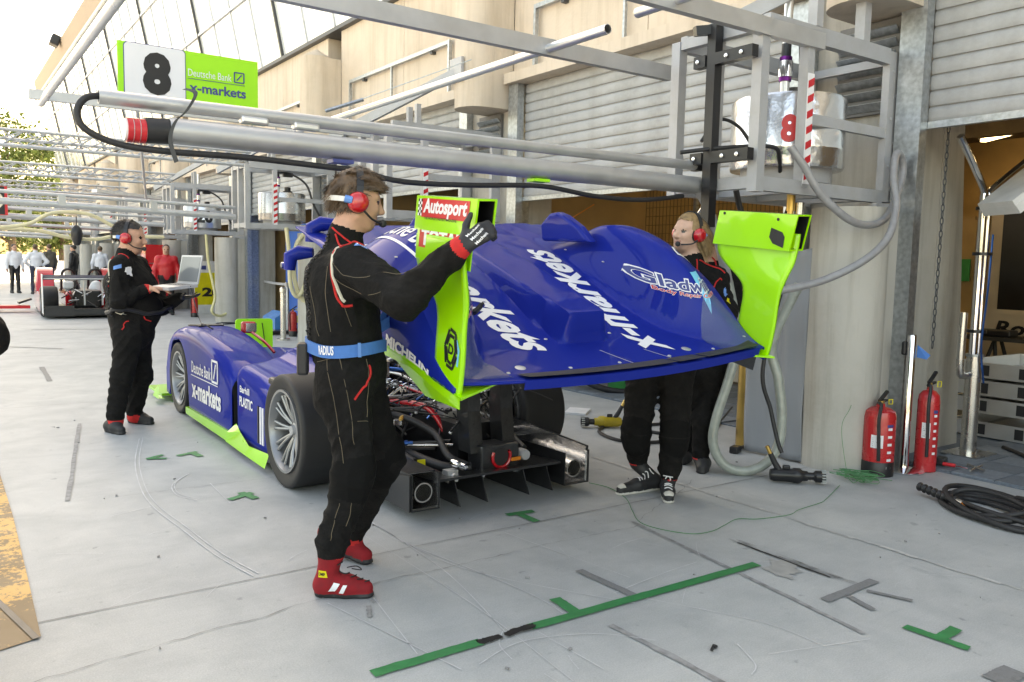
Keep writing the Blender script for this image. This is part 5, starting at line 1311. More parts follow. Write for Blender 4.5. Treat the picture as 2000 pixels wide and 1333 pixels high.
# louvred lamp panel
t = thing('louvre_lamp', 'slanting louvred lamp panel with lit grid in the open garage', 'lamp', (6.5,2.7,2.1))
lc2 = Vector((6.72,2.72,2.20)); rm = Matrix.Rotation(R(-28),3,'Z') @ Matrix.Rotation(R(-38),3,'Y')
def LM(x,y,z): return lc2+rm@Vector((x,y,z))
def lbox(c_,s_,nm,m): MB().cbox(LM(*c_),s_,rm).build(nm,m,t)
lbox((0,0,.05),(.95,.36,.05),'housing','white_plain')
for y in (-.18,.18): lbox((0,y,0),(.95,.012,.07),'frame','white_plain')
for x in (-.47,.47): lbox((x,0,0),(.012,.36,.07),'frame','white_plain')
for k in range(3): lbox((0,-.11+.11*k,.022),(.9,.014,.006),'tube','tube_light')
for k in range(13): lbox((-.42+.07*k,0,-.01),(.006,.34,.05),'louvre','chrome')
# stack of aluminium trays
for k in range(4):
    z = .03+k*.155+(.05 if k > 0 else 0)
    t = thing('aluminium_tray', ['bottom aluminium tray of the stack in the open garage','second aluminium tray from the floor in the garage stack','third aluminium tray from the floor in the garage stack','top aluminium tray of the stack in the open garage'][k], 'tray', (7.9,3.0,z), 'stacked aluminium trays')
    x0,x1,y0,y1,h = 7.45,8.7,2.85,3.66,.13
    MB().box((x0,y0,z),(x1,y0+.02,z+h)).build('side','aluminium_bright',t); MB().box((x0,y1-.02,z),(x1,y1,z+h)).build('side','aluminium_bright',t)
    MB().box((x0,y0+.021,z),(x0+.02,y1-.021,z+h)).build('end','aluminium_bright',t); MB().box((x1-.02,y0+.021,z),(x1,y1-.021,z+h)).build('end','aluminium_bright',t)
    MB().box((x0+.021,y0+.021,z+.01),(x1-.021,y1-.021,z+.02)).build('floor','aluminium',t)
    for y in (y0+.2,y1-.3): MB().box((x0-.004,y,z+.02),(x0-.001,y+.07,z+h-.02)).build('slot','black_plastic',t)
    MB().lathe([(0,-.035),(.05,-.03),(.03,0),(0,0)],(x0+.1,y0+.1,z),n=12).build('foot','white_plain',t)
one('black_cable', MB().tube([Vector((p[0],p[1],.04)) for p in smooth_path([(7.1,3.05,0),(6.9,2.8,0),(6.6,2.55,0),(6.4,2.3,0),(6.3,2.0,0)],6)],.016,8), 'black_rubber', 'thick black cable across the garage tiles', 'cable')
# white cabin door and benches deep inside
t = thing('cabin', 'cream cabin with dark window deep in the open garage', 'cabin', (10.6,3.6,0))
MB().box((10.6,2.5,0),(10.7,4.92,2.35)).build('wall','panel_white',t); MB().box((10.58,2.7,1.02),(10.598,4.74,2.2)).build('window','black_paint',t)
for q in ((10.575,2.64,2.2,4.8,2.26),(10.575,2.64,.96,4.8,1.02)): MB().box((q[0],q[1],q[2]),(10.597,q[3],q[4])).build('window_frame','panel_white',t)
letter(MB(),'Rollce',lambda x,y:(10.585,4.38-x,.80+y),w=.75,h=.17,bold=.03,shear=.2).build('lettering','black_vinyl',t)
MB().add([(10.584,4.2,.70),(10.584,3.7,.70),(10.584,3.7,.62),(10.584,4.2,.66)],[(0,1,2,3)]).build('green_flash','green_plastic',t)
t = thing('trestle_bench', 'dark trestle bench in front of the cream cabin', 'bench', (9.6,3.2,0))
MB().box((9.4,3.0,.72),(9.95,4.6,.76)).build('top','bench_dark',t)
for y in (3.3,4.3):
    MB().bar((9.45,y-.15,.02),(9.6,y,.72),.03).build('leg','bench_dark',t); MB().bar((9.45,y+.15,.02),(9.6,y,.72),.03).build('leg','bench_dark',t); MB().bar((9.9,y-.15,.02),(9.75,y,.72),.03).build('leg','bench_dark',t)
random.seed(3)
for k,(nm,lab,m_,s_) in enumerate((('toolbox','orange box on the trestle bench','orange_vinyl',(.2,.18,.14)),('vice','dark vice on the trestle bench','bench_dark',(.12,.2,.16)),('tool_tray','black tray on the trestle bench','black_plastic',(.2,.4,.07)))):
    one(nm, MB().cbox((9.6,3.4+.45*k,.765+s_[2]/2),s_,bev=.015), m_, lab, 'tool')
one('notice_board', MB().box((10.34,4.98,1.35),(10.36,5.25,1.62)), 'green_plastic', 'small green notice board beside the cream cabin', 'notice')
one('storage_cabinet', MB().box((10.4,4.96,0),(10.54,6.4,2.1)).box((10.38,4.98,2.1),(10.54,6.38,2.14)), 'tan_wall', 'tan cupboard wall left of the cream cabin', 'cupboard')
# ceiling tubes
def tube_lamp(x, y, lab, rz=90):
    t = thing('tube_lamp', lab, 'lamp', (x,y,3.6), 'lit ceiling tube lamps')
    M3 = Matrix.Rotation(R(rz),3,'Z')
    MB().cbox((x,y,3.66),(1.3,.16,.06),M3).build('housing','white_plain',t)
    MB().cbox((x,y,3.60),(1.22,.09,.04),M3).build('tube','tube_light',t)
tube_lamp(11.7,6.05,'lit tube lamp nearest the open shutter edge',55); tube_lamp(13.7,6.2,'second lit tube lamp deeper in the garage',55)
tube_lamp(9.0,1.2,'tube lamp hidden above the cream cabin'); tube_lamp(9.0,6.6,'tube lamp over the mesh screen'); tube_lamp(12.5,2.0,'tube lamp at the back of the open garage'); tube_lamp(7.6,5.2,'tube lamp just behind the half open shutter')
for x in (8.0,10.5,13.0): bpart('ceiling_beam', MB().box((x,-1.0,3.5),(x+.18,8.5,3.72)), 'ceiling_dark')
# door 1: mesh screen over cream panels
t = thing('mesh_screen', 'wire mesh screen behind the half open shutter', 'screen', (8.2,6.5,0))
for k in range(64): MB().bar((8.2,4.3+.065*k,1.72),(8.2,4.3+.065*k,3.2),.008).build('wire','mesh_wire',t)
for k in range(12): MB().bar((8.21,4.3,1.78+.12*k),(8.21,8.4,1.78+.12*k),.007).build('wire','mesh_wire',t)
for y in (4.3,5.9,7.5): MB().bar((8.22,y,.02),(8.22,y,3.3),.05).build('post','galvanised',t)
for k in range(4):
    y0 = 4.25+1.03*k
    t = thing('partition_panel', ['cream partition panel nearest the blond mechanic','cream partition panel second from the blond mechanic','cream partition panel under the mesh screen third from the blond mechanic','cream partition panel nearest the shutter jamb'][k], 'panel', (8.0,y0,0), 'cream partition panels')
    MB().box((8.0,y0+.03,.06),(8.03,y0+1.0,1.66)).build('board','panel_white',t)
    for q in ((y0,y0+.03),(y0+1.0,y0+1.03)): MB().box((7.985,q[0],.02),(8.04,q[1],1.72)).build('frame','wood_brown',t)
    MB().box((7.986,y0+.0305,1.661),(8.039,y0+.9995,1.719)).build('frame','wood_brown',t)
t = thing('bent_pipe_stand', 'bent chrome pipe frame under the half open shutter', 'pipe', (6.9,5.9,1.7))
MB().tube(smooth_path([(6.9,6.2,2.1),(6.9,6.35,1.92),(6.92,6.45,1.80),(6.92,6.46,1.72)],5),.03,12).build('bend','chrome',t); MB().tube([(6.92,6.4,1.82),(7.0,4.4,1.76)],.022,10).build('rail','brass',t)
one('orange_cable', MB().tube(smooth_path([(5.7, 8.836, 1.941),(5.7, 8.1, 1.897),(5.9, 7.56, 1.904),(6.3, 7.774, 1.989),(6.8, 7.892, 2.206)],8),.008,6), 'orange_cable', 'thin orange cable strung across the pier to the half open door', 'cable')
t = thing('bucket', 'green plastic bucket under the lifted bodywork', 'bucket', (6.5,6.95,0))
MB().lathe([(0,.03),(.16,.03),(.19,.36),(.20,.37),(.185,.37),(.15,.05)],(6.5,6.95,0),n=28).build('pail','green_plastic',t)
t = thing('floor_brush', 'cream broom head with green bristles behind the rear tyre', 'brush', (6.1,7.2,0))
MB().cbox((6.1,7.25,.30),(.12,.4,.06),Matrix.Rotation(R(20),3,'X'),bev=.015).build('stock','cream_cloth',t); MB().cbox((6.1,7.22,.22),(.10,.36,.10),Matrix.Rotation(R(20),3,'X')).build('bristles','green_plastic',t)
one('vacuum_hose', MB().tube(smooth_path([(6.35,7.05,.32),(6.15,6.9,.3),(6.0,7.0,.15),(6.2,6.8,.05),(6.45,6.6,.045),(6.5,6.4,.045)],7),.035,10), 'black_rubber', 'black corrugated hose lying beside the green bucket', 'hose')
one('steel_bin', MB().lathe([(0,.03),(.17,.03),(.17,.6),(.18,.62),(0,.63)],(6.7,6.35,0),n=24), 'galvanised', 'grey bin standing behind the green bucket', 'bin')
# gauges on the column side
t = thing('gas_regulator', 'brass regulator with blue gauges beside the right endplate', 'regulator', (5.3,4.3,1.45))
MB().tube([(5.05,4.05,1.50),(5.45,4.05,1.50)],.03,12).build('body','brass',t); MB().tube([(5.16,4.05,1.25),(5.16,4.05,1.75)],.016,10).build('stem','brass',t)
for z in (1.64,1.38): MB().lathe([(0,.03),(.04,.028),(.045,0),(.045,-.03),(0,-.03)],(5.24,4.0,z),(-.7,-.7,0),18).build('gauge','blue_anod',t)
MB().tube([(5.45,4.3,.0),(5.45,4.3,1.75)],.10,20).build('bottle','brass',t)


# ================================================================ people: one smooth implicit surface per body
class Body:
    def __init__(s): s.P = []
    def cap(s, p, q, r1, r2, m=0, k=.025, wr=0.0, sq=None):
        s.P.append(('c', np.array(p,float), np.array(q,float), r1, r2, m, k, wr, sq)); return s
    def ell(s, c, r_, m=0, k=.025, wr=0.0, rot=None):
        s.P.append(('e', np.array(c,float), np.array(r_,float), None if rot is None else np.array(rot), None, m, k, wr, None)); return s
    @staticmethod
    def dist(pr, X):
        if pr[0] == 'c':
            _, p, q, r1, r2, m, k, wr, sq = pr
            pa = X-p; ba = q-p; h = np.clip((pa@ba)/max(1e-9,(ba@ba)),0,1)
            dv = pa-h[...,None]*ba
            if sq is not None: dv = dv*np.array(sq)
            return np.sqrt((dv*dv).sum(-1))-(r1+(r2-r1)*h)
        _, c, r_, rot, _, m, k, wr, sq = pr
        d = X-c
        if rot is not None: d = d@rot
        n = np.sqrt(((d/r_)**2).sum(-1)); n2 = np.sqrt(((d/(r_*r_))**2).sum(-1))
        return n*(n-1)/np.maximum(n2,1e-6)
    @staticmethod
    def folds(X):
        x, y, z = X[...,0], X[...,1], X[...,2]
        a = np.sin(19*z+6*np.sin(5*x+3*y+4*z)+3.5*np.sin(9*y)); b_ = np.sin(15*x-14*z+5*np.sin(8*y+6*z)+2*np.sin(17*x)); c = np.sin(38*z+11*x+17*y+4*np.sin(13*z+6*x))
        r1 = 1-2*np.abs(a)**.7; r2 = 1-2*np.abs(b_)**.7; r3 = 1-2*np.abs(c)**.8
        return -(r1*.55+r2*.45+r3*.22)
    def bounds(s, pr):
        if pr[0] == 'c':
            lo = np.minimum(pr[1]-pr[3], pr[2]-pr[4]); hi = np.maximum(pr[1]+pr[3], pr[2]+pr[4])
            if pr[8] is not None:
                e = max(pr[3],pr[4])*(1/min(pr[8])-1); lo = lo-e; hi = hi+e
        else:
            e = pr[2].max() if pr[3] is not None else pr[2]; lo = pr[1]-e; hi = pr[1]+e
        return lo-.05, hi+.05
    def field(s, X):
        d = np.full(X.shape[:-1], 9.0); W = s.folds(X)
        for pr in s.P:
            dp = s.dist(pr, X)+pr[7]*W; k = pr[6]
            h = np.maximum(k-np.abs(d-dp),0)/k; d = np.minimum(d,dp)-h*h*k*.25
        return d
    def matid(s, X):
        best = np.full(len(X), 9.0); mi = np.zeros(len(X), int)
        for pr in s.P:
            dp = s.dist(pr, X); w = dp < best; best[w] = dp[w]; mi[w] = pr[5]
        return mi
    def snap(s, pts, e=.002, it=7):
        X = np.array(pts, float); lo, hi = X.min(0)-.12, X.max(0)+.12
        full = s.P; sub = Body(); sub.P = [p for p in full if (lambda b: (b[0] < hi).all() and (b[1] > lo).all())(s.bounds(p))] or full
        return sub._snap(X, e, it)
    def _snap(s, X, e, it):
        for _ in range(it):
            d = s.field(X); g = np.zeros_like(X); h = .004
            for a in range(3):
                E_ = np.zeros(3); E_[a] = h; g[:,a] = (s.field(X+E_)-d)/h
            g /= np.maximum(1e-6,np.linalg.norm(g,axis=1))[:,None]
            X -= (d-e)[:,None]*g*.8
        return [Vector(p) for p in X]
    def mesh(s, name, mats, vox=.008):
        bs = [s.bounds(p) for p in s.P]; lo = np.min([b[0] for b in bs],0); hi = np.max([b[1] for b in bs],0)
        lo = lo-.02; n = np.ceil((hi+.02-lo)/vox).astype(int)+1
        f = np.full(tuple(n), .2, np.float32)
        ax = [lo[i]+vox*np.arange(n[i]) for i in range(3)]
        for pr,(bl,bh) in zip(s.P,bs):
            i0 = np.maximum(0,np.floor((bl-lo)/vox).astype(int)); i1 = np.minimum(n,np.ceil((bh-lo)/vox).astype(int)+1)
            sl = tuple(slice(a,b_) for a,b_ in zip(i0,i1))
            X = np.stack(np.meshgrid(*[ax[i][sl[i]] for i in range(3)],indexing='ij'),-1)
            dp = s.dist(pr,X)
            if pr[7]: dp = dp+pr[7]*s.folds(X)
            d = f[sl]; k = pr[6]; h = np.maximum(k-np.abs(d-dp),0)/k; f[sl] = np.minimum(d,dp)-h*h*k*.25
        # naive surface nets
        ins = f < 0; nx,ny,nz = f.shape
        cs = np.zeros((nx-1,ny-1,nz-1),np.int8)
        offs = [(a,b_,c) for a in (0,1) for b_ in (0,1) for c in (0,1)]
        for o in offs: cs += ins[o[0]:nx-1+o[0],o[1]:ny-1+o[1],o[2]:nz-1+o[2]]
        act = np.argwhere((cs > 0)&(cs < 8)); idx = np.full(cs.shape,-1,np.int64); idx[tuple(act.T)] = np.arange(len(act))
        vals = {o: f[act[:,0]+o[0],act[:,1]+o[1],act[:,2]+o[2]] for o in offs}
        acc = np.zeros((len(act),3)); cnt = np.zeros(len(act))
        for i,o in enumerate(offs):
            for a in range(3):
                if o[a] == 0:
                    p = list(o); p[a] = 1; p = tuple(p); v0, v1 = vals[o], vals[p]; w = (v0 < 0) != (v1 < 0)
                    t = np.where(w, v0/np.where(np.abs(v0-v1) < 1e-9,1e-9,v0-v1), 0)
                    pos = np.tile(np.array(o,float),(len(act),1)); pos[:,a] += t
                    acc[w] += pos[w]; cnt[w] += 1
        Vx = lo+(act+acc/np.maximum(1,cnt)[:,None])*vox
        F = []
        for a in range(3):
            b_, c = (a+1)%3, (a+2)%3
            sl0 = [slice(None)]*3; sl1 = [slice(None)]*3; sl0[a] = slice(0,-1); sl1[a] = slice(1,None)
            i0, i1 = ins[tuple(sl0)], ins[tuple(sl1)]
            e = np.argwhere(i0 != i1); e = e[(e[:,b_] > 0)&(e[:,c] > 0)&(e[:,b_] < f.shape[b_]-1)&(e[:,c] < f.shape[c]-1)]
            fl = i0[tuple(e.T)]
            def cell(db,dc):
                q = e.copy(); q[:,b_] -= db; q[:,c] -= dc; return idx[tuple(q.T)]
            Q = np.stack([cell(0,0),cell(1,0),cell(1,1),cell(0,1)],1)
            Q[~fl] = Q[~fl][:,::-1]; F.append(Q)
        F = np.concatenate(F); F = F[(F >= 0).all(1)]
        me = bpy.data.meshes.new(name); me.from_pydata(Vx.tolist(),[],F.tolist())
        for m_ in mats: me.materials.append(M_(m_))
        mi = s.matid(Vx[F].mean(1)); me.polygons.foreach_set('material_index',mi.astype(np.int32)); me.polygons.foreach_set('use_smooth',np.ones(len(F),bool)); me.update()
        return me
def lobj(name, me, parent):
    o = bpy.data.objects.new(name, me); COL.objects.link(o); o.parent = parent; return o
def v3(p): return np.array(p, float)
def unit(p): p = v3(p); return p/np.linalg.norm(p)

# material slots of a body: 0 suit, 1 skin, 2 shoes, 3 sock/cuff, 4 glove, 5 lips, 6 sole, 7 second suit colour
def hand(B, wrist, d, nrm, m, curl=.5, s=1.0, thumb_side=1, spread=.016, thumb_up=False):
    """wrist point, direction of the palm, palm normal (towards what it holds)"""
    w = v3(wrist); d = unit(d); n = unit(nrm); n = unit(n-d*(n@d)); sd = np.cross(d,n)*thumb_side
    c = w+d*.055*s
    B.cap(w-d*.03, w+d*.01, .030*s, .028*s, m, .02)
    for k in (-1,0,1): B.cap(w+d*.015*s+sd*.014*k*s, w+d*.085*s+sd*.021*k*s, .016*s, .014*s, m, .015)
    for k, L in zip((1.5,.5,-.5,-1.5),(.070,.080,.075,.058)):
        p0 = w+d*.088*s+sd*spread*k*s; a1 = .4*curl; L = L*s
        d1 = unit(d*math.cos(a1*1.6)+n*math.sin(a1*1.6)); p1 = p0+d1*L*.45
        d2 = unit(d*math.cos(a1*4.2)+n*math.sin(a1*4.2)); p2 = p1+d2*L*.32
        d3 = unit(d*math.cos(a1*6.0)+n*math.sin(a1*6.0)); p3 = p2+d3*L*.26
        B.cap(p0,p1,.0105*s,.0098*s,m,.008); B.cap(p1,p2,.0098*s,.009*s,m,.006); B.cap(p2,p3,.009*s,.0078*s,m,.006)
    t0 = w+d*.03*s+sd*.026*s
    t1 = t0+unit(d*.55+sd*.8+n*.25)*.040*s
    t2 = t1+unit(d*.8+sd*(.55 if thumb_up else .2)+n*(0 if thumb_up else .55))*.036*s
    B.cap(t0,t1,.0135*s,.012*s,m,.014); B.cap(t1,t2,.012*s,.0095*s,m,.008)
def head(B, c, fwd, up=(0,0,1), s=1.0, skin=1, neck=None, lips=5):
    """c = centre of the skull at ear height; builds skull, jaw, face features, ears"""
    c = v3(c); f_ = unit(fwd); u = unit(up); f_ = unit(f_-u*(f_@u)); r_ = np.cross(f_,u)
    M = np.stack([f_,r_,u],1)
    P = lambda a,b_,z: c+(f_*a+r_*b_+u*z)*s
    B.ell(P(-.012,0,.045),(.098*s,.078*s,.092*s),skin,.02,rot=M)       # cranium
    B.ell(P(.030,0,-.02),(.062*s,.066*s,.085*s),skin,.03,rot=M)        # face
    B.ell(P(.048,0,-.083),(.032*s,.036*s,.026*s),skin,.03,rot=M)       # chin
    for k in (-1,1):
        B.cap(P(-.005,.055*k,-.055),P(.045,.025*k,-.085),.016*s,.018*s,skin,.03)   # jaw line
        B.ell(P(.068,.034*k,-.018),(.018*s,.02*s,.016*s),skin,.02,rot=M)           # cheek
        B.cap(P(.086,.012*k,.033),P(.068,.048*k,.034),.0085*s,.008*s,skin,.016)    # brow
        B.ell(P(.074,.030*k,.012),(.011*s,.013*s,.009*s),8,.006,rot=M)             # eye
        B.ell(P(-.012,.076*k,.0),(.018*s,.007*s,.030*s),skin,.008,rot=M)           # ear
    B.cap(P(.088,0,.022),P(.112,0,-.022),.0085*s,.0125*s,skin,.014)               # nose
    B.ell(P(.098,0,-.028),(.012*s,.018*s,.009*s),skin,.01,rot=M)
    B.ell(P(.084,0,-.052),(.010*s,.022*s,.0055*s),lips,.006,rot=M)                # lips
    B.ell(P(.082,0,-.061),(.010*s,.019*s,.006*s),lips,.006,rot=M)
    if neck is not None: B.cap(P(-.022,0,-.06),neck,.056*s,.062*s,skin,.03)
    return P, M
def strands(P, n, length, m, parent, name='hair', dirfn=None, cover=None, w=.006, seed=3, lift=.004):
    """hair as many tapered locks rooted on the skull"""
    rng = np.random.RandomState(seed); mb = MB(); done = 0
    # close-lying cap beneath the locks
    nu, nv = 44, 30; idx = {}; vv = []; ff = []
    for i in range(nu):
        for j in range(nv+1):
            a = 2*math.pi*i/nu; b_ = math.pi*(j/nv-.5); v = (math.cos(b_)*math.cos(a),math.cos(b_)*math.sin(a),math.sin(b_))
            e = 1.045+.05*mnoise.noise(Vector(v)*7); idx[(i,j)] = len(vv); vv.append(tuple(P(-.012+.098*v[0]*e,.078*v[1]*e,.045+.092*v[2]*e)))
    for i in range(nu):
        for j in range(nv):
            a = 2*math.pi*(i+.5)/nu; b_ = math.pi*((j+.5)/nv-.5)
            if cover((math.cos(b_)*math.cos(a),math.cos(b_)*math.sin(a),math.sin(b_))): ff.append((idx[(i,j)],idx[((i+1)%nu,j)],idx[((i+1)%nu,j+1)],idx[(i,j+1)]))
    mb.add(vv,ff,True)
    while done < n:
        v = rng.normal(size=3); v /= np.linalg.norm(v)
        if not cover(v): continue
        a = Vector(P(-.012+.098*v[0]*.98, .078*v[1]*.98, .045+.092*v[2]*.98))
        nrm = (Vector(P(-.012+.12*v[0], .1*v[1], .045+.115*v[2]))-a).normalized()
        d = Vector(dirfn(v)).normalized(); L = length*rng.uniform(.6,1.25)
        side = nrm.cross(d); side = side.normalized() if side.length > 1e-4 else Vector((1,0,0))
        ww = w*rng.uniform(.6,1.4); p0 = a; pts = []
        for k in range(4):
            t = k/3; pts.append(a+nrm*(lift+L*.22*math.sin(t*2.2))+d*(L*t)+Vector((rng.normal()*.007*t,rng.normal()*.007*t,rng.normal()*.005*t-.012*t*t*L/.06)))
        vs = []; 
        for k,p in enumerate(pts[:-1]):
            q = ww*(1-.25*k); vs += [p+side*q, p-side*q]
        vs.append(pts[-1]); mb.add(vs,[(0,1,3,2),(2,3,5,4),(4,5,6)],True); done += 1
    o = MB.build(mb, name, m, parent, local=True); return o
def shoe(B, ankle, heel, toe, m=2, sole=6, h=.05, sc=1.0):
    a, hl, t = v3(ankle), v3(heel), v3(toe)
    d = unit((t-hl)*np.array([1,1,0])); mid = hl+(t-hl)*.55
    B.cap(a, hl+d*.055+np.array([0,0,.055]), .050*sc, .046*sc, m, .03)
    B.cap(hl+d*.045+np.array([0,0,.045]), mid+np.array([0,0,.048]), .042*sc, .044*sc, m, .03)
    B.cap(mid+np.array([0,0,.045]), t-d*.045+np.array([0,0,.036]), .044*sc, .034*sc, m, .03)
    up = np.array([0,0,.010])
    B.cap(hl+d*.045+up, mid+up, .040*sc, .043*sc, sole, .01, sq=(1,1,2.6)); B.cap(mid+up, t-d*.045+up, .043*sc, .040*sc, sole, .01, sq=(1,1,2.6))
def suit_body(B, J, sc=1.0, wr=.0055, cuffm=3, leg=1.0, torso=1.0, arm=1.0):
    g = lambda n: v3(J[n])
    hipc = (g('hipR')+g('hipL'))/2; shc = (g('shR')+g('shL'))/2
    T = torso
    B.cap(g('hipR')+np.array([0,0,.02]), g('hipL')+np.array([0,0,.02]), .115*T, .115*T, 0, .06, wr)
    B.cap(hipc+np.array([0,0,.05]), g('waist'), .135*T, .135*T, 0, .07, wr)
    B.cap(g('waist'), g('chest'), .138*T, .155*T, 0, .08, wr)
    B.cap(g('waist')+(g('shR')-shc)*.45, g('chest')+(g('shR')-shc)*.5, .115*T, .125*T, 0, .07, wr)
    B.cap(g('waist')+(g('shL')-shc)*.45, g('chest')+(g('shL')-shc)*.5, .115*T, .125*T, 0, .07, wr)
    B.cap(g('chest')+np.array([0,0,.06]), g('neck')-np.array([0,0,.05]), .135*T, .075*T, 0, .07, wr*.5)
    for s in 'RL':
        B.cap(shc*.45+g('sh'+s)*.55, g('sh'+s), .085, .082, 0, .06, wr)
        B.cap(g('sh'+s), g('el'+s), .080*arm, .068*arm, 0, .05, wr*1.5); B.cap(g('el'+s), g('wr'+s), .068*arm, .048*arm, 0, .035, wr*1.5)
        B.cap(g('hip'+s), g('kn'+s), .112*leg, .086*leg, 0, .05, wr*1.4)
        B.cap(g('kn'+s), g('an'+s)+np.array([0,0,.02]), .086*leg, .074*leg, 0, .04, wr*1.6)
    B.cap(g('neck')-np.array([0,0,.045]), g('neck')+np.array([0,0,.005]), .082, .070, 0, .02)
EYE = 8
def bodymats(skin='skin', shoes='shoe_black', sock='red_cloth', glove='black_plastic', sole='black_rubber', suit='suit_black', suit2='navy_trousers'):
    return [suit, skin, shoes, sock, glove, 'lips', sole, suit2, 'eye_dark']
def line_on(B, pts, r_, m, name, parent, n=10, e=.0015, closed=False, seg=6):
    P = smooth_path(pts, n, closed); P = B.snap([tuple(p) for p in P], e)
    for _ in range(4): P = [P[0]]+[(P[i-1]+P[i]*2+P[i+1])/4 for i in range(1,len(P)-1)]+[P[-1]]
    P = [p for p in P]
    return MB().tube(P, r_, seg, closed=closed).build(name, m, parent, local=True)
def text_on(B, txt, c, ex_, ey_, w, h, m, name, parent, e=.003, bold=.02, shear=0, cut=.15):
    c, ex_, ey_ = Vector(c), Vector(ex_).normalized(), Vector(ey_).normalized()
    vs, fs, W, H = text_geo(txt, bold, shear, cut); pts = [tuple(c+ex_*(x*w/W)+ey_*(y*h/H)) for x,y in vs]
    return MB().add(B.snap(pts, e), fs).build(name, m, parent, local=True)
def patch_on(B, c, ex_, ey_, w, h, m, name, parent, e=.002, n=7):
    c, ex_, ey_ = Vector(c), Vector(ex_).normalized(), Vector(ey_).normalized()
    P = B.snap([tuple(c+ex_*(w*(i/(n-1)-.5))+ey_*(h*(j/(n-1)-.5))) for j in range(n) for i in range(n)], e)
    return MB().add(P,[(j*n+i,j*n+i+1,(j+1)*n+i+1,(j+1)*n+i) for j in range(n-1) for i in range(n-1)],True).build(name,m,parent,local=True)
def headset(P, M, parent, near=1, mic=True, neckband=True, cupm='red_gloss'):
    """P(a,b,z) in head space: a forward, b to the person's right, z up"""
    hs = None
    for k in (1,-1):
        c = Vector(P(-.012,.092*k,.0)); ax = (Vector(P(-.012,.2*k,0))-Vector(P(-.012,.1*k,0))).normalized()
        q = MB().lathe([(0,.030),(.020,.029),(.036,.022),(.044,.008),(.046,-.012),(.040,-.02)],c,ax,20)
        o = q.build('ear_cup',cupm,parent if hs is None else hs,local=True)
        if hs is None: hs = o
        MB().lathe([(.040,-.016),(.048,-.016),(.048,-.032),(.036,-.034)],c,ax,20).build('ear_cushion','black_rubber',hs,local=True)
    arc = [Vector(P(-.012+.0*math.cos(a), .099*math.cos(a), .015+.133*math.sin(a))) for a in np.linspace(0,math.pi,17)]
    mb = MB(); fwd = (Vector(P(1,0,0))-Vector(P(0,0,0))).normalized()
    for q0,q1 in zip(arc,arc[1:]): mb.bar(q0,q1,.005,.030,up=fwd)
    mb.build('headband','black_plastic',hs,local=True)
    if neckband:
        nb = [Vector(P(-.03-.10*math.sin(a), .105*math.cos(a), .005)) for a in np.linspace(0,math.pi,15)]
        mb = MB()
        for q0,q1 in zip(nb,nb[1:]): mb.bar(q0,q1,.004,.022)
        mb.build('neckband','aluminium',hs,local=True)
        MB().tube([Vector(P(-.07,.097*near,.006)),Vector(P(-.04,.106*near,.003))],.016,8).build('neckband_sleeve','blue_patch',hs,local=True)
    if mic:
        MB().tube(smooth_path([P(.01,.10*near,-.03),P(.05,.09*near,-.06),P(.10,.045*near,-.072)],5),.005,6).build('mic_arm','black_plastic',hs,local=True)
        MB().lathe([(0,-.018),(.014,-.012),(.018,0),(.014,.012),(0,.018)],P(.112,.03*near,-.07),(0,0,1),12).build('microphone','black_rubber',hs,local=True)
    return hs

# ---------------- mechanic at the left endplate
m1 = thing('person', 'mechanic in black suit, blue belt and red boots holding the near endplate', 'person', (1.50,3.36,0), rz=-R(24))
J = dict(hipR=(-0.012, -0.1, 0.951), hipL=(0.039, 0.1, 0.923), waist=(-0.021, 0.0, 1.108), chest=(-0.035, 0.0, 1.334), neck=(-0.022, 0.0, 1.553),
         shR=(0.013, -0.19, 1.422), shL=(-0.027, 0.2, 1.423), elR=(0.211, -0.42, 1.301), wrR=(0.379, -0.6, 1.48), elL=(.28,.28,1.24), wrL=(.46,.16,1.20),
         knR=(0.02, -0.15, 0.523), knL=(0.163, 0.14, 0.516), anR=(-0.075, -0.16, 0.217), anL=(0.018, 0.26, 0.149))
B = Body(); suit_body(B, J, leg=1.0, torso=1.03, wr=.006, arm=1.17)
B.cap(J['hipR'],(J['hipR'][0]-.03,-.08,.86),.12,.12,0,.05,.004)     # seat
B.cap(np.array(J['knR'])+np.array([.0,0,.05]),np.array(J['knR'])-np.array([.02,0,.06]),.094,.090,9,.02,.003)
B.cap(np.array(J['knL'])+np.array([.0,0,.06]),np.array(J['knL'])-np.array([.03,0,.05]),.094,.088,9,.02,.003)
# boots: near foot flat, far foot with raised heel
B.cap(np.array(J['anR'])+np.array([0,0,.06]),np.array(J['anR'])-np.array([0,0,.02]),.055,.052,3,.015)
shoe(B, np.array(J['anR'])-np.array([.0,0,.02]), (-.155,-.145,.0), (.112,-.20,.0))
B.cap(np.array(J['anL'])+np.array([0,0,.03]),np.array(J['anL'])-np.array([.01,0,.03]),.055,.052,3,.015)
B.cap(np.array(J['anL'])-np.array([.01,0,.02]),(-.10,.36,.115),.05,.046,2,.03); B.cap((-.11,.37,.10),(0.0,.27,.075),.042,.044,2,.03); B.cap((0.0,.27,.07),(.075,.20,.042),.044,.034,2,.03)
B.cap((-.12,.38,.065),(0.0,.27,.03),.03,.04,6,.01,sq=(1,1,1.6)); B.cap((0.0,.27,.03),(.075,.20,.014),.04,.038,6,.01,sq=(1,1,2.2))
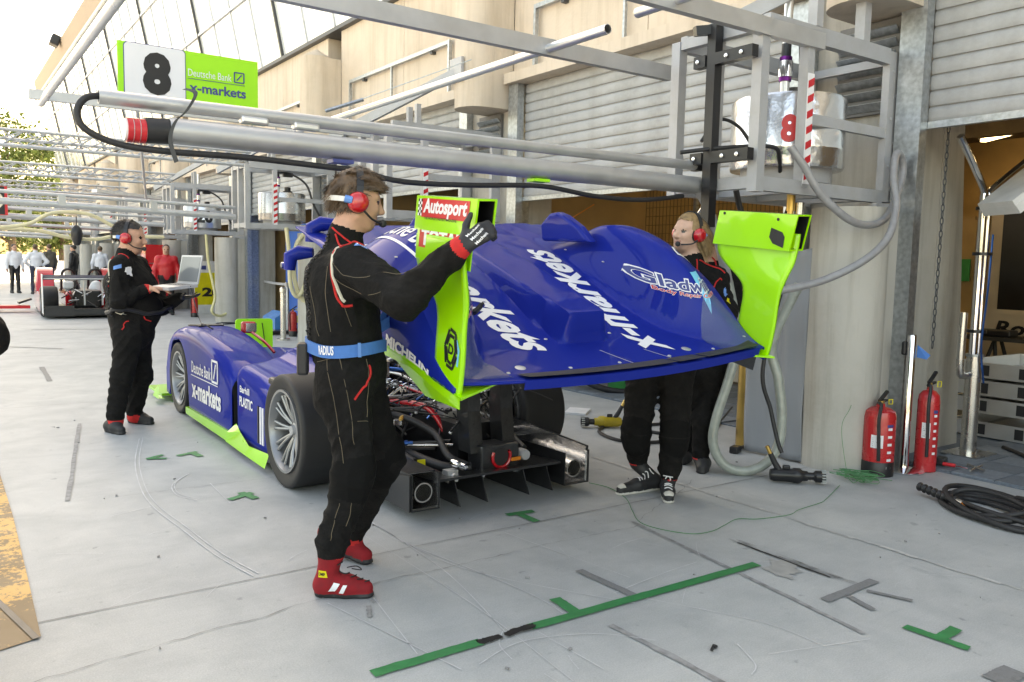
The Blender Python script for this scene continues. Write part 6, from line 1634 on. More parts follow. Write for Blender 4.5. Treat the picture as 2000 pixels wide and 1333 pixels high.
# cuff and glove on the near hand
dR = unit(np.array(J['wrR'])-np.array(J['elR']))
B.cap(np.array(J['wrR'])-dR*.01,np.array(J['wrR'])+dR*.035,.045,.043,3,.01)
hw = np.array(J['wrR'])+dR*.045
hand(B, hw, (.75,-.30,.55), (.35,.9,-.25), 4, curl=1.0, s=1.15, thumb_side=1, thumb_up=True)
hand(B, J['wrL'], (.9,-.2,.1), (.1,.2,1), 4, curl=.4, s=1.05)
hc1 = (0.028, 0.0, 1.697)
Ph, Mh = head(B, hc1, (.97,.20,-.10), (.10,0,1), s=1.04, neck=J['neck'])
mt = bodymats(shoes='red_suede', glove='black_rubber')+['knee_pad']
lobj('body', B.mesh('body', mt, .0075), m1)
fw_ = Vector((.97,.20,-.1))
strands(Ph, 6000, .042, 'hair_brown', m1, 'hair', dirfn=lambda v: (.9*fw_ if v[0] > .1 else Vector((-.2,0,-.7)) if v[2] < .45 else Vector((.7,.1,.05)))+Vector((v[0]*.4,v[1]*.4,v[2]*.12))+Vector((mnoise.noise(Vector(v)*3)*.7,mnoise.noise(Vector(v)*3+Vector((5,0,0)))*.7,0)),
        cover=lambda v: (v[2] > .15 and v[0] < .93) or (v[0] < .12 and v[2] > -.62) or (v[2] > .42), w=.0022)
headset(Ph, Mh, m1, near=1)
# belt, piping, stitching, radio lead
wst = np.array((-0.025, 0.0, 1.081))
ring = [(wst[0]+.30*math.cos(a),.30*math.sin(a),wst[2]+.012*math.cos(a)) for a in np.linspace(0,2*math.pi,60,endpoint=False)]
Bs = Body(); Bs.P = [q[:7]+(0.0,)+q[8:] for q in B.P]
rp_ = Bs.snap(ring,.009); mb = MB(); n = len(rp_)
for i in range(n):
    p, q = rp_[i], rp_[(i+1)%n]; u_ = Vector((0,0,.026)); oo = (p-Vector((wst[0],0,p.z))).normalized()*.004; o2 = (q-Vector((wst[0],0,q.z))).normalized()*.004
    mb.add([p-u_+oo,q-u_+o2,q+u_+o2,p+u_+oo,p+u_-oo,q+u_-o2],[(0,1,2,3),(3,2,5,4)],True)
blt = mb.build('belt','blue_belt',m1,local=True)
text_on(Bs,'RADIUS',(wst[0]-.105,-.24,wst[2]-.004),(1,-.25,0),(0,0,1),.105,.034,'white_vinyl','lettering',m1,e=.017,bold=.03)
patch_on(Bs,(wst[0]+.075,-.25,wst[2]),(1,.2,0),(0,0,1),.018,.056,'blue_patch','belt_loop',m1,e=.017,n=4)
MB().cbox((wst[0]-.175,-.04,wst[2]-.06),(.05,.08,.14),bev=.012).build('radio','black_plastic',m1,local=True)
def px1(pts): return pts
line_on(B,[(-0.033, -0.16, 1.531),(-0.066, -0.22, 1.467),(-0.08, -0.24, 1.383),(-0.065, -0.24, 1.299),(-0.024, -0.24, 1.258),(0.013, -0.24, 1.254)],.0055,'red_cloth','piping',m1)
line_on(B,[(-0.033, -0.16, 1.51),(-0.056, -0.22, 1.456),(-0.067, -0.24, 1.383),(-0.053, -0.24, 1.312),(-0.02, -0.24, 1.275)],.0075,'cream_cloth','shoulder_lining',m1,e=.0005)
line_on(B,[(-0.083, -0.1, 1.57),(-0.046, -0.15, 1.548),(0.013, -0.19, 1.543),(0.063, -0.2, 1.516)],.004,'red_cloth','piping',m1)
line_on(B,[(-0.094, -0.06, 1.597),(-0.051, -0.1, 1.565),(0.013, -0.12, 1.551)],.004,'red_cloth','piping',m1)
line_on(B,[(0.131, -0.2, 1.062),(0.066, -0.24, 1.067),(0.014, -0.24, 1.063)],.004,'red_cloth','piping',m1)
line_on(B,[(0.092, -0.2, 1.015),(0.093, -0.2, 0.964),(0.069, -0.24, 0.912),(0.033, -0.24, 0.867)],.005,'red_cloth','pocket_piping',m1)
for pts in ([(-0.107, -0.2, 1.424),(-0.111, -0.22, 1.277),(-0.091, -0.22, 1.15)],[(-0.152, -0.12, 1.336),(-0.16, -0.14, 1.208),(-0.138, -0.16, 1.127)],[(-0.016, -0.24, 1.258),(0.013, -0.24, 1.173)],[(-0.07, -0.2, 1.467),(-0.018, -0.25, 1.415),(0.073, -0.32, 1.377),(0.19, -0.42, 1.411),(0.317, -0.55, 1.473)],
            [(-0.059, -0.25, 1.373),(0.013, -0.28, 1.323),(0.151, -0.42, 1.32)],[(-0.108, -0.2, 1.041),(-0.074, -0.22, 0.893),(-0.053, -0.22, 0.741),(-0.032, -0.24, 0.603)],[(-0.041, -0.22, 1.043),(-0.007, -0.24, 0.874),(0.023, -0.25, 0.68)],[(-0.152, -0.14, 1.017),(-0.07, -0.2, 1.041),(-0.003, -0.22, 1.056)],[(-0.044, -0.25, 0.431),(-0.069, -0.25, 0.355),(-0.08, -0.25, 0.267)],[(0.015, -0.25, 0.428),(-0.002, -0.25, 0.33)],
            [(0.036, -0.22, 0.774),(0.111, -0.2, 0.778)],[(0.077, -0.2, 1.041),(0.082, -0.2, 0.91),(0.087, -0.2, 0.789)]):
    line_on(B,pts,.0013,'stitch','stitching',m1,seg=4)
cp = B.snap([tuple(p) for p in smooth_path([(-0.112, -0.05, 1.565),(-0.153, -0.08, 1.422),(-0.184, -0.08, 1.247),(-0.191, -0.08, 1.049),(-0.168, -0.1, 1.128)][:4],40)],.007)
coil = [p+Vector((.006*math.cos(i*1.3),.006*math.sin(i*1.3),0)) for i,p in enumerate(cp)]
MB().tube(coil,.0035,5).build('radio_cable','black_rubber',m1,local=True)
patch_on(B,(0.05, -0.24, 1.525),(1,-.2,.1),(0,.3,1),.07,.028,'blue_patch','sleeve_patch',m1,e=.003)
text_on(B,'SPARCO',(0.05, -0.24, 1.525),(1,-.2,.1),(0,.3,1),.055,.016,'white_vinyl','lettering',m1,e=.0055)
mb = MB()
for k in range(3):
    c_ = Vector(hw)+Vector((.055,-.05,.055))*1.0+Vector((.018,-.005,-.016))*(k-1)
    letter(mb,'Mechanix',lambda x,y,c_=c_: c_+Vector((.62,-.25,.72))*x+Vector((-.62,.1,.5))*y,w=.075,h=.016,bold=.02)
mb2 = MB().add(B.snap(mb.v,.002),mb.f).build('glove_lettering','white_vinyl',m1,local=True)
patch_on(B,(-0.117, -0.2, 0.112),(1,-.1,0),(-.2,0,1),.045,.03,'yellow_vinyl','boot_badge',m1,e=.003); text_on(B,'OMP',(-0.117, -0.2, 0.112),(1,-.1,0),(-.2,0,1),.034,.015,'black_vinyl','lettering',m1,e=.005)
for d_ in (0,22): patch_on(B,(-0.069, -0.24, 0.057) if d_ == 0 else (-0.031, -0.24, 0.048),(1,-.25,.0),(.45,0,1),.022,.055,'white_vinyl','boot_stripe',m1,e=.003)
for k in range(5): line_on(B,[(-.045+.028*k,-.21,.145-.016*k),(-.02+.028*k,-.19,.15-.016*k),(-.015+.028*k,-.155,.14-.016*k)],.003,'black_rubber','boot_lace',m1,n=4,e=.003)
MB().tube(smooth_path([(-.01,-.21,.14),(.03,-.24,.155),(.05,-.22,.13),(.01,-.2,.13)],5),.0025,5).build('boot_lace','black_rubber',m1,local=True)

# ---------------- man with the laptop
m2 = thing('person', 'man in black suit and red ear defenders typing on a laptop', 'person', (1.32,7.33,0), rz=-R(10.2))
J = dict(hipR=(-0.009, -0.1, 0.804), hipL=(0.053, 0.1, 0.785), waist=(0.014, 0.0, 0.977), chest=(-0.001, 0.0, 1.197), neck=(-0.018, 0.0, 1.456),
         shR=(-0.056, -0.19, 1.366), shL=(0.066, 0.18, 1.364), elR=(-0.077, -0.26, 1.084), wrR=(0.103, -0.24, 1.173), elL=(0.256, 0.12, 1.02), wrL=(0.38, -0.02, 1.105),
         knR=(-0.069, -0.09, 0.468), knL=(0.078, 0.12, 0.434), anR=(-0.122, -0.06, 0.139), anL=(0.017, 0.26, 0.118))
B = Body(); suit_body(B, J, torso=1.16, leg=1.02)
B.ell(np.array(J['waist'])+np.array([.07,-.03,.05]),(.17,.17,.17),0,.08,.004)
for s,hl,t in (('R',(-.195,.02,0),(-.06,-.20,0)),('L',(-.03,.36,0),(.17,.17,0))):
    B.cap(np.array(J['an'+s])+np.array([0,0,.03]),np.array(J['an'+s])-np.array([0,0,.05]),.058,.054,3,.012)
    shoe(B,np.array(J['an'+s])-np.array([0,0,.05]),hl,t)
dR = unit(np.array(J['wrR'])-np.array(J['elR'])); B.cap(np.array(J['wrR'])-dR*.005,np.array(J['wrR'])+dR*.022,.042,.040,3,.01)
hand(B,np.array(J['wrR'])+dR*.03,(.9,-.05,.02),(.1,-.1,-1),1,curl=.35,s=1.1,thumb_side=-1)
hand(B,J['wrL'],(.85,-.45,.1),(0,0,1),4,curl=.15,s=1.1)
Ph, Mh = head(B,(0.023, 0.0, 1.586),(.93,-.33,-.22),(.06,0,1),s=1.06,neck=J['neck'])
lobj('body',B.mesh('body',bodymats(),.0085),m2)
strands(Ph,2600,.035,'hair_dark',m2,'hair',dirfn=lambda v: Vector((-.6+v[0]*.3,v[1]*.6,-.1+v[2]*.3)),cover=lambda v: (v[2] > .30 and v[0] < .80) or (v[0] < .10 and v[2] > -.6) or v[2] > .75,w=.0035)
headset(Ph,Mh,m2,near=1)
ring = [(J['waist'][0]+.32*math.cos(a),.32*math.sin(a),J['waist'][2]+.0) for a in np.linspace(0,2*math.pi,40,endpoint=False)]
line_on(B,ring,.018,'black_rubber','belt',m2,n=2,closed=True,e=.0)
patch_on(B,(-0.075, -0.3, 0.973),(1,0,0),(0,0,1),.075,.04,'cream_cloth','belt_badge',m2,e=.022)
patch_on(B,(0.038, -0.3, 1.324),(1,.3,0),(.05,0,1),.07,.055,'white_vinyl','chest_patch',m2,e=.004)
patch_on(B,(-0.088, -0.3, 1.362),(1,-.2,.2),(-.15,0,1),.08,.03,'blue_patch','sleeve_patch',m2,e=.004)
for pts in ([(-0.106, -0.2, 1.446),(-0.171, -0.2, 1.323),(-0.191, -0.2, 1.202)],[(-0.069, -0.15, 1.487),(-0.04, -0.2, 1.455),(-0.011, -0.22, 1.415)],[(-0.007, -0.25, 0.928),(-0.051, -0.28, 0.902),(-0.078, -0.28, 0.862)],[(0.128, -0.25, 0.951),(0.182, -0.2, 0.914)]):
    line_on(B,pts,.005,'red_cloth','piping',m2)
line_on(B,[(-0.136, -0.2, 1.425),(-0.178, -0.2, 1.331),(-0.194, -0.2, 1.234)],.009,'cream_cloth','shoulder_lining',m2,e=.0)
cp = [p+Vector((.009*math.cos(i*1.1),.009*math.sin(i*1.1),0)) for i,p in enumerate(B.snap([tuple(p) for p in smooth_path([(-0.138, -0.22, 1.284),(-0.157, -0.2, 1.121),(-0.157, -0.2, 0.958)],26)],.014))]
MB().tube(cp,.005,5).build('radio_cable','black_rubber',m2,local=True)
# laptop, held
def W2(p):
    a = R(10.2); return Vector((1.32+p[0]*math.cos(a)+p[1]*math.sin(a), 7.33-p[0]*math.sin(a)+p[1]*math.cos(a), p[2]))
lc = W2((0.327, -0.16, 1.204))
lap = thing('laptop', 'open silver laptop resting on the arm of the man in ear defenders', 'laptop', tuple(lc))
rz = Matrix.Rotation(R(-76),3,'Z') @ Matrix.Rotation(R(6),3,'X')
def LP(x,y,z): return lc + rz @ Vector((x,y,z))
mb = MB(); q = [(-.17,-.125,-.014),(.17,-.125,-.014),(.17,.125,-.014),(-.17,.125,-.014),(-.17,-.125,.012),(.17,-.125,.012),(.17,.125,.012),(-.17,.125,.012)]
lb = mb.add([LP(*p) for p in q],[(0,3,2,1),(4,5,6,7),(0,1,5,4),(1,2,6,5),(2,3,7,6),(3,0,4,7)]).build('base','laptop_silver',lap)
kk = MB()
for r_ in range(5):
    for c_ in range(13): kk.add([LP(x,y,.0135) for x,y in ((-.15+c_*.0232,-.01+r_*.022),(-.13+c_*.0232,-.01+r_*.022),(-.13+c_*.0232,.009+r_*.022),(-.15+c_*.0232,.009+r_*.022))],[(0,1,2,3)])
stuff(kk.build('keyboard','keys',lb))
def LS(x,h,o): return LP(x,.125+.30*h*.235+o, .012+h*.235*.97-.3*o)
def quad2(x0,x1,h0,h1,o,th,nm,m,par):
    A = [LS(x0,h0,o),LS(x1,h0,o),LS(x1,h1,o),LS(x0,h1,o)]; Bq = [LS(x0,h0,o+th),LS(x1,h0,o+th),LS(x1,h1,o+th),LS(x0,h1,o+th)]
    return MB().add(A+Bq,[(3,2,1,0),(4,5,6,7),(0,1,5,4),(1,2,6,5),(2,3,7,6),(3,0,4,7)]).build(nm,m,par)
ls = quad2(-.17,.17,0,1,0,.009,'lid','laptop_silver',lap); quad2(-.155,.155,.07,.94,-.002,.0015,'screen','laptop_screen',ls)
one('laptop_lead', MB().tube(smooth_path([tuple(LP(.17,.06,0)),(3.246, 12.739, 0.55),(2.221, 8.489, 0.72),(1.95,7.5,.86),(2.15,7.3,.72),(2.3,7.1,.66)],8),.006,6), 'black_rubber', 'thin black lead from the laptop to the blue car', 'cable')

# ---------------- blond mechanic at the right
m3 = thing('person', 'blond mechanic with red ear defenders and canvas sneakers behind the bodywork', 'person', (3.80,3.75,0), rz=-R(45.4))
J = dict(hipR=(-0.076, -0.02, 0.811), hipL=(0.132, 0.0, 0.807), waist=(0.092, 0.05, 1.027), chest=(0.192, 0.08, 1.227), neck=(0.203, 0.05, 1.485),
         shR=(0.077, -0.02, 1.391), shL=(0.351, 0.1, 1.379), elR=(-0.077, 0.05, 1.154), wrR=(-0.169, -0.02, 1.32), elL=(0.429, 0.0, 1.173), wrL=(0.43, -0.12, 1.068),
         knR=(-0.108, -0.14, 0.397), knL=(0.133, -0.12, 0.39), anR=(-0.099, 0.02, 0.205), anL=(0.11, -0.1, 0.152))
B = Body(); suit_body(B, J, leg=1.06)
for s,px in (('R',0),('L',1)): B.cap(np.array(J['kn'+s])+np.array([0,-.0,.05]),np.array(J['kn'+s])-np.array([0,0,.07]),.092,.090,9,.02,.004)
shoe(B,np.array(J['anR'])-np.array([0,0,.05]),(.07,.03,0),(-0.224, -0.22, 0.021)[:2]+(0,),sc=.92)
shoe(B,np.array(J['anL'])-np.array([0,0,.05]),(0.094, -0.05, 0.071)[:2]+(0,),(0.11, -0.34, 0.004)[:2]+(0,),sc=.92)
B.cap(np.array(J['anL'])+np.array([0,0,.02]),np.array(J['anL'])-np.array([0,0,.03]),.054,.05,3,.012)
B.cap(np.array(J['anR'])+np.array([0,0,.02]),np.array(J['anR'])-np.array([0,0,.03]),.054,.05,3,.012)
dL = unit(np.array(J['wrL'])-np.array(J['elL'])); B.cap(np.array(J['wrL']),np.array(J['wrL'])+dL*.025,.046,.044,3,.012)
hand(B,np.array(J['wrL'])+dL*.03,(-.1,-.4,-.9),(-.9,-.3,0),4,curl=.6,s=1.1); hand(B,J['wrR'],(-.5,-.3,.6),(0,-1,0),4,curl=.5)
Ph, Mh = head(B,(0.166, 0.04, 1.659),(-.68,-.73,-.06),(.10,0,1),s=1.0,neck=J['neck'])
lobj('body',B.mesh('body',bodymats('skin_pale',sole='shoe_white')+['knee_pad'],.008),m3)
fdir = Vector((-.80,-.58,0))
strands(Ph,4500,.11,'hair_blond',m3,'hair',dirfn=lambda v: Vector((.45,.32,-.9)) if v[0] < .2 else Vector((.5 if v[1] < 0 else .2,.5,-.55)),cover=lambda v: (v[2] > .42 and v[0] < .88) or (v[0] < .05 and v[2] > -.75) or (abs(v[1]) > .72 and v[0] < .5 and v[2] > -.3),w=.0032)
headset(Ph,Mh,m3,near=-1,neckband=True)
for pts in ([(0.27, -0.05, 1.508),(0.352, -0.0, 1.487),(0.433, -0.0, 1.431)],[(0.258, -0.1, 1.523),(0.278, -0.12, 1.46),(0.261, -0.12, 1.415),(0.23, -0.12, 1.421)],[(0.414, -0.05, 1.425),(0.351, -0.12, 1.335),(0.306, -0.14, 1.272)]):
    line_on(B,pts,.0045,'red_cloth','piping',m3)
patch_on(B,(0.225, -0.14, 1.452),(1,.2,0),(.1,0,1),.026,.05,'blue_patch','collar_patch',m3,e=.004)
patch_on(B,(0.43, -0.1, 1.327),(1,.2,0),(.1,0,1),.04,.03,'blue_patch','sleeve_patch',m3,e=.004)
patch_on(B,(0.447, -0.1, 1.28),(1,.2,-.4),(.3,0,1),.04,.03,'yellow_vinyl','sleeve_patch',m3,e=.004)
for s_,tx in ((0,0),(1,1)):
    hl, t = ((.07,.03,0),(-0.224, -0.22, 0.021)[:2]+(0,)) if s_ == 0 else ((0.094, -0.05, 0.071)[:2]+(0,),(0.11, -0.34, 0.004)[:2]+(0,))
    hl, t = Vector(hl), Vector(t); d = (t-hl).normalized(); nn = Vector((-d.y,d.x,0))
    patch_on(B,t-d*.035+Vector((0,0,.055)),nn,d,.075,.05,'shoe_white','toe_cap',m3,e=.003)
    for k in range(5):
        c_ = hl+d*(.10+.026*k)+Vector((0,0,.13-.012*k)); line_on(B,[c_-nn*.03,c_+Vector((0,0,.012)),c_+nn*.03+d*.012],.0035,'white_vinyl','shoe_lace',m3,n=4,e=.003)

# ---------------- mechanic half hidden behind the blond one
m4 = thing('person', 'dark haired mechanic mostly hidden behind the blond one', 'person', (4.44,4.02,0), rz=-R(47.8))
J = dict(hipR=(-0.061, -0.0, 0.687), hipL=(0.156, 0.1, 0.685), waist=(0.082, 0.05, 0.985), chest=(0.098, 0.08, 1.205), neck=(0.097, 0.05, 1.462),
         shR=(-0.035, 0.05, 1.368), shL=(0.236, 0.15, 1.373), elR=(-0.043, 0.1, 1.126), wrR=(-0.02, 0.0, 1.021), elL=(0.298, 0.1, 1.137), wrL=(0.264, 0.0, 0.996),
         knR=(-0.012, 0.1, 0.335), knL=(0.085, -0.02, 0.363), anR=(-0.021, 0.2, 0.082), anL=(0.081, -0.04, 0.12))
B = Body(); suit_body(B, J, leg=.9)
shoe(B,np.array(J['anL'])-np.array([0,0,.04]),(.12,.02,0),(.085,-.18,0)); shoe(B,np.array(J['anR'])-np.array([0,0,.04]),(.0,.25,0),(-.06,.05,0))
B.cap(np.array(J['anL'])+np.array([0,0,.02]),np.array(J['anL'])-np.array([0,0,.03]),.056,.05,3,.012)
hand(B,J['wrR'],(0,-.5,-.8),(1,0,0),4); hand(B,J['wrL'],(0,-.5,-.8),(1,0,0),4)
Ph, Mh = head(B,(0.069, 0.05, 1.622),(-.5,.8,-.1),s=1.0,neck=J['neck'])
lobj('body',B.mesh('body',bodymats(),.010),m4)
strands(Ph,900,.03,'hair_dark',m4,'hair',dirfn=lambda v: Vector((v[0],v[1],-.4)),cover=lambda v: (v[2] > .35 and v[0] < .85) or (v[0] < .2 and v[2] > -.6),w=.007)
line_on(B,[(0.116, -0.1, 1.526),(0.168, -0.1, 1.516),(0.188, -0.1, 1.464)],.006,'red_cloth','piping',m4)

# ---------------- someone cut off by the left edge
m5 = thing('person', 'person in black cut off by the left picture edge', 'person', (.02,3.2,0), rz=-R(2))
J = dict(hipR=(-.16,-.1,.92), hipL=(-.16,.1,.92), waist=(-.17,0,1.1), chest=(-.18,0,1.3), neck=(-.18,0,1.52), shR=(-.12,-.2,1.42), shL=(-.16,.2,1.42), elR=(.11,-.14,1.19), wrR=(-.02,-.18,1.0), elL=(-.1,.3,1.15), wrL=(.0,.2,1.0),
         knR=(-.10,-.1,.5), knL=(-.12,.12,.5), anR=(-.16,-.1,.12), anL=(-.16,.12,.12))
B = Body(); suit_body(B, J)
B.ell((.03,-.18,.86),(.085,.07,.12),4,.03)
shoe(B,(-.16,-.1,.1),(-.2,-.05,0),(-.1,-.25,0)); shoe(B,(-.16,.12,.1),(-.2,.15,0),(-.1,-.05,0)); hand(B,(-.02,-.18,1.0),(.2,0,-1),(-1,0,0),4); hand(B,(.0,.2,1.0),(.2,0,-1),(-1,0,0),4)
head(B,(-.18,0,1.64),(-1,0,0),neck=(-.18,0,1.5))
lobj('body',B.mesh('body',bodymats(),.012),m5)


# ================================================================ things farther down the lane
# belt barrier in front of the third pier
def barrier(x, y, label):
    t = thing('barrier_post', label, 'barrier', (x,y,0), 'belt barrier posts')
    MB().lathe([(0,0),(.17,0),(.17,.02),(.03,.03),(0,.03)],(x,y,0),n=20).build('foot','galvanised',t)
    MB().tube([(x,y,.03),(x,y,.98)],.032,12).build('post','galvanised',t); MB().cbox((x,y,.95),(.075,.075,.09)).build('belt_head','grey_paint',t)
bp = [(5.843, 20.33, 0.0),(6.573, 20.494, 0.0),(5.621, 15.507, 0.0)]
for p, lab in zip(bp,('leftmost grey belt barrier post by the third pier','middle grey belt barrier post by the third pier','nearest grey belt barrier post in front of the blue panel')): barrier(p[0],p[1],lab)
for a, b_, lab in ((bp[0],bp[1],'grey belt between the two left barrier posts'),(bp[1],bp[2],'grey belt running to the nearest barrier post')):
    pts = [Vector(a).lerp(Vector(b_),k/8)+Vector((0,0,.955-.03*math.sin(math.pi*k/8))) for k in range(9)]
    mb = MB()
    for p,q in zip(pts,pts[1:]): mb.bar(p,q,.006,.05)
    one('barrier_belt', mb, 'grey_paint', lab, 'belt')
one('blue_panel', MB().box((6.45,15.2,.02),(6.5,17.9,2.2)), 'blue_panel', 'large blue panel standing in the doorway behind the barrier', 'panel')
# kart nose
t = thing('kart', 'low blue and black kart bodywork on the floor by the barrier', 'kart', (5.7,16.2,0))
MB().prism([(-.5,.05),(.45,.05),(.40,.12),(.1,.30),(-.3,.42),(-.5,.30)],(5.9,15.6,0),(1,0,0),(0,0,1),(0,1,0),.7).build('nose','kart_blue',t)
MB().cbox((5.75,15.9,.05),(1.5,1.3,.06),bev=.02).build('floor','black_plastic',t)
MB().cbox((5.78,15.585,.30),(.28,.006,.12),Matrix.Rotation(R(25),3,'Y')).build('label','yellow_vinyl',t)
# upright steel pillar and hoses under the third cage
t = thing('jack_stand', 'slim steel cylinder stand below the brushed steel drum', 'stand', (5.1,14.2,0))
MB().lathe([(0,0),(.12,0),(.12,.03),(.05,.04),(.05,.85),(.06,.86),(.06,.92),(.03,.95),(0,.95)],(5.1,14.3,0),n=18).build('cylinder','steel_brushed',t)
loop = [(5.35,13.75,1.95),(5.15,13.75,1.7),(5.1,13.75,1.2),(5.2,13.75,.82),(5.45,13.75,.66),(5.75,13.75,.8),(5.88,13.75,1.15),(5.85,13.75,1.6),(5.7,13.75,1.9),(5.55,13.75,1.98)]
one('hose_loop', MB().tube(smooth_path(loop,7),.04,10), 'hose_cream', 'pale hose hanging in an oval loop under the brushed steel drum cage', 'hose')
one('hanging_hose', MB().tube(smooth_path([(4.95,13.7,1.98),(5.0,13.7,1.5),(5.02,13.7,1.0),(5.15,13.7,.8),(5.3,13.7,1.05)],7),.035,10), 'hose_cream', 'pale hose hanging straight beside the oval loop', 'hose')
one('black_bundle', MB().lathe([(0,1.62),(.1,1.66),(.17,1.8),(.12,1.95),(0,1.98)],(5.55,13.8,0),n=9), 'black_rubber', 'black bundle hanging under the brushed steel drum cage', 'bundle')
one('yellow_hose', MB().tube(smooth_path([(5.0,18.9,1.95),(5.05,18.9,1.3),(5.15,18.8,.6),(5.05,18.7,.25),(5.3,18.8,.15),(5.6,18.9,.4),(5.75,19,1.0),(5.7,19,1.9)],7),.03,8), 'yellow_hose', 'yellow hose looping under the number 20 tank', 'hose')
one('floor_wires', MB().tube([Vector((p.x,p.y,.02)) for p in smooth_path([(5.0,18.2,0),(5.3,18.4,0),(5.5,18.1,0),(5.1,18.0,0),(5.6,18.3,0),(6.0,18.2,0)],6)],.012,6), 'black_rubber', 'thin black wires on the floor before the yellow sign', 'wire')
# yellow 20 board leaning in the far doorway
bq = Vector((5.915, 21.945, 0.0))
t = thing('number_board', 'white and yellow board with number 20 leaning in the far doorway', 'board', tuple(bq))
MB().box((bq.x-.42,bq.y,0),(bq.x+.45,bq.y+.03,1.35)).build('board','white_plain',t); MB().box((bq.x-.41,bq.y-.004,.22),(bq.x+.44,bq.y-.001,1.05)).build('yellow_field','yellow_vinyl',t)
letter(MB(),'20',lambda x,y:(bq.x+.02+x,bq.y-.008,.55+y),w=.5,h=.24,bold=.05).build('number','black_vinyl',t)
MB().cbox((bq.x-.2,bq.y-.004,1.18),(.16,.003,.10)).build('emblem','navy_vinyl',t)
# red cabinet behind the laptop man
t = thing('tool_cabinet', 'bright red tall cabinet behind the laptop man', 'cabinet', (5.0,23.5,0))
MB().box((4.55,23.2,.08),(5.3,23.9,1.25)).build('carcass','red_gloss',t); MB().box((4.6,23.25,1.27),(5.1,23.85,1.75)).build('top_box','red_gloss',t)
for k in range(4): MB().box((4.58,23.188,.14+k*.27),(5.26,23.198,.37+k*.27)).build('drawer','red_vinyl',t)
MB().cbox((5.1,23.18,1.12),(.2,.02,.10)).build('latch','black_plastic',t)
for x in (4.65,5.2): MB().lathe([(0,-.03),(.04,-.03),(.04,.03),(0,.03)],(x,23.4,.04),(0,1,0),10).build('castor','black_rubber',t)
one('gas_bottles', MB().tube([(5.55,30.2,0),(5.55,30.2,1.25)],.13,12).lathe([(.13,1.25),(.06,1.38),(.1,1.40),(.1,1.55),(0,1.56)],(5.55,30.2,0),n=12), 'blue_panel', 'far blue topped gas bottle by a pier', 'gas bottle')
# lime pit board in front of the car
gb = Vector((3.12,9.75,0))
t = thing('lime_board', 'lime green rounded board standing beyond the cockpit of the blue car', 'board', tuple(gb))
MB().prism(rrect(-.21,.02,.22,.73,.04),(gb.x,gb.y,0),(1,-.1,0),(0,0,1),(0,1,0),.02).build('board','lime_flat',t)
bf = lambda cx_,cz_: (lambda x,y: (gb.x+cx_+x, gb.y-.004-.1*(cx_+x), cz_+y))
letter(MB(),'x-markets',bf(.02,.33),w=.34,h=.055,bold=.02).build('lettering','black_vinyl',t); letter(MB(),'Deutsche Bank',bf(-.02,.42),w=.26,h=.035).build('lettering','grey_paint',t)
MB().bar((gb.x+.12,gb.y-.025,.45),(gb.x+.09,gb.y-.025,.68),.006,.012).build('slot','black_plastic',t)

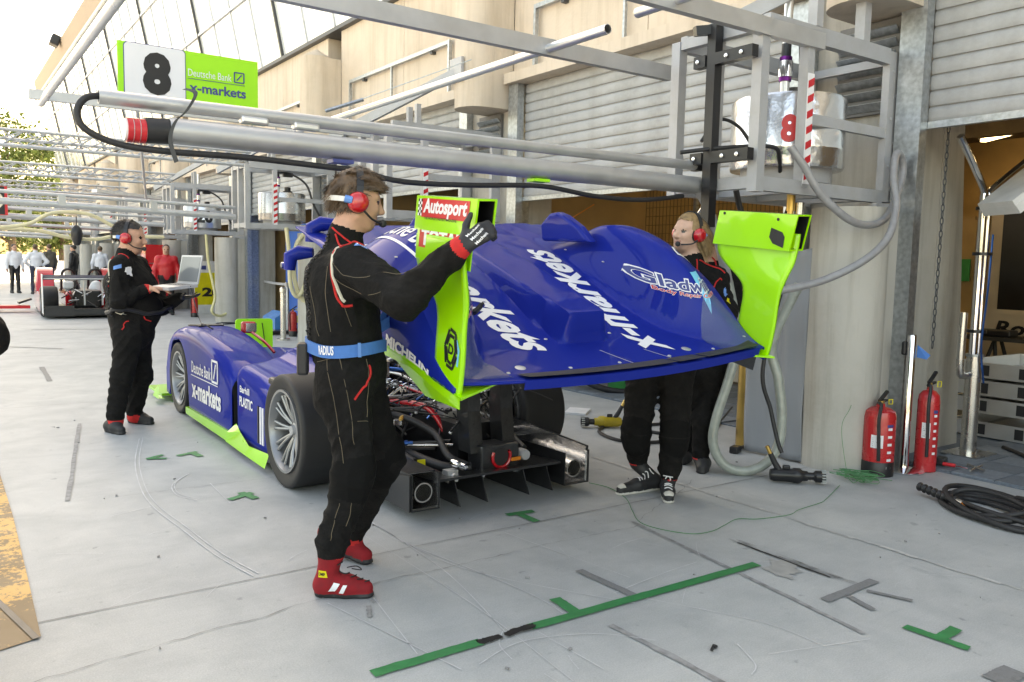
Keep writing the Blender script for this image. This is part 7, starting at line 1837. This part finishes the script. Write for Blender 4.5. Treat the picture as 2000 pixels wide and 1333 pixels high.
# ---------------- other race cars
def far_car(loc, rz, body, label, accent='black_paint'):
    t = thing('race_car', label, 'race car', loc, None, rz)
    L = lambda mb,nm,m,p=None: mb.build(nm,m,p or t,local=True)
    L(MB().box((-.95,0,.06),(.95,4.3,.10)),'floor','carbon')
    for s in (-1,1):
        for y,r_,w in ((.75,.355,.36),(3.55,.33,.31)):
            wh = L(MB().lathe([(.24,-w/2),(.30,-w/2),(r_-.02,-w*.46),(r_,-w*.36),(r_,w*.36),(r_-.02,w*.46),(.30,w/2),(.24,w/2)],(s*.80,y,r_),(1,0,0),28),'tyre','tyre')
            L(MB().lathe([(0,-.10*s),(.22,-.12*s),(.25,w/2*s)],(s*.80,y,r_),(1,0,0),20),'rim','aluminium',wh)
        fl2 = MB().grid(lambda u,v: (s*(.97-.40*max(0,u-.5)*2), v, (.10+(.10+.62*math.sin(min(1,max(0,(v-2.9)/1.3))*math.pi)**.7+.28)*min(1,u*2))), list(np.linspace(0,1,10)), list(np.linspace(2.8,4.25,18)))
        L(fl2,'fender',body)
        L(MB().prism([(1.25,.08),(2.8,.08),(2.8,.5),(1.9,.55),(1.25,.48)],(s*.97-(.02 if s > 0 else 0),0,0),(0,1,0),(0,0,1),(1,0,0),.02),'flank',body)
        L(MB().prism([(-.25,.12),(.25,.12),(.25,1.0),(-.25,1.0)],(s*.97,0,0),(0,1,0),(0,0,1),(1,0,0),.012),'wing_endplate','white_plain')
        L(MB().tube(smooth_path([(s*.30-.15,2.3,.55),(s*.30-.13,2.2,.98),(s*.30,2.15,1.08),(s*.30+.13,2.2,.98),(s*.30+.15,2.3,.55)],5),.03,8),'roll_hoop',accent)
    L(MB().cbox((0,.0,.93),(1.9,.34,.045),Matrix.Rotation(R(10),3,'X')),'rear_wing','navy_trousers'); L(MB().box((-.94,-.19,.895),(.94,-.175,.915)),'wing_trim','white_plain')
    for x in (-.12,.25): L(MB().bar((x,.1,.3),(x,.05,.9),.03,.10,up=(0,1,0)),'wing_pillar','aluminium')
    L(MB().cbox((0,2.6,.36),(.85,2.6,.42),bev=.08),'tub',body); L(MB().cbox((0,1.2,.40),(.6,.9,.42),bev=.05),'engine','black_paint')
    L(MB().lathe([(0,.30),(.1,.26),(.16,.12),(.18,0),(0,0)],(-.25,1.65,.56),n=14),'airbox','carbon'); L(MB().lathe([(0,.26),(.1,.22),(.16,.1),(.18,0),(0,0)],(.28,1.75,.56),n=14),'headrest','white_plain')
    L(MB().box((-.95,-.12,.10),(.95,.3,.22)),'diffuser','carbon'); L(MB().box((-.93,-.16,.06),(-.35,-.12,.30)),'rear_panel','carbon'); L(MB().box((.35,-.16,.06),(.93,-.12,.42)),'rear_panel',body)
    L(MB().box((.52,-.17,.2),(.9,-.165,.38)),'grille','black_paint'); L(MB().cbox((-.38,1.0,.72),(.22,.2,.18),bev=.03),'gauge_box','white_plain')
    rng = random.Random(4)
    for k in range(16):
        p = Vector((rng.uniform(-.45,.45),rng.uniform(.1,1.1),rng.uniform(.28,.62))); q = p+Vector((rng.uniform(-.3,.3),rng.uniform(-.3,.3),rng.uniform(-.15,.2)))
        L(MB().tube([p,q],rng.uniform(.008,.02),6),'engine_pipe',rng.choice(['chrome','aluminium','black_rubber','steel_brushed']))
    return t
far_car((2.95,20.9,0), R(-3), 'red_gloss', 'red open prototype race car with engine exposed behind the laptop man')
far_car((1.05,39.5,0), R(2), 'red_gloss', 'distant sunlit red race car at the far left')
t = thing('nose_section', 'red car nose section cut off by the left picture edge', 'bodywork', (.9,24.0,0))
MB().grid(lambda u,v: (.55+.75*u, 23.4+1.4*v, .12+.42*math.sin(math.pi*min(1,.25+.75*(1-u)))*(.6+.4*math.sin(math.pi*v))), list(np.linspace(0,1,12)), list(np.linspace(0,1,12))).build('shell','red_gloss',t)
MB().box((.6,23.35,.10),(1.95,23.8,.17)).build('splitter','red_vinyl',t); MB().cbox((1.85,23.6,.28),(.3,.4,.05),Matrix.Rotation(R(-20),3,'Y')).build('dive_plane','black_plastic',t)
# ---------------- people down the lane
def bystander(loc, face, top, legs, hair, label, h=1.78, arms='down', group='people standing down the lane'):
    t = thing('person', label, 'person', (loc[0],loc[1],0), group, face)
    s = h/1.78; B = Body()
    if arms == 'down': eR, wR, eL, wL = (.27,-.0,1.12*s),(.27,.05,.90*s),(-.27,0,1.12*s),(-.27,.05,.90*s)
    elif arms == 'hips': eR, wR, eL, wL = (.36,-.08,1.15*s),(.20,.03,1.0*s),(-.36,-.08,1.15*s),(-.20,.03,1.0*s)
    else: eR, wR, eL, wL = (.26,.05,1.12*s),(.08,.24,1.12*s),(-.26,.05,1.12*s),(-.08,.26,1.10*s)
    J = dict(hipR=(.09,0,.92*s),hipL=(-.09,0,.92*s),waist=(0,0,1.06*s),chest=(0,0,1.26*s),neck=(0,0,1.50*s),shR=(.18,0,1.40*s),shL=(-.18,0,1.40*s),elR=eR,wrR=wR,elL=eL,wrL=wL,
             knR=(.10,.02,.5*s),knL=(-.11,.0,.5*s),anR=(.11,0,.12),anL=(-.12,0,.12))
    suit_body(B,J,leg=.85,torso=.92)
    for i,p in enumerate(B.P):
        if p[0] == 'c' and max(p[1][2],p[2][2]) < 1.0*s and abs(p[1][0]) < .17 and abs(p[2][0]) < .17 and p[3] < .13: B.P[i] = p[:5]+(7,)+p[6:]
    for sg,k in (('R',1),('L',-1)):
        shoe(B,(.11*k,0,.1),(.11*k,-.09,0),(.13*k,.17,0)); hand(B,J['wr'+sg],(0,.1,-1) if arms == 'down' else (-.6*k,.3,-.2),(0,1,0),1)
    P,M = head(B,(0,.02,1.62*s),(0,1,0),neck=J['neck'])
    B.ell(P(-.025,0,.055),(.102,.084,.092),9,.01,rot=M)
    lobj('body',B.mesh('body',bodymats(suit=top,suit2=legs)+[hair],.020),t)
    return t
bystander((3.05,34.0),R(8),'white_shirt','navy_trousers','hair_brown','man in white shirt and navy trousers, second from left in the far group','hips' and 1.8,'hips')
bystander((2.45,34.8),R(200),'white_shirt','black_paint','hair_dark','dark haired figure in white shirt at the left end of the far group',1.8)
bystander((3.75,36.5),R(30),'grey_jacket','navy_trousers','hair_brown','man in grey jacket behind the far white shirt',1.85)
bystander((4.3,34.2),R(60),'black_paint','black_paint','hair_dark','figure dressed all in black in the far group',1.82)
bystander((5.15,34.0),R(0),'white_shirt','black_paint','hair_brown','man in white shirt and black trousers with his back turned',1.8)
bystander((6.6,33.5),R(160),'white_shirt','navy_trousers','hair_dark','far man in white shirt beside the red shirt',1.75,'fold')
bystander((5.3,27.0),R(80),'red_vinyl','black_paint','hair_dark','far man in red shirt next to the laptop man',1.80,'fold')
bystander((4.75,21.6),R(170),'red_vinyl','black_paint','hair_dark','figure in red behind the red cabinet near the laptop screen',1.76)
# hanging number board at the left edge
sb = Vector((1.161, 19.0, 2.469))
t = thing('number_sign', 'number sign with red edge cut off by the left edge under the trusses', 'sign', tuple(sb))
MB().box((sb.x-.7,sb.y,sb.z-.28),(sb.x+.1,sb.y+.03,sb.z+.28)).build('board','red_vinyl',t); MB().box((sb.x-.69,sb.y-.004,sb.z-.27),(sb.x+.05,sb.y-.001,sb.z+.27)).build('field','black_vinyl',t)
letter(MB(),'10',lambda x,y:(sb.x-.22+x,sb.y-.008,sb.z+y),w=.5,h=.36,bold=.05).build('number','cream_cloth',t)
# ---------------- background: barrier, fence, trees
one('concrete_barrier', MB().prism([(-.4,0),(.4,0),(.15,.35),(.1,.95),(-.1,.95),(-.15,.35)],(-30,70,0),(0,1,0),(0,0,1),(1,0,0),60), 'white_plain', 'pale concrete barrier far beyond the building end', 'barrier')
def leaf_mat(n, c):
    m = mat(n, c, .6, var=.35, scale=.35); b = m.node_tree.nodes['Principled BSDF']; b.inputs['Subsurface Weight'].default_value = 0; return m
leaf_mat('leaf_yellow',(.085,.125,.022)); leaf_mat('leaf_green',(.05,.085,.022))
def tree(x, y, h, w, label, seed, leafm):
    rng = np.random.RandomState(seed); t = thing('tree', label, 'tree', (x,y,0), 'trees beyond the building')
    br = MB(); br.tube(smooth_path([(x,y,0),(x+.1,y,h*.3),(x-.1,y,h*.6),(x,y,h*.92)],5),[.30]*3+[.26]*3+[.22]*3+[.18]*3+[.12]*2+[.06]*2,8)
    cl = []
    for k in range(22):
        z = h*rng.uniform(.14,.92); a = rng.uniform(0,6.28); L_ = w*rng.uniform(.35,1.0)*(1.1-abs(z/h-.55)*1.2)
        q = Vector((x+L_*math.cos(a),y+L_*math.sin(a),z+L_*.25)); br.tube([(x,y,z-.5),Vector((x,y,z-.5)).lerp(q,.55)+Vector((0,0,.2)),q],[.10,.06,.02],5); cl.append(q)
        if k % 2: cl.append(Vector((x,y,z)).lerp(q,.55))
    br.build('trunk','bark',t)
    C_ = np.array(cl); n = 11000; cen = C_[rng.randint(0,len(C_),n)]; P = cen+rng.normal(size=(n,3))*np.array([.75,.75,.55])*w*.22
    d1 = rng.normal(size=(n,3)); d1 /= np.linalg.norm(d1,axis=1)[:,None]; d2 = np.cross(d1,rng.normal(size=(n,3))); d2 /= np.linalg.norm(d2,axis=1)[:,None]
    s_ = rng.uniform(.10,.24,(n,1)); Vt = np.stack([P-d1*s_,P+d2*s_*.5,P+d1*s_,P-d2*s_*.5],1).reshape(-1,3)
    mb = MB(); mb.v = [tuple(v) for v in Vt]; mb.f = [(4*i,4*i+1,4*i+2,4*i+3) for i in range(n)]; mb.m = [0]*n; mb.sm = [False]*n
    mb.build('crown',leafm,t); return t
tree(5.2,76,12.5,4.2,'yellow green tree at the far left beyond the trusses',1,'leaf_yellow')
tree(9.6,84,12.5,4.2,'yellow green tree nearest the far end of the building',2,'leaf_yellow')
tree(1.0,92,10.5,4.4,'darker tree behind the left edge of the picture',3,'leaf_green')
tree(13.5,96,12.0,4.4,'tree mostly hidden behind the building end',4,'leaf_green')
